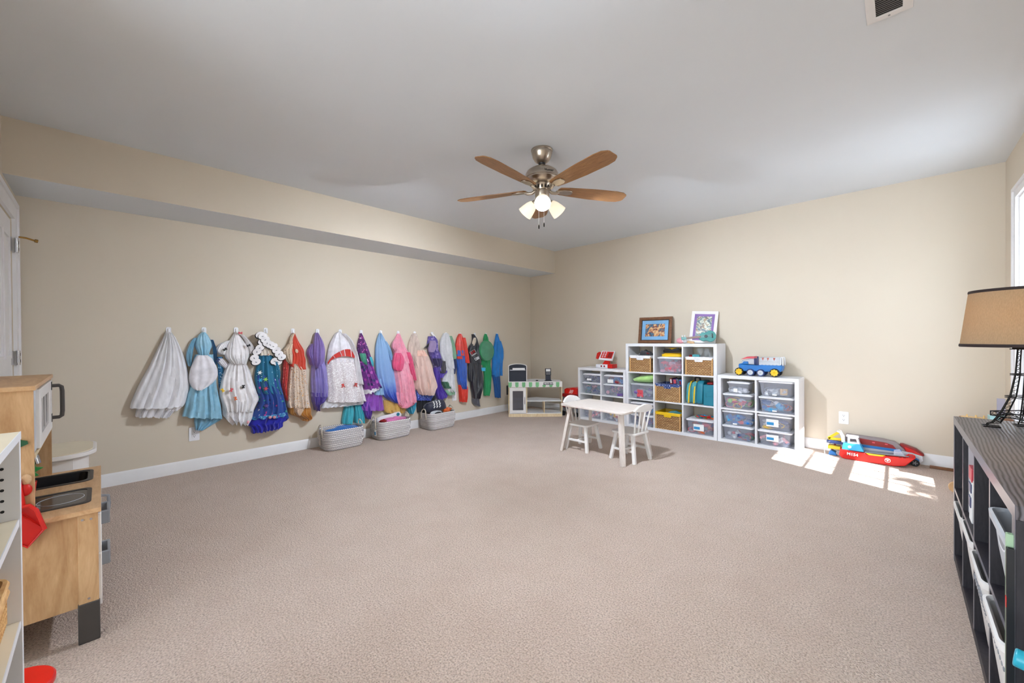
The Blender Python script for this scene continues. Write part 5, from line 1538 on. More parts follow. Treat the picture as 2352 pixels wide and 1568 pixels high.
GARMENT_SPOTS = {
 'butterflies': [(-4.013, 1.169), (-3.958, 1.056), (-4.126, 1.025), (-4.174, 0.931), (-4.096, 0.671), (-4.007, 0.693), (-4.069, 0.596), (-4.157, 0.675)],
 'scallops': [(-3.847, 1.137), (-3.825, 1.104), (-3.81, 1.072), (-3.785, 1.057), (-3.759, 1.042), (-3.733, 1.005), (-3.711, 0.967), (-3.688, 0.937)],
 'scallops2': [(-3.865, 1.148), (-3.847, 1.086), (-3.869, 1.029), (-3.891, 0.994), (-3.913, 0.938), (-3.898, 0.901), (-3.746, 0.901), (-3.72, 0.889)],
 'pompoms': [(-3.978, 0.371), (-3.799, 0.387), (-3.764, 0.383)],
 'flowers': [(-3.871, 0.806), (-3.826, 0.655), (-3.824, 0.497), (-3.872, 0.738), (-3.831, 0.742)],
 'bows': [(-3.123, 0.622), (-2.985, 0.619)],
 'redband': [(-3.26, 0.872), (-3.24, 0.903), (-3.212, 0.942), (-3.184, 0.961), (-3.147, 0.981), (-3.102, 1.0), (-3.061, 1.003), (-3.027, 0.998), (-3.002, 0.968), (-2.969, 0.908)],
 'redband2': [(-3.26, 0.848), (-3.232, 0.891), (-3.2, 0.909), (-3.168, 0.92), (-3.132, 0.927), (-3.099, 0.93), (-3.062, 0.925), (-3.028, 0.919), (-3.003, 0.914), (-2.964, 0.896)],
 'disc': [(-1.05, 1.075), (-1.183, 0.978), (-1.046, 0.785), (-0.917, 0.914), (-1.051, 0.93)],
 'panel': [(-1.368, 0.918), (-1.278, 0.962), (-1.23, 0.896), (-1.321, 0.857)],
 'panel2': [(-1.291, 0.828), (-1.212, 0.858), (-1.193, 0.824), (-1.261, 0.799)],
 'medal': [(-3.549, 0.996)],
}

# ------------------------------------------------------------------ wall hooks and the clothes on them
HOOKS = [(-4.497, 1.195), (-4.265, 1.198), (-4.032, 1.2), (-3.796, 1.199), (-3.561, 1.197), (-3.326, 1.195), (-3.093, 1.192), (-2.861, 1.189), (-2.626, 1.186),
         (-2.402, 1.182), (-2.174, 1.178), (-1.917, 1.173), (-1.697, 1.168), (-1.456, 1.163), (-1.198, 1.164), (-0.982, 1.164), (-0.762, 1.165)]
HOOK_OVER = ['tulle skirt', 'light blue apron dress', 'white butterfly dress', 'blue embroidered dress', 'red and gold dress', 'purple cape dress', 'white sequin dress', 'magenta galaxy dress',
             'blue ombre dress', 'pink dress', 'peach tutu', 'violet costume', 'white and green costume', 'red and blue suit', 'black suit', 'green shell costume', 'plain blue bodysuit']
hook0 = None
for (hy, hz), nm in zip(HOOKS, HOOK_OVER):
    lab = 'white adhesive wall hook holding the ' + nm
    if hook0 is None:
        hook0 = thing('wall_hook', lab, 'hook', (0, hy, hz), group='row of white wall hooks')
        m = MB()
        m.prism(rrect(-0.017, 0.017, -0.035, 0.022, 0.012, 4), 0.0005, 0.006, 'x')
        m.obj('back_plate', 'plastic_white', hook0, 0.0015, world=False)
        m = MB()
        m.tube([(0.005, 0, 0.008), (0.009, 0, -0.012), (0.013, 0, -0.028), (0.022, 0, -0.036), (0.031, 0, -0.03), (0.034, 0, -0.018)], [0.008, 0.008, 0.0075, 0.007, 0.006, 0.005], 8)
        m.obj('hook_arm', 'plastic_white', hook0, world=False)
    else:
        dup(hook0, (0, hy, hz), label=lab)

def drape(m, rows, xb, t0, t1, nf, fa, seed, spikes=0, nu=56):
    """Hanging cloth: closed tube between a left and a right edge, folded on the front."""
    rnd = random.Random(seed)
    ph, ph2, ph3 = rnd.uniform(0, 6.28), rnd.uniform(0, 6.28), rnd.uniform(0, 6.28)
    sm = crom(rows, 4)
    n = len(sm)
    out = []
    for i, (yl, zl, yr, zr) in enumerate(sm):
        t = i / (n - 1)
        th = t0 + (t1 - t0) * t ** 0.8
        row = []
        for k in range(nu):
            a = 2 * PI * k / nu
            c, s = math.cos(a), math.sin(a)
            u = (1 - c) / 2
            w = 2 * PI * nf * u * 0.5
            fold = math.sin(w * 2 + ph + 1.3 * math.sin(2.2 * t + ph2)) + 0.6 * math.sin(w * 1.27 + ph3 - 2.1 * t) + 0.3 * math.sin(7 * t + 5 * u + ph2)
            fold *= fa * (0.35 + 0.65 * t) * 0.75
            if s > 0:
                x = xb + th * s ** 0.65 + fold * s ** 0.5
            else:
                x = xb * (1 + 0.55 * s)
            f = u
            y = yl + (yr - yl) * f
            z = zl + (zr - zl) * f
            if s > 0 and i == n - 1:
                z -= 0.25 * fold
            if spikes and t > 0.45:
                z -= 0.055 * ((t - 0.45) / 0.55) * (1 - abs(((u * spikes) % 1) * 2 - 1)) * (1 if s > 0 else 0.3)
            row.append((max(x, 0.003), y, z))
        out.append(row)
    m.grid(out, True)
    b = len(m.v) - n * nu
    for i in (0, n - 1):
        c = [sum(p[j] for p in out[i]) / nu for j in range(3)]
        if i:
            c[2] += 0.01
        m.v.append(tuple(c))
        ci = len(m.v) - 1
        for k in range(nu):
            m.f.append((b + i * nu + k, b + i * nu + (k + 1) % nu, ci))
            m.mi.append(0)
    return m

GARMENTS = {
    'tulle_skirt': (0, 'white layered tulle skirt hanging at the far left end of the row', 'skirt'),
    'apron_dress': (1, 'light blue satin dress with a white apron and puffed top', 'dress'),
    'butterfly_dress': (2, 'white gathered dress with small butterfly patches and a pointed lace hem', 'dress'),
    'printed_dress': (2, 'blue printed dress mostly hidden behind the white butterfly dress', 'dress'),
    'embroidered_dress': (3, 'teal and royal blue embroidered dress with a white scalloped collar', 'dress'),
    'red_gold_dress': (4, 'red bodice dress with cream printed skirt and gold underskirt', 'dress'),
    'purple_cape_dress': (5, 'plain lilac dress with a purple cape and violet hem', 'dress'),
    'sequin_dress': (6, 'white sequin dress with a red band across the chest', 'dress'),
    'teal_pants': (6, 'teal satin trousers hanging below the white sequin dress', 'trousers'),
    'galaxy_dress': (7, 'magenta and purple galaxy print dress with green chest panel', 'dress'),
    'violet_skirt': (7, 'long violet satin skirt showing below the galaxy print dress', 'skirt'),
    'ombre_dress': (8, 'pale blue dress fading to deep blue at the hem', 'dress'),
    'golden_skirt': (8, 'golden satin skirt showing below the pale blue ombre dress', 'skirt'),
    'pink_dress': (9, 'long pink satin dress with hot pink sash and ruffled hem', 'dress'),
    'fringed_skirt': (9, 'cyan fringed skirt showing behind the pink dress hem', 'skirt'),
    'peach_tutu': (10, 'pale peach tulle tutu with a sheer overlay', 'tutu'),
    'sequin_skirt': (10, 'black skirt with a blue sequin band below the peach tutu', 'skirt'),
    'violet_costume': (11, 'violet padded costume with mauve chest panel and white neck loop', 'costume'),
    'white_green_costume': (12, 'white and sage green one-piece costume with a charcoal glove', 'costume'),
    'red_blue_suit': (13, 'red and blue bodysuit costume with red boot covers', 'costume'),
    'black_suit': (14, 'shiny black jumpsuit costume with a printed chest panel', 'costume'),
    'green_shell_costume': (15, 'green one-piece costume with a round padded shell', 'costume'),
    'blue_bodysuit': (16, 'plain bright blue bodysuit hanging last in the row near the corner', 'costume'),
}
groots = {}
sd = 100
for key, (hi, lab, cat) in GARMENTS.items():
    parts = GARMENT_SHAPES[key]
    zmin = min(min(r[1], r[3]) for p in parts for r in p[7])
    root = thing(key, lab, cat, (0.02, HOOKS[hi][0], zmin))
    groots[key] = root
    for nm, mt, xb, t0, t1, nf, fa, rows, opt in parts:
        sd += 1
        drape(MB(), rows, xb, t0, t1, nf, fa, sd, opt.get('spikes', 0)).obj(nm, mt, root, angle=80)

def spot_part(root, name, mat, y, z, x, r, ry=None, rot=0.0, th=0.004, seg=10, parent=None, shape=None):
    m = MB()
    ry = ry or r
    pts = shape or [(r * math.cos(q), ry * math.sin(q)) for q in [2 * PI * i / seg for i in range(seg)]]
    c, s = math.cos(rot), math.sin(rot)
    m.prism([(y + a * c - b * s, z + a * s + b * c) for a, b in pts], x - 0.012, x + th, 'x')
    return m.obj(name, mat, parent or root)
S_ = GARMENT_SPOTS
wing = [(0, 0.004), (0.010, 0.012), (0.016, 0.010), (0.012, 0.001), (0.016, -0.006), (0.008, -0.010), (0, -0.003), (-0.008, -0.010), (-0.016, -0.006), (-0.012, 0.001), (-0.016, 0.010), (-0.010, 0.012)]
for k, (y, z) in enumerate(S_['butterflies']):
    spot_part(groots['butterfly_dress'], 'butterfly_patch', ['plastic_coral', 'ink_black', 'ink_black', 'plastic_navy', 'plastic_coral', 'ink_black', 'plastic_orange', 'plastic_yellow'][k], y, z, [.075, .105, .07, .05, .135, .135, .15, .13][k], .01, rot=0.3 * k, shape=wing)
for k, (y, z) in enumerate(S_['scallops'] + S_['scallops2']):
    o = spot_part(groots['embroidered_dress'], 'collar_scallop', 'ink_black', y, z, .095 - .001 * k, .040, .032, 0.4, .003, 14)
    spot_part(None, 'scallop_face', 'white_cloth', y + .002, z + .005, .098 - .001 * k, .0375, .029, 0.4, .004, 14, parent=o)
    spot_part(None, 'scallop_motif', 'plastic_grey', y, z + .002, .1 - .001 * k, .009, .004, 0.7 * k, .004, 7, parent=o)
for y, z in S_['pompoms']:
    MB().ball((.125, y, z), .014, 12, 8).obj('pompom', 'plastic_pink', groots['embroidered_dress'])
for k, (y, z) in enumerate(S_['flowers']):
    star = [((.022 if i % 2 == 0 else .008) * math.cos(PI * i / 6), (.022 if i % 2 == 0 else .008) * math.sin(PI * i / 6)) for i in range(12)]
    spot_part(groots['embroidered_dress'], 'flower_patch', ['label_white', 'plastic_coral', 'plastic_purple', 'plastic_cyan', 'plastic_lime'][k], y, z, .10 + .006 * k, .02, shape=star)
for k, (y, z) in enumerate(S_['bows']):
    spot_part(groots['sequin_dress'], 'red_bow', 'red_band', y, z, .132, .02, rot=.2 - .4 * k, shape=[(0, .016), (.008, .02), (.016, .012), (.006, .004), (.02, -.02), (.012, -.022), (.001, -.004), (-.014, -.022), (-.018, -.016), (-.005, .004), (-.014, .012), (-.008, .02)])
m = MB()
rows = []
for j, d in enumerate((.0, .006)):
    rows.append([(.085 + d + .03 * math.sin(PI * i / 9), y, z) for i, (y, z) in enumerate(S_['redband'])])
    rows.append([(.088 + d + .03 * math.sin(PI * i / 9), y, z) for i, (y, z) in enumerate(S_['redband2'])])
m.grid([rows[0], rows[2], rows[3], rows[1], rows[0]])
band = m.obj('chest_band', 'red_band', groots['sequin_dress'])
for i in (2, 4, 5, 7):
    (ya, za), (yb_, zb) = S_['redband'][i], S_['redband2'][i]
    xx = .094 + .03 * math.sin(PI * i / 9)
    MB().bar((xx, ya, za), (xx + .003, yb_ + .006, zb), .006, .004).obj('white_strip', 'satin_white', band)
(y, z), = S_['medal']
spot_part(groots['red_gold_dress'], 'medallion', 'lace_cream', y, z, .075, .012, .02, .2, .004, 14)
# padded shell of the green costume
dp = S_['disc']
cy_, cz_ = dp[4]
ry_, rz_ = abs(dp[3][0] - dp[1][0]) / 2, abs(dp[0][1] - dp[2][1]) / 2
m = MB()
rows = []
for r_, x_ in ((.0, .125), (.45, .123), (.8, .114), (.93, .104), (1.0, .09), (1.0, .07), (.9, .062), (.0, .06)):
    rows.append([(x_, cy_ + ry_ * r_ * math.cos(q) , cz_ + rz_ * r_ * math.sin(q) - .08 * ry_ * r_ * math.cos(q)) for q in [2 * PI * i / 36 for i in range(36)]])
m.grid(rows, True)
o = m.obj('shell', 'shell_green', groots['green_shell_costume'])
MB().tube([(.1, cy_ + ry_ * .97 * math.cos(q), cz_ + rz_ * .97 * math.sin(q) - .08 * ry_ * math.cos(q)) for q in [2 * PI * i / 36 for i in range(36)]], .006, 6, True).obj('piping', 'green_cloth', o)
# printed panels of the black suit
p4 = S_['panel']
def quad_panel(name, pts, x, mat, par):
    return MB().prism(pts, x, x + .006, 'x').obj(name, mat, par, flat=True)
def lerp4(p, u, v):
    a = (p[0][0] + (p[1][0] - p[0][0]) * u, p[0][1] + (p[1][1] - p[0][1]) * u)
    b = (p[3][0] + (p[2][0] - p[3][0]) * u, p[3][1] + (p[2][1] - p[3][1]) * u)
    return (a[0] + (b[0] - a[0]) * v, a[1] + (b[1] - a[1]) * v)
def sub4(p, u0, u1, v0, v1):
    return [lerp4(p, u0, v0), lerp4(p, u1, v0), lerp4(p, u1, v1), lerp4(p, u0, v1)]
cp = quad_panel('chest_panel', p4, .082, 'ink_black', groots['black_suit'])
for (u0, u1, v0, v1, mt) in ((0, 1, 0, .05, 'plastic_lightgrey'), (0, .05, 0, 1, 'plastic_lightgrey'), (.95, 1, 0, 1, 'plastic_lightgrey'), (.12, .42, .14, .24, 'plastic_coral'), (.12, .42, .32, .42, 'plastic_coral'), (.12, .42, .5, .58, 'plastic_coral'),
                             (.52, .9, .12, .55, 'plastic_darkred'), (.12, .25, .7, .95, 'plastic_lightgrey'), (.32, .45, .7, .95, 'plastic_lightgrey'), (.52, .65, .7, .95, 'plastic_lightgrey'), (.72, .85, .7, .95, 'plastic_lightgrey')):
    MB().prism(sub4(p4, u0, u1, v0, v1), .088, .0905, 'x').obj('panel_print', mt, cp, flat=True)
bp = quad_panel('belt_box', S_['panel2'], .092, 'plastic_lightgrey', groots['black_suit'])
MB().prism(sub4(S_['panel2'], .1, .3, .2, .7), .098, .1, 'x').obj('box_print', 'ink_black', bp, flat=True)

# ------------------------------------------------------------------ rope baskets along the left wall
def rope_basket(yc, label, xc=0.175, rot=0.0):
    o = thing('rope_basket', label, 'basket', (xc, yc, 0), rot, 'grey and white woven rope baskets on the floor')
    hx_, hy_, h = 0.138, 0.2, 0.2
    m = MB()
    rows = [[(0, 0, 0.001)] * 48]
    rr = lambda s, z, ins=0.0: [(a, b, z) for a, b in rrect(-hx_ * s + ins, hx_ * s - ins, -hy_ * s + ins, hy_ * s - ins, 0.075 * s, 11)]
    rows = [rr(0.86, 0.001), rr(0.93, 0.006)]
    coils = 9
    for k in range(coils * 4 + 1):
        z = 0.01 + (h - 0.012) * k / (coils * 4)
        t_ = k / (coils * 4)
        bulge = 0.93 + 0.085 * math.sin(t_ * 2.4)
        bump_ = 0.003 * abs(math.sin(PI * k / 4))
        rows.append(rr(bulge, z, -bump_))
    rows += [rr(0.985, h + 0.002), rr(0.95, h), rr(0.9, 0.03), rr(0.1, 0.02)]
    m.grid(rows, True)
    n = len(rows[0])
    m.f.append(tuple(range(n)))
    m.mi.append(0)
    m.f.append(tuple((len(rows) - 1) * n + i for i in range(n)))
    m.mi.append(0)
    m.obj('body', 'chevron_rope', o, world=False)
    for s in (-1, 1):
        m = MB()
        yy = s * (hy_ + 0.004)
        m.tube([(-0.05, yy, h - 0.07), (-0.05, yy + s * 0.006, h - 0.01), (-0.04, yy, h + 0.03), (-0.015, yy - s * 0.004, h + 0.05), (0.015, yy - s * 0.004, h + 0.05), (0.04, yy, h + 0.03), (0.05, yy + s * 0.006, h - 0.01), (0.05, yy, h - 0.07)], 0.0065, 7)
        m.obj('rope_handle', 'beige_cloth', o, world=False)
    return o
b1 = rope_basket(-3.165, 'woven rope basket with blue fabric, nearest to the play kitchen', 0.17)
m = MB()
m.prism([(a, b + 0.1) for a, b in rrect(-0.02, 0.014, -0.05, 0.05, 0.004, 2)], -0.209, -0.206, 'y')
m.obj('hang_tag', 'beige_cloth', b1, world=False)
b2 = rope_basket(-2.6, 'woven rope basket with pink fabric and a blue tag, middle one', 0.165)
o = MB().box(0.028, 0.068, -0.212, -0.209, 0.05, 0.12).obj('hang_tag', 'label_white', b2, world=False)
m = MB()
m.box(0.034, 0.062, -0.2135, -0.212, 0.06, 0.095)
m.obj('tag_print', 'label_blue', o, world=False)
b3 = rope_basket(-1.955, 'woven rope basket with a dark sports bag, nearest to the corner', 0.165)

def heap(name, label, cat, mat, c, r, sq, seed, amp=0.16):
    m = MB()
    blob(m, c, r, sq, seed, amp, seg=26, rings=16)
    return tag(m.obj(name, mat), label, cat)
heap('blue_cloth', 'bright blue fabric piled in the nearest rope basket', 'cloth', 'blue_fabric', (0.18, -3.14, 0.165), 0.1, (0.85, 1.55, 0.42), 41)
heap('pink_cloth', 'pink fabric piled in the middle rope basket', 'cloth', 'pink_fabric', (0.185, -2.58, 0.175), 0.1, (0.85, 1.5, 0.4), 42)
heap('folded_costume', 'crimson folded piece at the left end of the pink fabric', 'cloth', 'plastic_darkred', (0.22, -2.72, 0.2), 0.03, (1, 1.3, 0.6), 43)
o = thing('toy_handbag', 'white toy handbag with a teal dot standing in the middle rope basket', 'toy', (0.1, -2.56, 0.19))
m = MB()
m.prism([(-2.74, 0.17), (-2.44, 0.17), (-2.425, 0.22), (-2.45, 0.255), (-2.5, 0.255), (-2.56, 0.24), (-2.68, 0.235), (-2.735, 0.215)], 0.085, 0.115, 'x')
m.obj('body', 'plastic_white', o, 0.008)
MB().cyl((0.115, -2.478, 0.228), (0.118, -2.478, 0.228), 0.02, seg=18).obj('teal_dot', 'plastic_teal', o)
# sports bag with three white stripes, mask and red piece in the far basket
o = thing('sports_bag', 'navy sports bag with white zigzag stripes in the far rope basket', 'bag', (0.15, -1.97, 0.19))
pts = []
rows = []
for i in range(13):
    u_ = i / 12
    e = 1 - abs(2 * u_ - 1) ** 5
    r_ = 0.085 * max(e, 0.05) ** 0.4
    yy = -2.13 + 0.3 * u_
    rows.append([(0.14 + r_ * math.cos(q), yy, 0.25 + r_ * (0.95 if math.sin(q) > 0 else 0.7) * math.sin(q) + 0.012 * math.sin(5 * u_ + 2 * q)) for q in [2 * PI * k / 22 for k in range(22)]])
m = MB().grid(rows, True)
m.f += [tuple(range(22)), tuple(12 * 22 + k for k in range(22))]
m.mi += [0, 0]
m.obj('body', 'navy_bag', o)
for k in range(3):
    y_ = -2.055 + 0.042 * k
    m = MB()
    pp = []
    for i in range(7):
        q = 0.1 + 1.15 * i / 6
        pp.append((0.14 + 0.0885 * math.cos(q), y_ + (0.012 if i % 2 else 0) + 0.004 * i, 0.25 + 0.085 * math.sin(q)))
    m.tube(pp, 0.007, 6)
    m.obj('stripe', 'label_white', o)
heap('dress_up_mask', 'pale dress-up mask with dark eye openings at the front of the far basket', 'mask', 'plastic_lightgrey', (0.235, -2.03, 0.19), 0.045, (0.6, 1.9, 0.75), 45, 0.08)
heap('dark_hat', 'black hat beside the pale mask in the far basket', 'hat', 'plastic_black', (0.262, -2.02, 0.195), 0.022, (0.6, 2.2, 0.7), 46, 0.1)
heap('red_wig', 'red and orange tufted piece at the right end of the far basket', 'toy', 'plastic_orange', (0.2, -1.84, 0.2), 0.035, (0.8, 1.5, 0.9), 47, 0.3)

# ------------------------------------------------------------------ toy market stand in the corner
SA = Vector((0.376, -0.903, 0))
SB = Vector((0.918, -0.377, 0))
ST = thing('market_stand', 'toy market stand with green scalloped front and check-out sign in the corner', 'stand', ((SA + SB) / 2))
sdx = (SB - SA).normalized()
sdy = Vector((-sdx.y, sdx.x, 0))                # towards the corner
SW = (SB - SA).length
MS = Matrix((sdx, sdy, Vector((0, 0, 1)))).transposed().to_4x4()
MS.translation = SA
def ms():
    m_ = MB()
    m_.M = MS
    return m_
xd = 0.262                                      # door column
ms().box(0, 0.012, 0, 0.2, 0.0, 0.497).obj('side_panel', 'pine_edge', ST, flat=True)
ms().box(SW - 0.012, SW, 0, 0.2, 0.0, 0.497).obj('side_panel', 'pine_edge', ST, flat=True)
ms().box(xd - 0.012, xd, 0.002, 0.26, 0.05, 0.413).obj('inner_panel', 'pine_edge', ST, flat=True)
ms().box(0.012, SW - 0.012, 0.0, 0.012, 0.0, 0.044).obj('plinth', 'pine_edge', ST, flat=True)
penta = [(0.012, 0.004), (SW - 0.012, 0.004), (SW - 0.012, 0.2), (SW * 0.55, 0.37), (SW * 0.45, 0.37), (0.012, 0.2)]
ms().prism(penta, 0.044, 0.054, 'z').obj('bottom_board', 'laminate_white', ST, flat=True)
p2 = [(xd, 0.004), (SW - 0.012, 0.004), (SW - 0.012, 0.2), (SW * 0.55, 0.37), (xd, 0.3)]
ms().prism(p2, 0.216, 0.226, 'z').obj('shelf_board', 'laminate_white', ST, flat=True)
ms().box(0.012, xd - 0.012, 0.02, 0.22, 0.23, 0.24).obj('shelf_board', 'laminate_white', ST, flat=True)
ms().box(xd + 0.235, xd + 0.247, 0.002, 0.28, 0.054, 0.216).obj('divider', 'pine_edge', ST, flat=True)
ms().prism(penta, 0.485, 0.497, 'z').obj('counter_top', 'laminate_white', ST, flat=True)
aw = ms()
aw.box(0, SW, -0.008, 0.0, 0.418, 0.497)
awn = aw.obj('awning_board', 'paint_white', ST, 0.001, flat=True)
plain('mint_green', '#7cbd84', 0.5)
n_ = 8
pitch = 0.0955
for k in range(8):
    x0_ = 0.0 + k * pitch
    short = k in (5, 6)
    m = ms()
    r_ = 0.0235
    zb = 0.416
    zt2 = 0.448 if short else 0.488
    pts = [(x0_ + r_ + r_ * math.cos(q), zb + r_ + r_ * math.sin(q)) for q in [PI + PI * i / 8 for i in range(9)]]
    pts = [(min(max(a_, 0), SW), b_) for a_, b_ in pts]
    m.prism(pts + [(min(x0_ + 2 * r_, SW), zt2), (max(x0_, 0), zt2)], -0.0095, -0.008, 'y')
    m.obj('scallop', 'mint_green', awn, flat=True)
m = ms()
m.box(0.488, 0.628, -0.0125, -0.008, 0.449, 0.482)
m.obj('sign_board', 'ink_black', ST, flat=True)
text('lettering', 'CHECK-OUT', 0.0275, MS @ Vector((0.558, -0.0132, 0.4655)), sdx, (0, 0, 1), 'label_white', ST, 0.0004, True)
# cupboard door
m = ms()
m.ring_prism([(0.016, 0.056), (xd - 0.016, 0.056), (xd - 0.016, 0.412), (0.016, 0.412)], [(0.058, 0.096), (xd - 0.055, 0.096), (xd - 0.055, 0.366), (0.058, 0.366)], -0.012, 0.0, 'y')
d_ = m.obj('door', 'paint_white', ST, 0.0015, flat=True)
m = ms()
m.box(0.05, xd - 0.048, -0.008, -0.005, 0.09, 0.372)
m.obj('door_pane', 'smoked_pane', d_, flat=True)
m = ms()
m.tube([(xd - 0.034, -0.012, 0.18), (xd - 0.034, -0.028, 0.185), (xd - 0.034, -0.03, 0.23), (xd - 0.034, -0.028, 0.275), (xd - 0.034, -0.012, 0.28)], 0.005, 7)
m.obj('door_handle', 'metal_chrome', d_)
# chalkboard
arch = [(0.0, 0.497), (0.262, 0.497), (0.262, 0.715)] + [(0.131 + 0.131 * math.cos(q), 0.715 + 0.033 * math.sin(q)) for q in [PI * i / 12 for i in range(1, 12)]] + [(0.0, 0.715)]
arch_i = [(0.131 + (a_ - 0.131) * 0.93, 0.497 + (b_ - 0.497) * 0.968) for a_, b_ in arch]
ms().prism(arch, 0.02, 0.03, 'y').obj('board_frame', 'paint_white', ST, flat=True)
ms().prism(arch_i, 0.0175, 0.02, 'y').obj('chalkboard', 'chalkboard', ST, flat=True)
m = ms()
m.box(0.022, 0.24, -0.004, 0.0175, 0.655, 0.663)
led = m.obj('chalk_ledge', 'laminate_white', ST, flat=True)
m = ms()
m.box(0.06, 0.232, 0.004, 0.012, 0.6635, 0.688)
tag(m.obj('paper_card', 'label_white', None, flat=True), 'white card strip resting on the chalkboard ledge', 'card')
m = ms()
m.box(0.036, 0.056, 0.002, 0.014, 0.6635, 0.684)
tag(m.obj('chalk_eraser', 'plastic_black', None, 0.002), 'black eraser block on the chalkboard ledge', 'eraser')
# payment terminal toy
o = thing('toy_card_reader', 'black toy card reader with white screen on the market stand counter', 'toy', MS @ Vector((0.565, 0.05, 0.497)))
Mt = MS @ Matrix.Translation((0.565, 0.05, 0.498)) @ Matrix.Rotation(-0.12, 4, 'X')
def mt_():
    m_ = MB()
    m_.M = Mt
    return m_
mt_().prism([(-0.055, 0), (0.055, 0), (0.04, 0.012), (-0.04, 0.012)], -0.02, 0.05, 'y').obj('base', 'plastic_black', o, 0.002)
mt_().box(-0.037, 0.037, 0.0, 0.035, 0.012, 0.085).obj('column', 'chalkboard', o, 0.004)
kb = mt_().box(-0.041, 0.041, -0.012, 0.03, 0.08, 0.178).obj('keypad_body', 'plastic_black', o, 0.005)
mt_().box(-0.03, 0.03, -0.0135, -0.012, 0.134, 0.168).obj('screen', 'label_white', kb, flat=True)
for r_ in range(3):
    for c_ in range(4):
        mt_().box(-0.028 + 0.0155 * c_, -0.018 + 0.0155 * c_, -0.015, -0.012, 0.09 + 0.0135 * r_, 0.099 + 0.0135 * r_).obj('key', 'plastic_grey', kb)
m = ms()
m.lathe([(0.001, 0), (0.018, 0), (0.018, 0.008), (0.008, 0.014), (0.001, 0.014)], (0.405, 0.06, 0.498), 14)
tag(m.obj('toy_scanner', 'plastic_black'), 'small black disc lying on the market stand counter', 'toy')
m = ms()
m.box(-0.03, -0.002, 0.02, 0.12, 0.31, 0.43)
m.obj('scanner_holder', 'dark_slot', ST, 0.003)

# ------------------------------------------------------------------ play table and two chairs
o = thing('play_table', 'white washed kids table with splayed legs in front of the left low shelf', 'table', (2.3, -1.55, 0), -0.075)
tw, td, tz = 0.36, 0.235, 0.462
m = MB()
m.prism(rrect(-tw, tw, -td, td, 0.03, 4), tz - 0.02, tz, 'z')
m.obj('tabletop', 'white_washed', o, 0.004, world=False)
for s in (-1, 1):
    MB().box(s * 0.27 - 0.02, s * 0.27 + 0.02, -td + 0.04, td - 0.04, tz - 0.042, tz - 0.02).obj('cleat', 'white_washed', o, 0.003, world=False)
    for q in (-1, 1):
        MB().bar((s * 0.345, q * 0.225, 0.0), (s * 0.285, q * 0.16, tz - 0.03), 0.026, 0.044, (s * 0.5, 1, 0), w2=0.028, h2=0.05).obj('leg', 'white_washed', o, 0.003, world=False)

def kid_chair(label, x, y, rz):
    o_ = thing('kids_chair', label, 'chair', (x, y, 0), rz, 'white spindle back kids chairs at the play table')
    zs = 0.262
    m_ = MB()
    m_.prism(rrect(-0.125, 0.125, -0.125, 0.125, 0.035, 5), zs - 0.02, zs, 'z')
    m_.obj('seat', 'paint_white', o_, 0.005, world=False)
    for sx in (-1, 1):
        for sy in (-1, 1):
            MB().bar((sx * 0.125, sy * 0.122, 0), (sx * 0.085, sy * 0.085, zs - 0.018), 0.024, 0.03, (1, 0, 0), w2=0.026, h2=0.032).obj('leg', 'paint_white', o_, 0.003, world=False)
    for sy in (-1, 1):
        MB().bar((-0.109, sy * 0.107, 0.1), (0.109, sy * 0.107, 0.1), 0.016, 0.02).obj('stretcher', 'paint_white', o_, 0.003, world=False)
    MB().bar((0, -0.107, 0.1), (0, 0.107, 0.1), 0.014, 0.02).obj('cross_stretcher', 'paint_white', o_, 0.003, world=False)
    for k in range(4):
        sy = -0.096 + 0.064 * k
        m_ = MB()
        m_.tube([(-0.1, sy * 0.85, zs - 0.004), (-0.135, sy * 1.18, zs + 0.195)], [0.0085, 0.0075], 8)
        m_.obj('spindle', 'paint_white', o_, world=False)
    m_ = MB()
    rows_ = []
    for k in range(13):
        v_ = -1 + k / 6
        yy = 0.14 * v_
        zt3 = zs + 0.245 + 0.012 * math.cos(v_ * PI) - 0.03 * max(0, abs(v_) - 0.72) / 0.28
        zb3 = zs + 0.185 + 0.014 * abs(v_)
        xx = -0.135 - 0.02 * (1 - v_ * v_)
        rows_.append([(xx - 0.011, yy, zb3), (xx + 0.011, yy, zb3), (xx + 0.009, yy, zt3), (xx - 0.012, yy, zt3)])
    m_.grid(rows_, True)
    m_.f += [(0, 1, 2, 3), (48, 49, 50, 51)]
    m_.mi += [0, 0]
    m_.obj('top_rail', 'paint_white', o_, 0.003, world=False)
    return o_
ch = kid_chair('white kids chair at the left end of the play table, back to the market stand', 2.055, -1.545, 0.0)
dup(ch, (2.56, -1.54, 0), PI - 0.12, 'white kids chair at the right end of the play table, back to the tall shelf')

# red tool trolley between the market stand and the shelf
o = thing('toy_tool_trolley', 'red toy tool trolley with black wheels beside the left low shelf', 'toy', (0.98, -0.22, 0))
MB().box(0.85, 1.12, -0.31, -0.13, 0.27, 0.315).obj('tray', 'plastic_darkred', o, 0.006)
MB().box(0.86, 1.11, -0.3, -0.14, 0.12, 0.2).obj('lower_tray', 'plastic_darkred', o, 0.006)
for x_ in (0.875, 1.095):
    MB().box(x_ - 0.014, x_ + 0.014, -0.29, -0.15, 0.06, 0.27).obj('upright', 'plastic_grey', o, 0.003)
    for y_ in (-0.29, -0.15):
        m = MB()
        m.cyl((x_ - 0.012, y_, 0.036), (x_ + 0.012, y_, 0.036), 0.035, seg=14)
        m.obj('wheel', 'rubber_black', o)
m = MB()
m.tube([(1.06, -0.2, 0.3), (1.09, -0.2, 0.42), (1.12, -0.2, 0.47), (1.135, -0.2, 0.475)], 0.013, 8)
m.obj('push_handle', 'plastic_black', o)
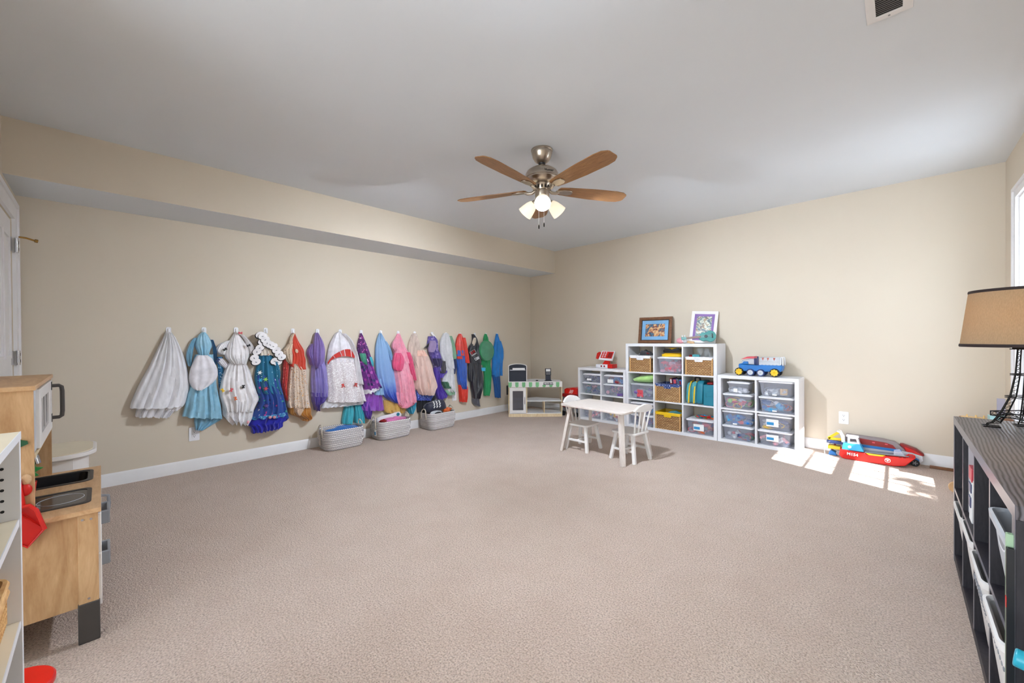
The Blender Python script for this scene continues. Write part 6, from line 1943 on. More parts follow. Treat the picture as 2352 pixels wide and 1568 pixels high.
o = thing('toy_tool_box', 'bright red toy tool box with white hatching on the red trolley', 'toy', (0.97, -0.22, 0.315))
m = MB()
m.prism([(0.89, 0.316), (1.11, 0.316), (1.11, 0.40), (1.03, 0.41), (0.98, 0.385), (0.93, 0.395), (0.89, 0.375)], -0.29, -0.17, 'y')
m.obj('body', 'plastic_red', o, 0.004)
for k in range(4):
    MB().bar((0.975 + 0.016 * k, -0.2915, 0.325), (1.0 + 0.016 * k, -0.2915, 0.375), 0.005, 0.003, (0, 1, 0)).obj('hatch_mark', 'label_white', o)

# ------------------------------------------------------------------ ceiling fan
FX, FYc = 2.494, -2.69
fan = thing('ceiling_fan', 'five-blade wood and nickel ceiling fan with three lit glass shades', 'fan', (FX, FYc, H))
def fl(prof, name, mat, par=None, seg=32):
    return MB().lathe([(r_, z_) for r_, z_ in prof], (FX, FYc, 0), seg).obj(name, mat, par or fan)
fl([(.001, 2.344), (.03, 2.345), (.05, 2.36), (.066, 2.385), (.07, 2.405), (.0725, 2.412), (.072, 2.425), (.076, 2.43), (.076, 2.4395), (.001, 2.4395)], 'canopy', 'metal_nickel')
fl([(.001, 2.335), (.022, 2.336), (.026, 2.348), (.001, 2.35)], 'canopy_collar', 'plastic_black')
fl([(.014, 2.28), (.014, 2.35)], 'downrod', 'metal_nickel', seg=16)
mo = fl([(.001, 2.314), (.04, 2.312), (.08, 2.302), (.106, 2.284), (.118, 2.262), (.1205, 2.243), (.1205, 2.236), (.116, 2.234), (.117, 2.226), (.105, 2.208), (.085, 2.196), (.066, 2.19), (.058, 2.176), (.052, 2.15), (.048, 2.148), (.001, 2.148)], 'motor_housing', 'metal_nickel', seg=40)
for k in range(14):
    q = 2 * PI * k / 14
    d_ = Vector((math.cos(q), math.sin(q), 0))
    c_ = Vector((FX, FYc, 2.168)) + d_ * 0.0575
    m = MB()
    tq = Vector((-d_.y, d_.x, 0))
    m.prism([(0.006 * math.cos(w_), 0.013 * math.sin(w_)) for w_ in [i * 2 * PI / 10 for i in range(10)]], -0.004, 0.004, 'z')
    m.v = [tuple(c_ + tq * p[0] + Vector((0, 0, 1)) * p[1] + d_ * (p[2] - 0.16 * p[1])) for p in m.v]
    m.obj('vent_slot', 'dark_slot', mo)
vd = Vector((4.314 - FX, -4.887 - FYc, 0)).normalized()
qd = math.atan2(vd.y, vd.x) + 0.42
d_ = Vector((math.cos(qd), math.sin(qd), 0))
text('lettering', 'Hunter', 0.024, Vector((FX, FYc, 2.253)) + d_ * 0.1215, (-d_.y, d_.x, 0), Vector((0, 0, 1)) - d_ * 0.25, 'ink_black', mo, 0.0006)
fl([(.044, 2.15), (.05, 2.146), (.05, 2.11), (.046, 2.098), (.03, 2.085), (.001, 2.083)], 'light_kit', 'metal_nickel')
blade0 = None
for k in range(5):
    ang = math.radians(-84 + 72 * k)
    if blade0 is None:
        b_ = MB()
        pts = [(0.13, -0.042), (0.2, -0.052), (0.38, -0.066), (0.56, -0.069), (0.62, -0.062), (0.652, -0.042), (0.66, -0.03), (0.66, 0.03), (0.652, 0.042), (0.62, 0.062), (0.56, 0.069), (0.38, 0.066), (0.2, 0.052), (0.13, 0.042), (0.118, 0.02), (0.118, -0.02)]
        b_.M = Matrix.Translation((0, 0, -0.012)) @ Matrix.Rotation(math.radians(-11), 4, 'X')
        b_.prism(pts, -0.003, 0.003, 'z')
        blade0 = b_.obj('blade', 'fan_wood', fan, 0.001, world=False)
        i_ = MB()
        i_.M = Matrix.Translation((0, 0, -0.012)) @ Matrix.Rotation(math.radians(-11), 4, 'X')
        i_.prism([(0.105, -0.012), (0.13, -0.02), (0.16, -0.03), (0.2, -0.032), (0.225, -0.02), (0.232, 0), (0.225, 0.02), (0.2, 0.032), (0.16, 0.03), (0.13, 0.02), (0.105, 0.012)], -0.011, -0.003, 'z')
        i_.M = None
        i_.tube([(0.045, 0, -0.012), (0.075, 0, -0.03), (0.105, 0, -0.03), (0.13, 0, -0.019)], [.012, .012, .012, .012], 8)
        iron = i_.obj('blade_iron', 'metal_nickel', blade0, 0.003, world=False)
        blade0.location = (0, 0, 2.172 - H)
        blade0.rotation_euler = (0, 0, ang)
        protos = (blade0, iron)
    else:
        c_ = blade0.copy()
        COL.objects.link(c_)
        c_.rotation_euler = (0, 0, ang)
        e_ = iron.copy()
        COL.objects.link(e_)
        e_.parent = c_
vq = math.atan2(vd.y, vd.x)
for k in range(3):
    q = vq + 2 * PI * k / 3 + 0.02
    d_ = Vector((math.cos(q), math.sin(q), 0))
    ax = (d_ * 0.78 + Vector((0, 0, -0.62))).normalized()
    p0 = Vector((FX, FYc, 2.1)) + d_ * 0.036
    rot_ = Vector((0, 0, 1)).rotation_difference(ax).to_matrix().to_4x4()
    Ml = Matrix.Translation(p0) @ rot_
    m = MB()
    m.lathe([(.012, 0), (.014, .02), (.02, .03), (.021, .05), (.001, .05)], seg=18, M=Ml)
    m.obj('lamp_socket', 'metal_nickel', fan)
    m = MB()
    m.lathe([(.021, .04), (.03, .048), (.042, .075), (.05, .11), (.055, .141), (.0535, .142), (.048, .111), (.040, .077), (.028, .05), (.021, .043)], seg=26, M=Ml, cap=False)
    sh_ = m.obj('lamp_shade', 'frosted_glass', fan)
    m = MB()
    m.lathe([(.001, .112), (.012, .111), (.022, .104), (.0265, .093), (.024, .08), (.016, .066), (.012, .05), (.001, .05)], seg=18, M=Ml)
    m.obj('bulb', 'bulb_light', sh_)
for (dx, zb) in ((-0.024, 1.872), (0.012, 1.885)):
    px, py = FX + dx * 0.77 + 0.03 * vd.x, FYc + dx * 0.64 + 0.03 * vd.y
    m = MB()
    m.tube([(px, py, 2.085), (px, py, zb + 0.03)], 0.0013, 5)
    ch_ = m.obj('pull_chain', 'plastic_white', fan)
    m = MB()
    m.lathe([(.001, 0), (.004, .003), (.0045, .02), (.002, .03)], (px, py, zb), 8)
    m.obj('pendant', 'metal_black', ch_)

# ------------------------------------------------------------------ dark cube shelf by the right wall
DX0, DX1, DY0, DY1, DH = 4.51, 4.81, -3.405, -1.965, 0.703
dk = thing('dark_cube_shelf', 'dark woodgrain eight-cube shelf by the window wall holding the tower lamp', 'shelf', ((DX0 + DX1) / 2, (DY0 + DY1) / 2, 0))
e_, p_ = 0.034, 0.016
plain('edge_band', '#6c6a72', 0.3)
MB().box(DX0, DX1, DY0, DY1, DH - e_, DH).obj('top_panel', 'grey_woodgrain', dk, 0.001, flat=True)
MB().box(DX0, DX1, DY0, DY1, 0, e_).obj('bottom_panel', 'dark_oak', dk, 0.001, flat=True)
for a, b in ((DY0, DY0 + e_), (DY1 - e_, DY1)):
    MB().box(DX0, DX1, a, b, e_, DH - e_).obj('side_panel', 'dark_oak', dk, 0.001, flat=True)
MB().box(DX0 - 0.0012, DX0, DY0, DY1, DH - e_, DH).obj('edge_strip', 'edge_band', dk, flat=True)
for a, b in ((DY0, DY0 + e_), (DY1 - e_, DY1)):
    MB().box(DX0 - 0.0012, DX0, a, b, 0, DH - e_).obj('edge_strip', 'edge_band', dk, flat=True)
cw4 = (DY1 - DY0 - 2 * e_ - 3 * p_) / 4
chh = (DH - 2 * e_ - p_) / 2
dcell = []
for i in range(4):                        # counted from the far end
    hi_ = DY1 - e_ - i * (cw4 + p_)
    dcell.append((hi_ - cw4, hi_))
    if i < 3:
        MB().box(DX0 + 0.001, DX1, hi_ - cw4 - p_, hi_ - cw4, e_, DH - e_).obj('upright', 'dark_oak', dk, flat=True)
        MB().box(DX0, DX0 + 0.001, hi_ - cw4 - p_, hi_ - cw4, e_, DH - e_).obj('edge_strip', 'edge_band', dk, flat=True)
    MB().box(DX0 + 0.001, DX1, hi_ - cw4, hi_, e_ + chh, e_ + chh + p_).obj('shelf_board', 'dark_oak', dk, flat=True)
    MB().box(DX0, DX0 + 0.001, hi_ - cw4, hi_, e_ + chh, e_ + chh + p_).obj('edge_strip', 'edge_band', dk, flat=True)
zu = e_ + chh + p_                         # floor of the upper row
def book(label, x0, x1, y0, y1, z0, z1, mat, cat='book', pages=True):
    o_ = thing('book', label, cat, ((x0 + x1) / 2, (y0 + y1) / 2, z0))
    m_ = MB()
    m_.box(x0, x1, y0, y0 + 0.003, z0, z1).box(x0, x1, y1 - 0.003, y1, z0, z1).box(x0, x0 + 0.003, y0 + 0.003, y1 - 0.003, z0, z1)
    m_.obj('cover', mat, o_, flat=True)
    MB().box(x0 + 0.003, x1 - 0.004, y0 + 0.003, y1 - 0.003, z0 + 0.003, z1 - 0.004).obj('pages', 'label_white', o_, flat=True)
    return o_
y0_, y1_ = dcell[1]
book('tall white binder at the far side of the second upper cube of the dark shelf', DX0 + 0.015, DX1 - 0.05, y1_ - 0.022, y1_ - 0.004, zu, zu + 0.29, 'plastic_lightgrey')
book('maroon binder second from the far side in the dark shelf', DX0 + 0.03, DX1 - 0.04, y1_ - 0.085, y1_ - 0.024, zu, zu + 0.275, 'plastic_darkred')
o = thing('carton', 'red and white carton leaning beside the maroon binder', 'box', (DX0 + 0.1, y0_ + 0.15, zu))
m = MB()
m.hexa([(DX0 + 0.01, y1_ - 0.165, zu), (DX0 + 0.2, y1_ - 0.165, zu), (DX0 + 0.2, y1_ - 0.09, zu), (DX0 + 0.01, y1_ - 0.09, zu)], [(DX0 + 0.01, y1_ - 0.185, zu + 0.215), (DX0 + 0.2, y1_ - 0.185, zu + 0.215), (DX0 + 0.2, y1_ - 0.1, zu + 0.215), (DX0 + 0.01, y1_ - 0.1, zu + 0.215)])
m.obj('body', 'label_white', o, 0.002)
m = MB()
m.hexa([(DX0 + 0.008, y1_ - 0.18, zu + 0.165), (DX0 + 0.202, y1_ - 0.18, zu + 0.165), (DX0 + 0.202, y1_ - 0.095, zu + 0.165), (DX0 + 0.008, y1_ - 0.095, zu + 0.165)], [(DX0 + 0.008, y1_ - 0.187, zu + 0.218), (DX0 + 0.202, y1_ - 0.187, zu + 0.218), (DX0 + 0.202, y1_ - 0.098, zu + 0.218), (DX0 + 0.008, y1_ - 0.098, zu + 0.218)])
m.obj('red_top', 'plastic_coral', o, 0.002)
m = MB()
m.box(DX0 + 0.007, DX0 + 0.0092, y1_ - 0.17, y1_ - 0.11, zu + 0.12, zu + 0.155)
m.box(DX0 + 0.007, DX0 + 0.0092, y1_ - 0.16, y1_ - 0.105, zu + 0.06, zu + 0.1)
m.obj('print', 'plastic_navy', o, flat=True)
y0_, y1_ = dcell[2]
book('dark navy binder at the far side of the third upper cube of the dark shelf', DX0 + 0.03, DX1 - 0.04, y1_ - 0.16, y1_ - 0.11, zu, zu + 0.22, 'plastic_navy')
book('blue binder beside the dark navy one in the dark shelf', DX0 + 0.025, DX1 - 0.04, y1_ - 0.225, y1_ - 0.165, zu, zu + 0.225, 'plastic_blue')
tag(MB().box(DX0 + 0.05, DX0 + 0.15, y1_ - 0.2, y1_ - 0.13, zu + 0.226, zu + 0.292).obj('wooden_block', 'light_block', None, 0.003), 'tan block lying on top of the blue binders', 'block')
o = thing('storage_tub', 'pale grey plastic tub with handle hole in the nearest upper cube of the dark shelf', 'bin', (DX0 + 0.13, (dcell[3][0] + dcell[3][1]) / 2, zu))
def tub(o_, x0, x1, y0, y1, z0, h, mat, taper=0.03):
    R_ = lambda z_, i_: [(a_, b_, z_) for a_, b_ in rrect(x0 + i_, x1 - i_, y0 + i_, y1 - i_, 0.035, 5)]
    m_ = MB()
    m_.grid([R_(z0, taper + .006), R_(z0 + .01, taper), R_(z0 + h * .6, taper * .42), R_(z0 + h - .02, .006), R_(z0 + h - .019, -.003), R_(z0 + h, -.004), R_(z0 + h + .002, .002), R_(z0 + h - .006, .009), R_(z0 + h * .5, taper * .5 + .01), R_(z0 + .012, taper + .01)], True)
    n2 = len(R_(0, 0))
    m_.f.append(tuple(range(n2)))
    m_.mi.append(0)
    m_.f.append(tuple(9 * n2 + i for i in range(n2)))
    m_.mi.append(0)
    return m_.obj('body', mat, o_)
y0_, y1_ = dcell[3]
tb = tub(o, DX0 - 0.004, DX1 - 0.03, y0_ + 0.02, y1_ - 0.02, zu + 0.001, 0.235, 'plastic_lightgrey')
m = MB()
m.tube([(DX0 + 0.005, (y0_ + y1_) / 2 + 0.05 * math.cos(q), zu + 0.185 + 0.018 * math.sin(q)) for q in [i * 2 * PI / 20 for i in range(20)]], 0.0025, 6, True)
m.obj('handle_rim', 'plastic_white', tb)
m = MB()
m.prism([((y0_ + y1_) / 2 + 0.046 * math.cos(q), zu + 0.185 + 0.014 * math.sin(q)) for q in [i * 2 * PI / 20 for i in range(20)]], DX0 + 0.003, DX0 + 0.012, 'x')
m.obj('handle_hole', 'plastic_grey', tb)
for i, lab in enumerate(('small white basket in the far lower cube of the dark shelf', 'white basket in the second lower cube of the dark shelf from the far end', 'white perforated basket in the third lower cube of the dark shelf',
                         'white basket with a furry toy in the nearest lower cube of the dark shelf')):
    y0_, y1_ = dcell[i]
    o = thing('white_basket', lab, 'basket', (DX0 + 0.13, (y0_ + y1_) / 2, e_), group='white baskets in the dark shelf')
    hh = (0.27, 0.295, 0.3, 0.3)[i]
    tb = tub(o, DX0 - (0.004, 0.006, 0.012, 0.016)[i], DX1 - 0.03, y0_ + 0.02, y1_ - 0.025, e_ + 0.001, hh, 'paint_white', 0.035)
    if i >= 2:
        for r_ in range(4):
            for c_ in range(9):
                yy = y0_ + 0.06 + (y1_ - y0_ - 0.125) * c_ / 8
                zz = e_ + hh - 0.075 - 0.032 * r_
                xx = DX0 - 0.003 + 0.006 * r_
                m = MB()
                m.prism([(yy + 0.008 * math.cos(q), zz + 0.005 * math.sin(q)) for q in [k * PI / 4 for k in range(8)]], xx - 0.004, xx + 0.003, 'x')
                m.obj('slot', 'plastic_grey', tb)
y0_, y1_ = dcell[3]
m = MB()
blob(m, (DX0 + 0.09, (y0_ + y1_) / 2 + 0.05, e_ + 0.305), 0.05, (1.2, 1.1, 0.8), 51, 0.2, seg=24, rings=14)
tag(m.obj('furry_toy', 'beige_plush'), 'tan furry toy lying at the far side of the nearest white basket', 'toy')
m = MB()
blob(m, (DX0 + 0.08, (y0_ + y1_) / 2 - 0.06, e_ + 0.30), 0.05, (1.2, 1.2, 0.8), 52, 0.25, seg=24, rings=14)
tag(m.obj('furry_toy', 'rattan'), 'ginger furry toy lying at the near side of the nearest white basket', 'toy')
book('tall thin pale green book standing on the carpet against the dark shelf near end', DX0 - .012, DX0 + .0, -3.392, -3.378, .001, .628, plain('pale_green', '#a9c6a2', 0.5))
bk = book('tall thin black book with red print standing beside the pale green one', DX0 - .014, DX0 - .002, -3.412, -3.399, .001, .60, 'plastic_black')
MB().box(DX0 - .0148, DX0 - .0138, -3.411, -3.4, .46, .485).obj('print', 'plastic_red', bk, flat=True)
# teal toy at the frame corner
plain('bright_teal', '#25a5bd', 0.35)
o = thing('teal_toy', 'teal plastic toy with round knob standing at the near end of the dark shelf', 'toy', (4.53, -3.62, 0))
m = MB()
m.hexa([(4.49, -3.72, 0.0), (4.6, -3.72, 0.0), (4.6, -3.56, 0.0), (4.49, -3.56, 0.0)], [(4.5, -3.7, 0.41), (4.57, -3.7, 0.41), (4.57, -3.585, 0.41), (4.5, -3.585, 0.41)])
m.obj('body', 'bright_teal', o, 0.006)
for k in range(6):
    MB().box(4.489 + .0018 * k, 4.5 + .0018 * k, -3.69, -3.6, 0.1 + 0.05 * k, 0.12 + 0.05 * k).obj('slot', 'dark_slot', o)
m = MB()
m.cyl((4.53, -3.585, 0.43), (4.485, -3.578, 0.436), 0.018, seg=16)
m.cyl((4.53, -3.585, 0.43), (4.53, -3.6, 0.40), 0.014, seg=12)
m.obj('knob', 'bright_teal', o, 0.003)

# ------------------------------------------------------------------ wire tower lamp
LX, LY, LZ = 4.706, -2.19, DH
lampo = thing('table_lamp', 'table lamp with tan drum shade on a black wire tower base', 'lamp', (LX, LY, LZ))
prof = [(0.0, .118), (0.012, .112), (0.02, .098), (0.05, .082), (0.068, .074), (0.137, .05), (0.23, .036), (0.34, .03)]
def rad(z_):
    for (za, ra), (zb_, rb) in zip(prof, prof[1:]):
        if za <= z_ <= zb_:
            return ra + (rb - ra) * (z_ - za) / (zb_ - za)
    return prof[-1][1]
def legpt(q, r_, z_, side):
    d_ = Vector((math.cos(q), math.sin(q), 0))
    t_ = Vector((-d_.y, d_.x, 0))
    return Vector((LX, LY, LZ)) + d_ * r_ + t_ * side + Vector((0, 0, z_))
for k in range(4):
    q = PI * k / 2
    def wid(z_):
        return 0.024 - 0.05 * min(z_, 0.3) * 0.9
    zs_ = [0.003, 0.012, 0.02, 0.05, 0.068, 0.1, 0.137, 0.18, 0.23, 0.28, 0.34]
    m = MB()
    for s_ in (-1, 1):
        m.tube([legpt(q, rad(z_), z_, s_ * wid(z_) * 0.5) for z_ in zs_], 0.0022, 6)
        m.tube([legpt(q, max(rad(z_) - wid(z_) * 0.9, 0.004), z_, s_ * wid(z_) * 0.35) for z_ in zs_ if z_ >= 0.02], 0.0016, 5)
    lg = m.obj('leg', 'metal_black', lampo)
    m = MB()
    zz = 0.022
    i_ = 0
    while zz < 0.335:                           # zigzag wire lacing
        st = 0.009
        sgn = 1 if i_ % 2 else -1
        m.tube([legpt(q, rad(zz), zz, sgn * wid(zz) * 0.5), legpt(q, rad(zz + st), zz + st, -sgn * wid(zz + st) * 0.5)], 0.0008, 4)
        for s_ in (-1, 1):
            za, zb_ = (zz, zz + st) if i_ % 2 else (zz + st, zz)
            m.tube([legpt(q, rad(za), za, s_ * wid(za) * 0.5), legpt(q, max(rad(zb_) - wid(zb_) * 0.9, .004), zb_, s_ * wid(zb_) * 0.35)], 0.0007, 4)
        zz += st
        i_ += 1
    m.obj('lacing', 'metal_black', lg)
    m = MB()
    m.tube([legpt(q, .126, .0022, -.026), legpt(q, .126, .0022, .026), legpt(q, .078, .0022, .02), legpt(q, .078, .0022, -.02)], 0.0022, 5, True)
    m.tube([legpt(q, .108, .016, -.018), legpt(q, .108, .016, .018), legpt(q, .076, .02, .014), legpt(q, .076, .02, -.014)], 0.0015, 5, True)
    m.tube([legpt(q, .112, .004, -.016), legpt(q, .11, .016, .012)], 0.0012, 4)
    m.obj('foot', 'metal_black', lg)
    # arch to the next leg
    m = MB()
    q2 = q + PI / 2
    pa, pb = legpt(q, .088, .03, .01), legpt(q2, .088, .03, -.01)
    m.tube([pa.lerp(pb, i_ / 12) + Vector((0, 0, 0.03 * math.sin(PI * i_ / 12))) for i_ in range(13)], 0.0014, 5)
    m.tube([pa.lerp(pb, i_ / 12) + Vector((0, 0, 0.03 * math.sin(PI * i_ / 12) - 0.007)) for i_ in range(13)], 0.001, 5)
    m.obj('arch', 'metal_black', lampo)
for z_, r_, hh in ((0.05, .104, .018), (0.132, .064, .006), (0.228, .05, .005)):
    m = MB()
    cs = [Vector((LX + r_ * math.cos(PI * k / 2), LY + r_ * math.sin(PI * k / 2), LZ + z_)) for k in range(4)]
    for dz in (0, hh):
        m.tube([c_ + Vector((0, 0, dz)) for c_ in cs], 0.0022 if hh > .01 else .0018, 6, True)
    if hh > .01:
        for k in range(4):
            a_, b_ = cs[k], cs[(k + 1) % 4]
            for i_ in range(9):
                p0, p1 = a_.lerp(b_, i_ / 9), a_.lerp(b_, (i_ + 1) / 9)
                m.tube([p0, p1 + Vector((0, 0, hh))], 0.0007, 4)
                m.tube([p0 + Vector((0, 0, hh)), p1], 0.0007, 4)
            m.tube([a_, a_ + Vector((0, 0, hh))], 0.002, 5)
    m.obj('platform', 'metal_black', lampo)
m = MB()
r_ = 0.052
m.M = Matrix.Translation((LX, LY, LZ + 0.336)) @ Matrix.Rotation(PI / 4, 4, 'Z')
m.box(-.037, .037, -.037, .037, 0, .004).box(-.032, .032, -.032, .032, .004, .02).box(-.037, .037, -.037, .037, .02, .024)
m.obj('top_box', 'metal_black', lampo)
MB().cyl((LX, LY, LZ + .36), (LX, LY, LZ + .42), .012, seg=12).obj('socket', 'metal_brass', lampo)
z0, z1, r0, r1 = 1.052, 1.292, 0.195, 0.168
m = MB()
m.lathe([(r0, z0), (r1, z1), (r1 - .003, z1), (r0 - .003, z0), (r0, z0)], (LX, LY, 0), 64, cap=False)
sh_ = m.obj('lamp_shade', 'lamp_linen', lampo)
m = MB()
m.lathe([(r0 + .001, z0 - .002), (r0 + .0025, z0 + .003), (r0 + .0008, z0 + .011), (r0 - .004, z0 + .011), (r0 - .005, z0 - .001), (r0 + .001, z0 - .002)], (LX, LY, 0), 64, cap=False)
m.obj('trim', plain('trim_brown', '#2a1a18', 0.7), sh_)
m = MB()
m.lathe([(r1 + .001, z1 - .010), (r1 + .0025, z1 - .004), (r1 + .001, z1 + .002), (r1 - .004, z1 + .002), (r1 - .004, z1 - .010), (r1 + .001, z1 - .010)], (LX, LY, 0), 64, cap=False)
m.obj('trim', 'trim_brown', sh_)
m = MB()
m.ball((LX, LY, 1.165), 0.03, 16, 10, sq=(1, 1, 1.25))
m.obj('bulb', 'warm_bulb', lampo)
for k in range(3):
    q = 2 * PI * k / 3
    MB().tube([(LX, LY, 1.21), (LX + (r1 - .002) * math.cos(q), LY + (r1 - .002) * math.sin(q), z1 - 0.004)], .0015, 5).obj('shade_arm', 'metal_brass', lampo)

# ------------------------------------------------------------------ toy boat and toy van on the floor by the back wall
BX = lambda u_: 3.925 + u_ * 0.5
by, bw = -0.25, 0.055
o = thing('toy_boat', 'red toy rescue boat with white cabin lying in the sun patch', 'toy', (4.15, by + 0.05, 0))
hullp = [(BX(.06), .001), (BX(.72), .001), (BX(.86), .018), (BX(.985), .098), (BX(.93), .092), (BX(.60), .078), (BX(.38), .07), (BX(.35), .078), (BX(.02), .082), (BX(0), .03)]
m = MB()
m.prism(hullp, by, by + 2 * bw + 0.01, 'y')
hull = m.obj('hull', 'plastic_red', o, 0.006)
text('lettering', 'M154', 0.034, (BX(.19), by - 0.0006, .05), (1, 0, -0.03), (0, 0, 1), 'label_white', hull, 0.0006, True)
m = MB()
cx_, cz_ = BX(.645), .045
m.ring_prism([(cx_ + .019 * math.cos(q), cz_ + .019 * math.sin(q)) for q in [i * 2 * PI / 20 for i in range(20)]], [(cx_ + .0155 * math.cos(q), cz_ + .0155 * math.sin(q)) for q in [i * 2 * PI / 20 for i in range(20)]], by - .0012, by, 'y')
for dx, dz, r_ in ((0, -.003, .007), (-.009, .005, .0032), (-.003, .0095, .0034), (.004, .0095, .0034), (.0095, .005, .0032)):
    m.cyl((cx_ + dx, by, cz_ + dz), (cx_ + dx, by - .0012, cz_ + dz), r_, seg=9)
m.obj('paw_badge', 'label_white', hull)
m = MB()
m.prism([(BX(.37), .079), (BX(.41), .066), (BX(.58), .07), (BX(.62), .083)], by - .002, by + .012, 'y')
m.obj('yellow_step', 'plastic_yellow', hull, 0.002)
for k in range(2):
    m = MB()
    m.box(BX(.78 + .05 * k), BX(.815 + .05 * k), by - .0008, by, .082 + .002 * k, .086 + .002 * k)
    m.obj('slot', 'dark_slot', hull, flat=True)
m = MB()
m.prism([(BX(.04), .08), (BX(.345), .082), (BX(.29), .145), (BX(.06), .14)], by + .012, by + .1, 'y')
cab = m.obj('cabin_base', plain('sky_blue', '#3fb4e6', 0.35), o, 0.004)
m = MB()
m.cyl((BX(.15), by + .012, .112), (BX(.15), by + .0105, .112), .012, seg=16)
m.obj('badge', 'label_white', cab)
m = MB()
m.ring_prism([(BX(.12), .142), (BX(.29), .142), (BX(.25), .205), (BX(.12), .2)], [(BX(.15), .152), (BX(.255), .152), (BX(.235), .186), (BX(.15), .184)], by + .02, by + .09, 'y')
wc = m.obj('wheelhouse', 'plastic_white', o, 0.003)
m = MB()
m.box(BX(.1), BX(.27), by + .018, by + .092, .199, .209)
m.obj('roof', 'plastic_white', wc, 0.003)
m = MB()
m.tube([(BX(.06), by + .05, .14), (BX(.05), by + .05, .19), (BX(.02), by + .05, .225), (BX(-.03), by + .05, .232)], [.014, .013, .011, .008], 8)
m.obj('crane_arm', 'plastic_white', o)
m = MB()
m.tube([(BX(-.03), by + .05, .232), (BX(-.005), by + .048, .245), (BX(.03), by + .048, .24), (BX(.025), by + .048, .225)], .0035, 6)
m.obj('hook', 'plastic_lightgrey', o)
m = MB()
m.prism([(BX(.35), .076), (BX(.9), .094), (BX(.9), .1), (BX(.35), .086)], by + .014, by + .1, 'y')
m.obj('deck', 'plastic_grey', o, 0.002)
m = MB()
m.prism([(BX(.72), .09), (BX(.86), .094), (BX(.79), .15), (BX(.72), .135)], by + .02, by + .026, 'y')
m.obj('windscreen', 'bin_plastic', o)
m = MB()
m.tube([(BX(.86), by + .02, .092), (BX(.9), by + .05, .11), (BX(.95), by + .05, .11), (BX(.97), by + .05, .098)], .005, 7)
m.obj('bow_rail', 'plastic_red', o)
# yellow toy crane behind the stern
o = thing('toy_crane', 'yellow toy crane with blue band under a clear cover at the boat stern', 'toy', (3.87, -0.12, 0))
m = MB()
m.box(3.83, 3.945, -0.16, -0.06, .105, .13)
m.obj('platform', 'plastic_navy', o, 0.003)
m = MB()
m.bar((3.84, -.14, .145), (3.93, -.14, .225), .022, .016, (0, 1, 0))
m.bar((3.84, -.14, .145), (3.95, -.14, .15), .022, .016, (0, 1, 0))
m.bar((3.93, -.14, .225), (3.95, -.14, .15), .012, .012, (0, 1, 0))
m.obj('boom', 'plastic_yellow', o, 0.002)
m = MB()
m.box(3.84, 3.93, -0.17, -0.08, .055, .085)
m.obj('bucket', 'plastic_yellow', o, 0.004)
m = MB()
m.prism([(3.845, .0), (3.91, .0), (3.895, .03), (3.87, .042), (3.85, .03)], -0.18, -0.1, 'y')
m.obj('base', 'plastic_blue', o, 0.004)
m = MB()
m.cyl((3.925, -.19, .03), (3.925, -.17, .03), .024, seg=16)
m.obj('wheel', 'plastic_grey', o)
m = MB()
m.box(3.86, 3.875, -0.14, -0.1, .04, .058).box(3.88, 3.895, -.13, -.11, .085, .105)
m.obj('post', 'plastic_darkred', o)
m = MB()
rows = []
for i in range(7):
    a_ = PI / 2 * i / 6
    rows.append([(3.82 + .01 * math.sin(3 * a_), yv, .13 * math.sin(a_)) for yv in (-.2, -.05)])
m.grid(rows)
m.tube([(3.822, -.2, .002), (3.815, -.2, .06), (3.828, -.2, .115), (3.86, -.2, .13)], .003, 6)
m.obj('clear_cover', 'film_plastic', o)
# toy rescue van behind the boat
o = thing('toy_van', 'long red and grey toy rescue van parked behind the red boat', 'toy', (4.22, -0.08, 0))
VX = lambda u_: 3.95 + u_ * 0.515
vy0, vy1 = -0.115, -0.025
m = MB()
m.prism([(VX(0), .03), (VX(.95), .02), (VX(1.0), .05), (VX(.99), .09), (VX(.86), .11), (VX(.1), .115), (VX(0), .1)], vy0, vy1, 'y')
m.obj('chassis', 'plastic_lightgrey', o, 0.006)
m = MB()
m.prism([(VX(.02), .11), (VX(.80), .108), (VX(.76), .14), (VX(.66), .178), (VX(.5), .19), (VX(.02), .195)], vy0 + .005, vy1 - .005, 'y')
up = m.obj('roof_shell', plain('shell_grey', '#8f8385', 0.4), o, 0.006)
m = MB()
m.prism([(VX(.22), .128), (VX(.68), .122), (VX(.64), .152), (VX(.56), .166), (VX(.22), .176)], vy0 + .001, vy0 + .006, 'y')
rp = m.obj('side_window', 'plastic_darkred', up, flat=True)
for u_ in (.38, .54):
    MB().box(VX(u_), VX(u_ + .035), vy0 - .0005, vy0 + .001, .148, .158).obj('window_print', 'plastic_coral', rp, flat=True)
m = MB()
m.box(VX(.05), VX(.74), vy0 - .002, vy0 + .004, .1, .122)
m.obj('blue_stripe', 'plastic_blue', o, 0.002)
m = MB()
m.prism([(VX(.80), .108), (VX(1.0), .09), (VX(1.01), .1), (VX(.92), .14), (VX(.76), .17), (VX(.72), .165)], vy0 + .008, vy1 - .008, 'y')
m.obj('bonnet', 'plastic_darkred', o, 0.005)
m = MB()
m.prism([(VX(.80), .112), (VX(.98), .095), (VX(.9), .128), (VX(.78), .15)], vy0 + .004, vy0 + .009, 'y')
m.obj('windscreen', 'plastic_red', o)
m = MB()
m.prism([(VX(.80), .02), (VX(.95), .02), (VX(.95), .06), (VX(.9), .075), (VX(.82), .07)], vy0 - .004, vy0 + .01, 'y')
m.obj('fender', 'plastic_blue', o, 0.003)
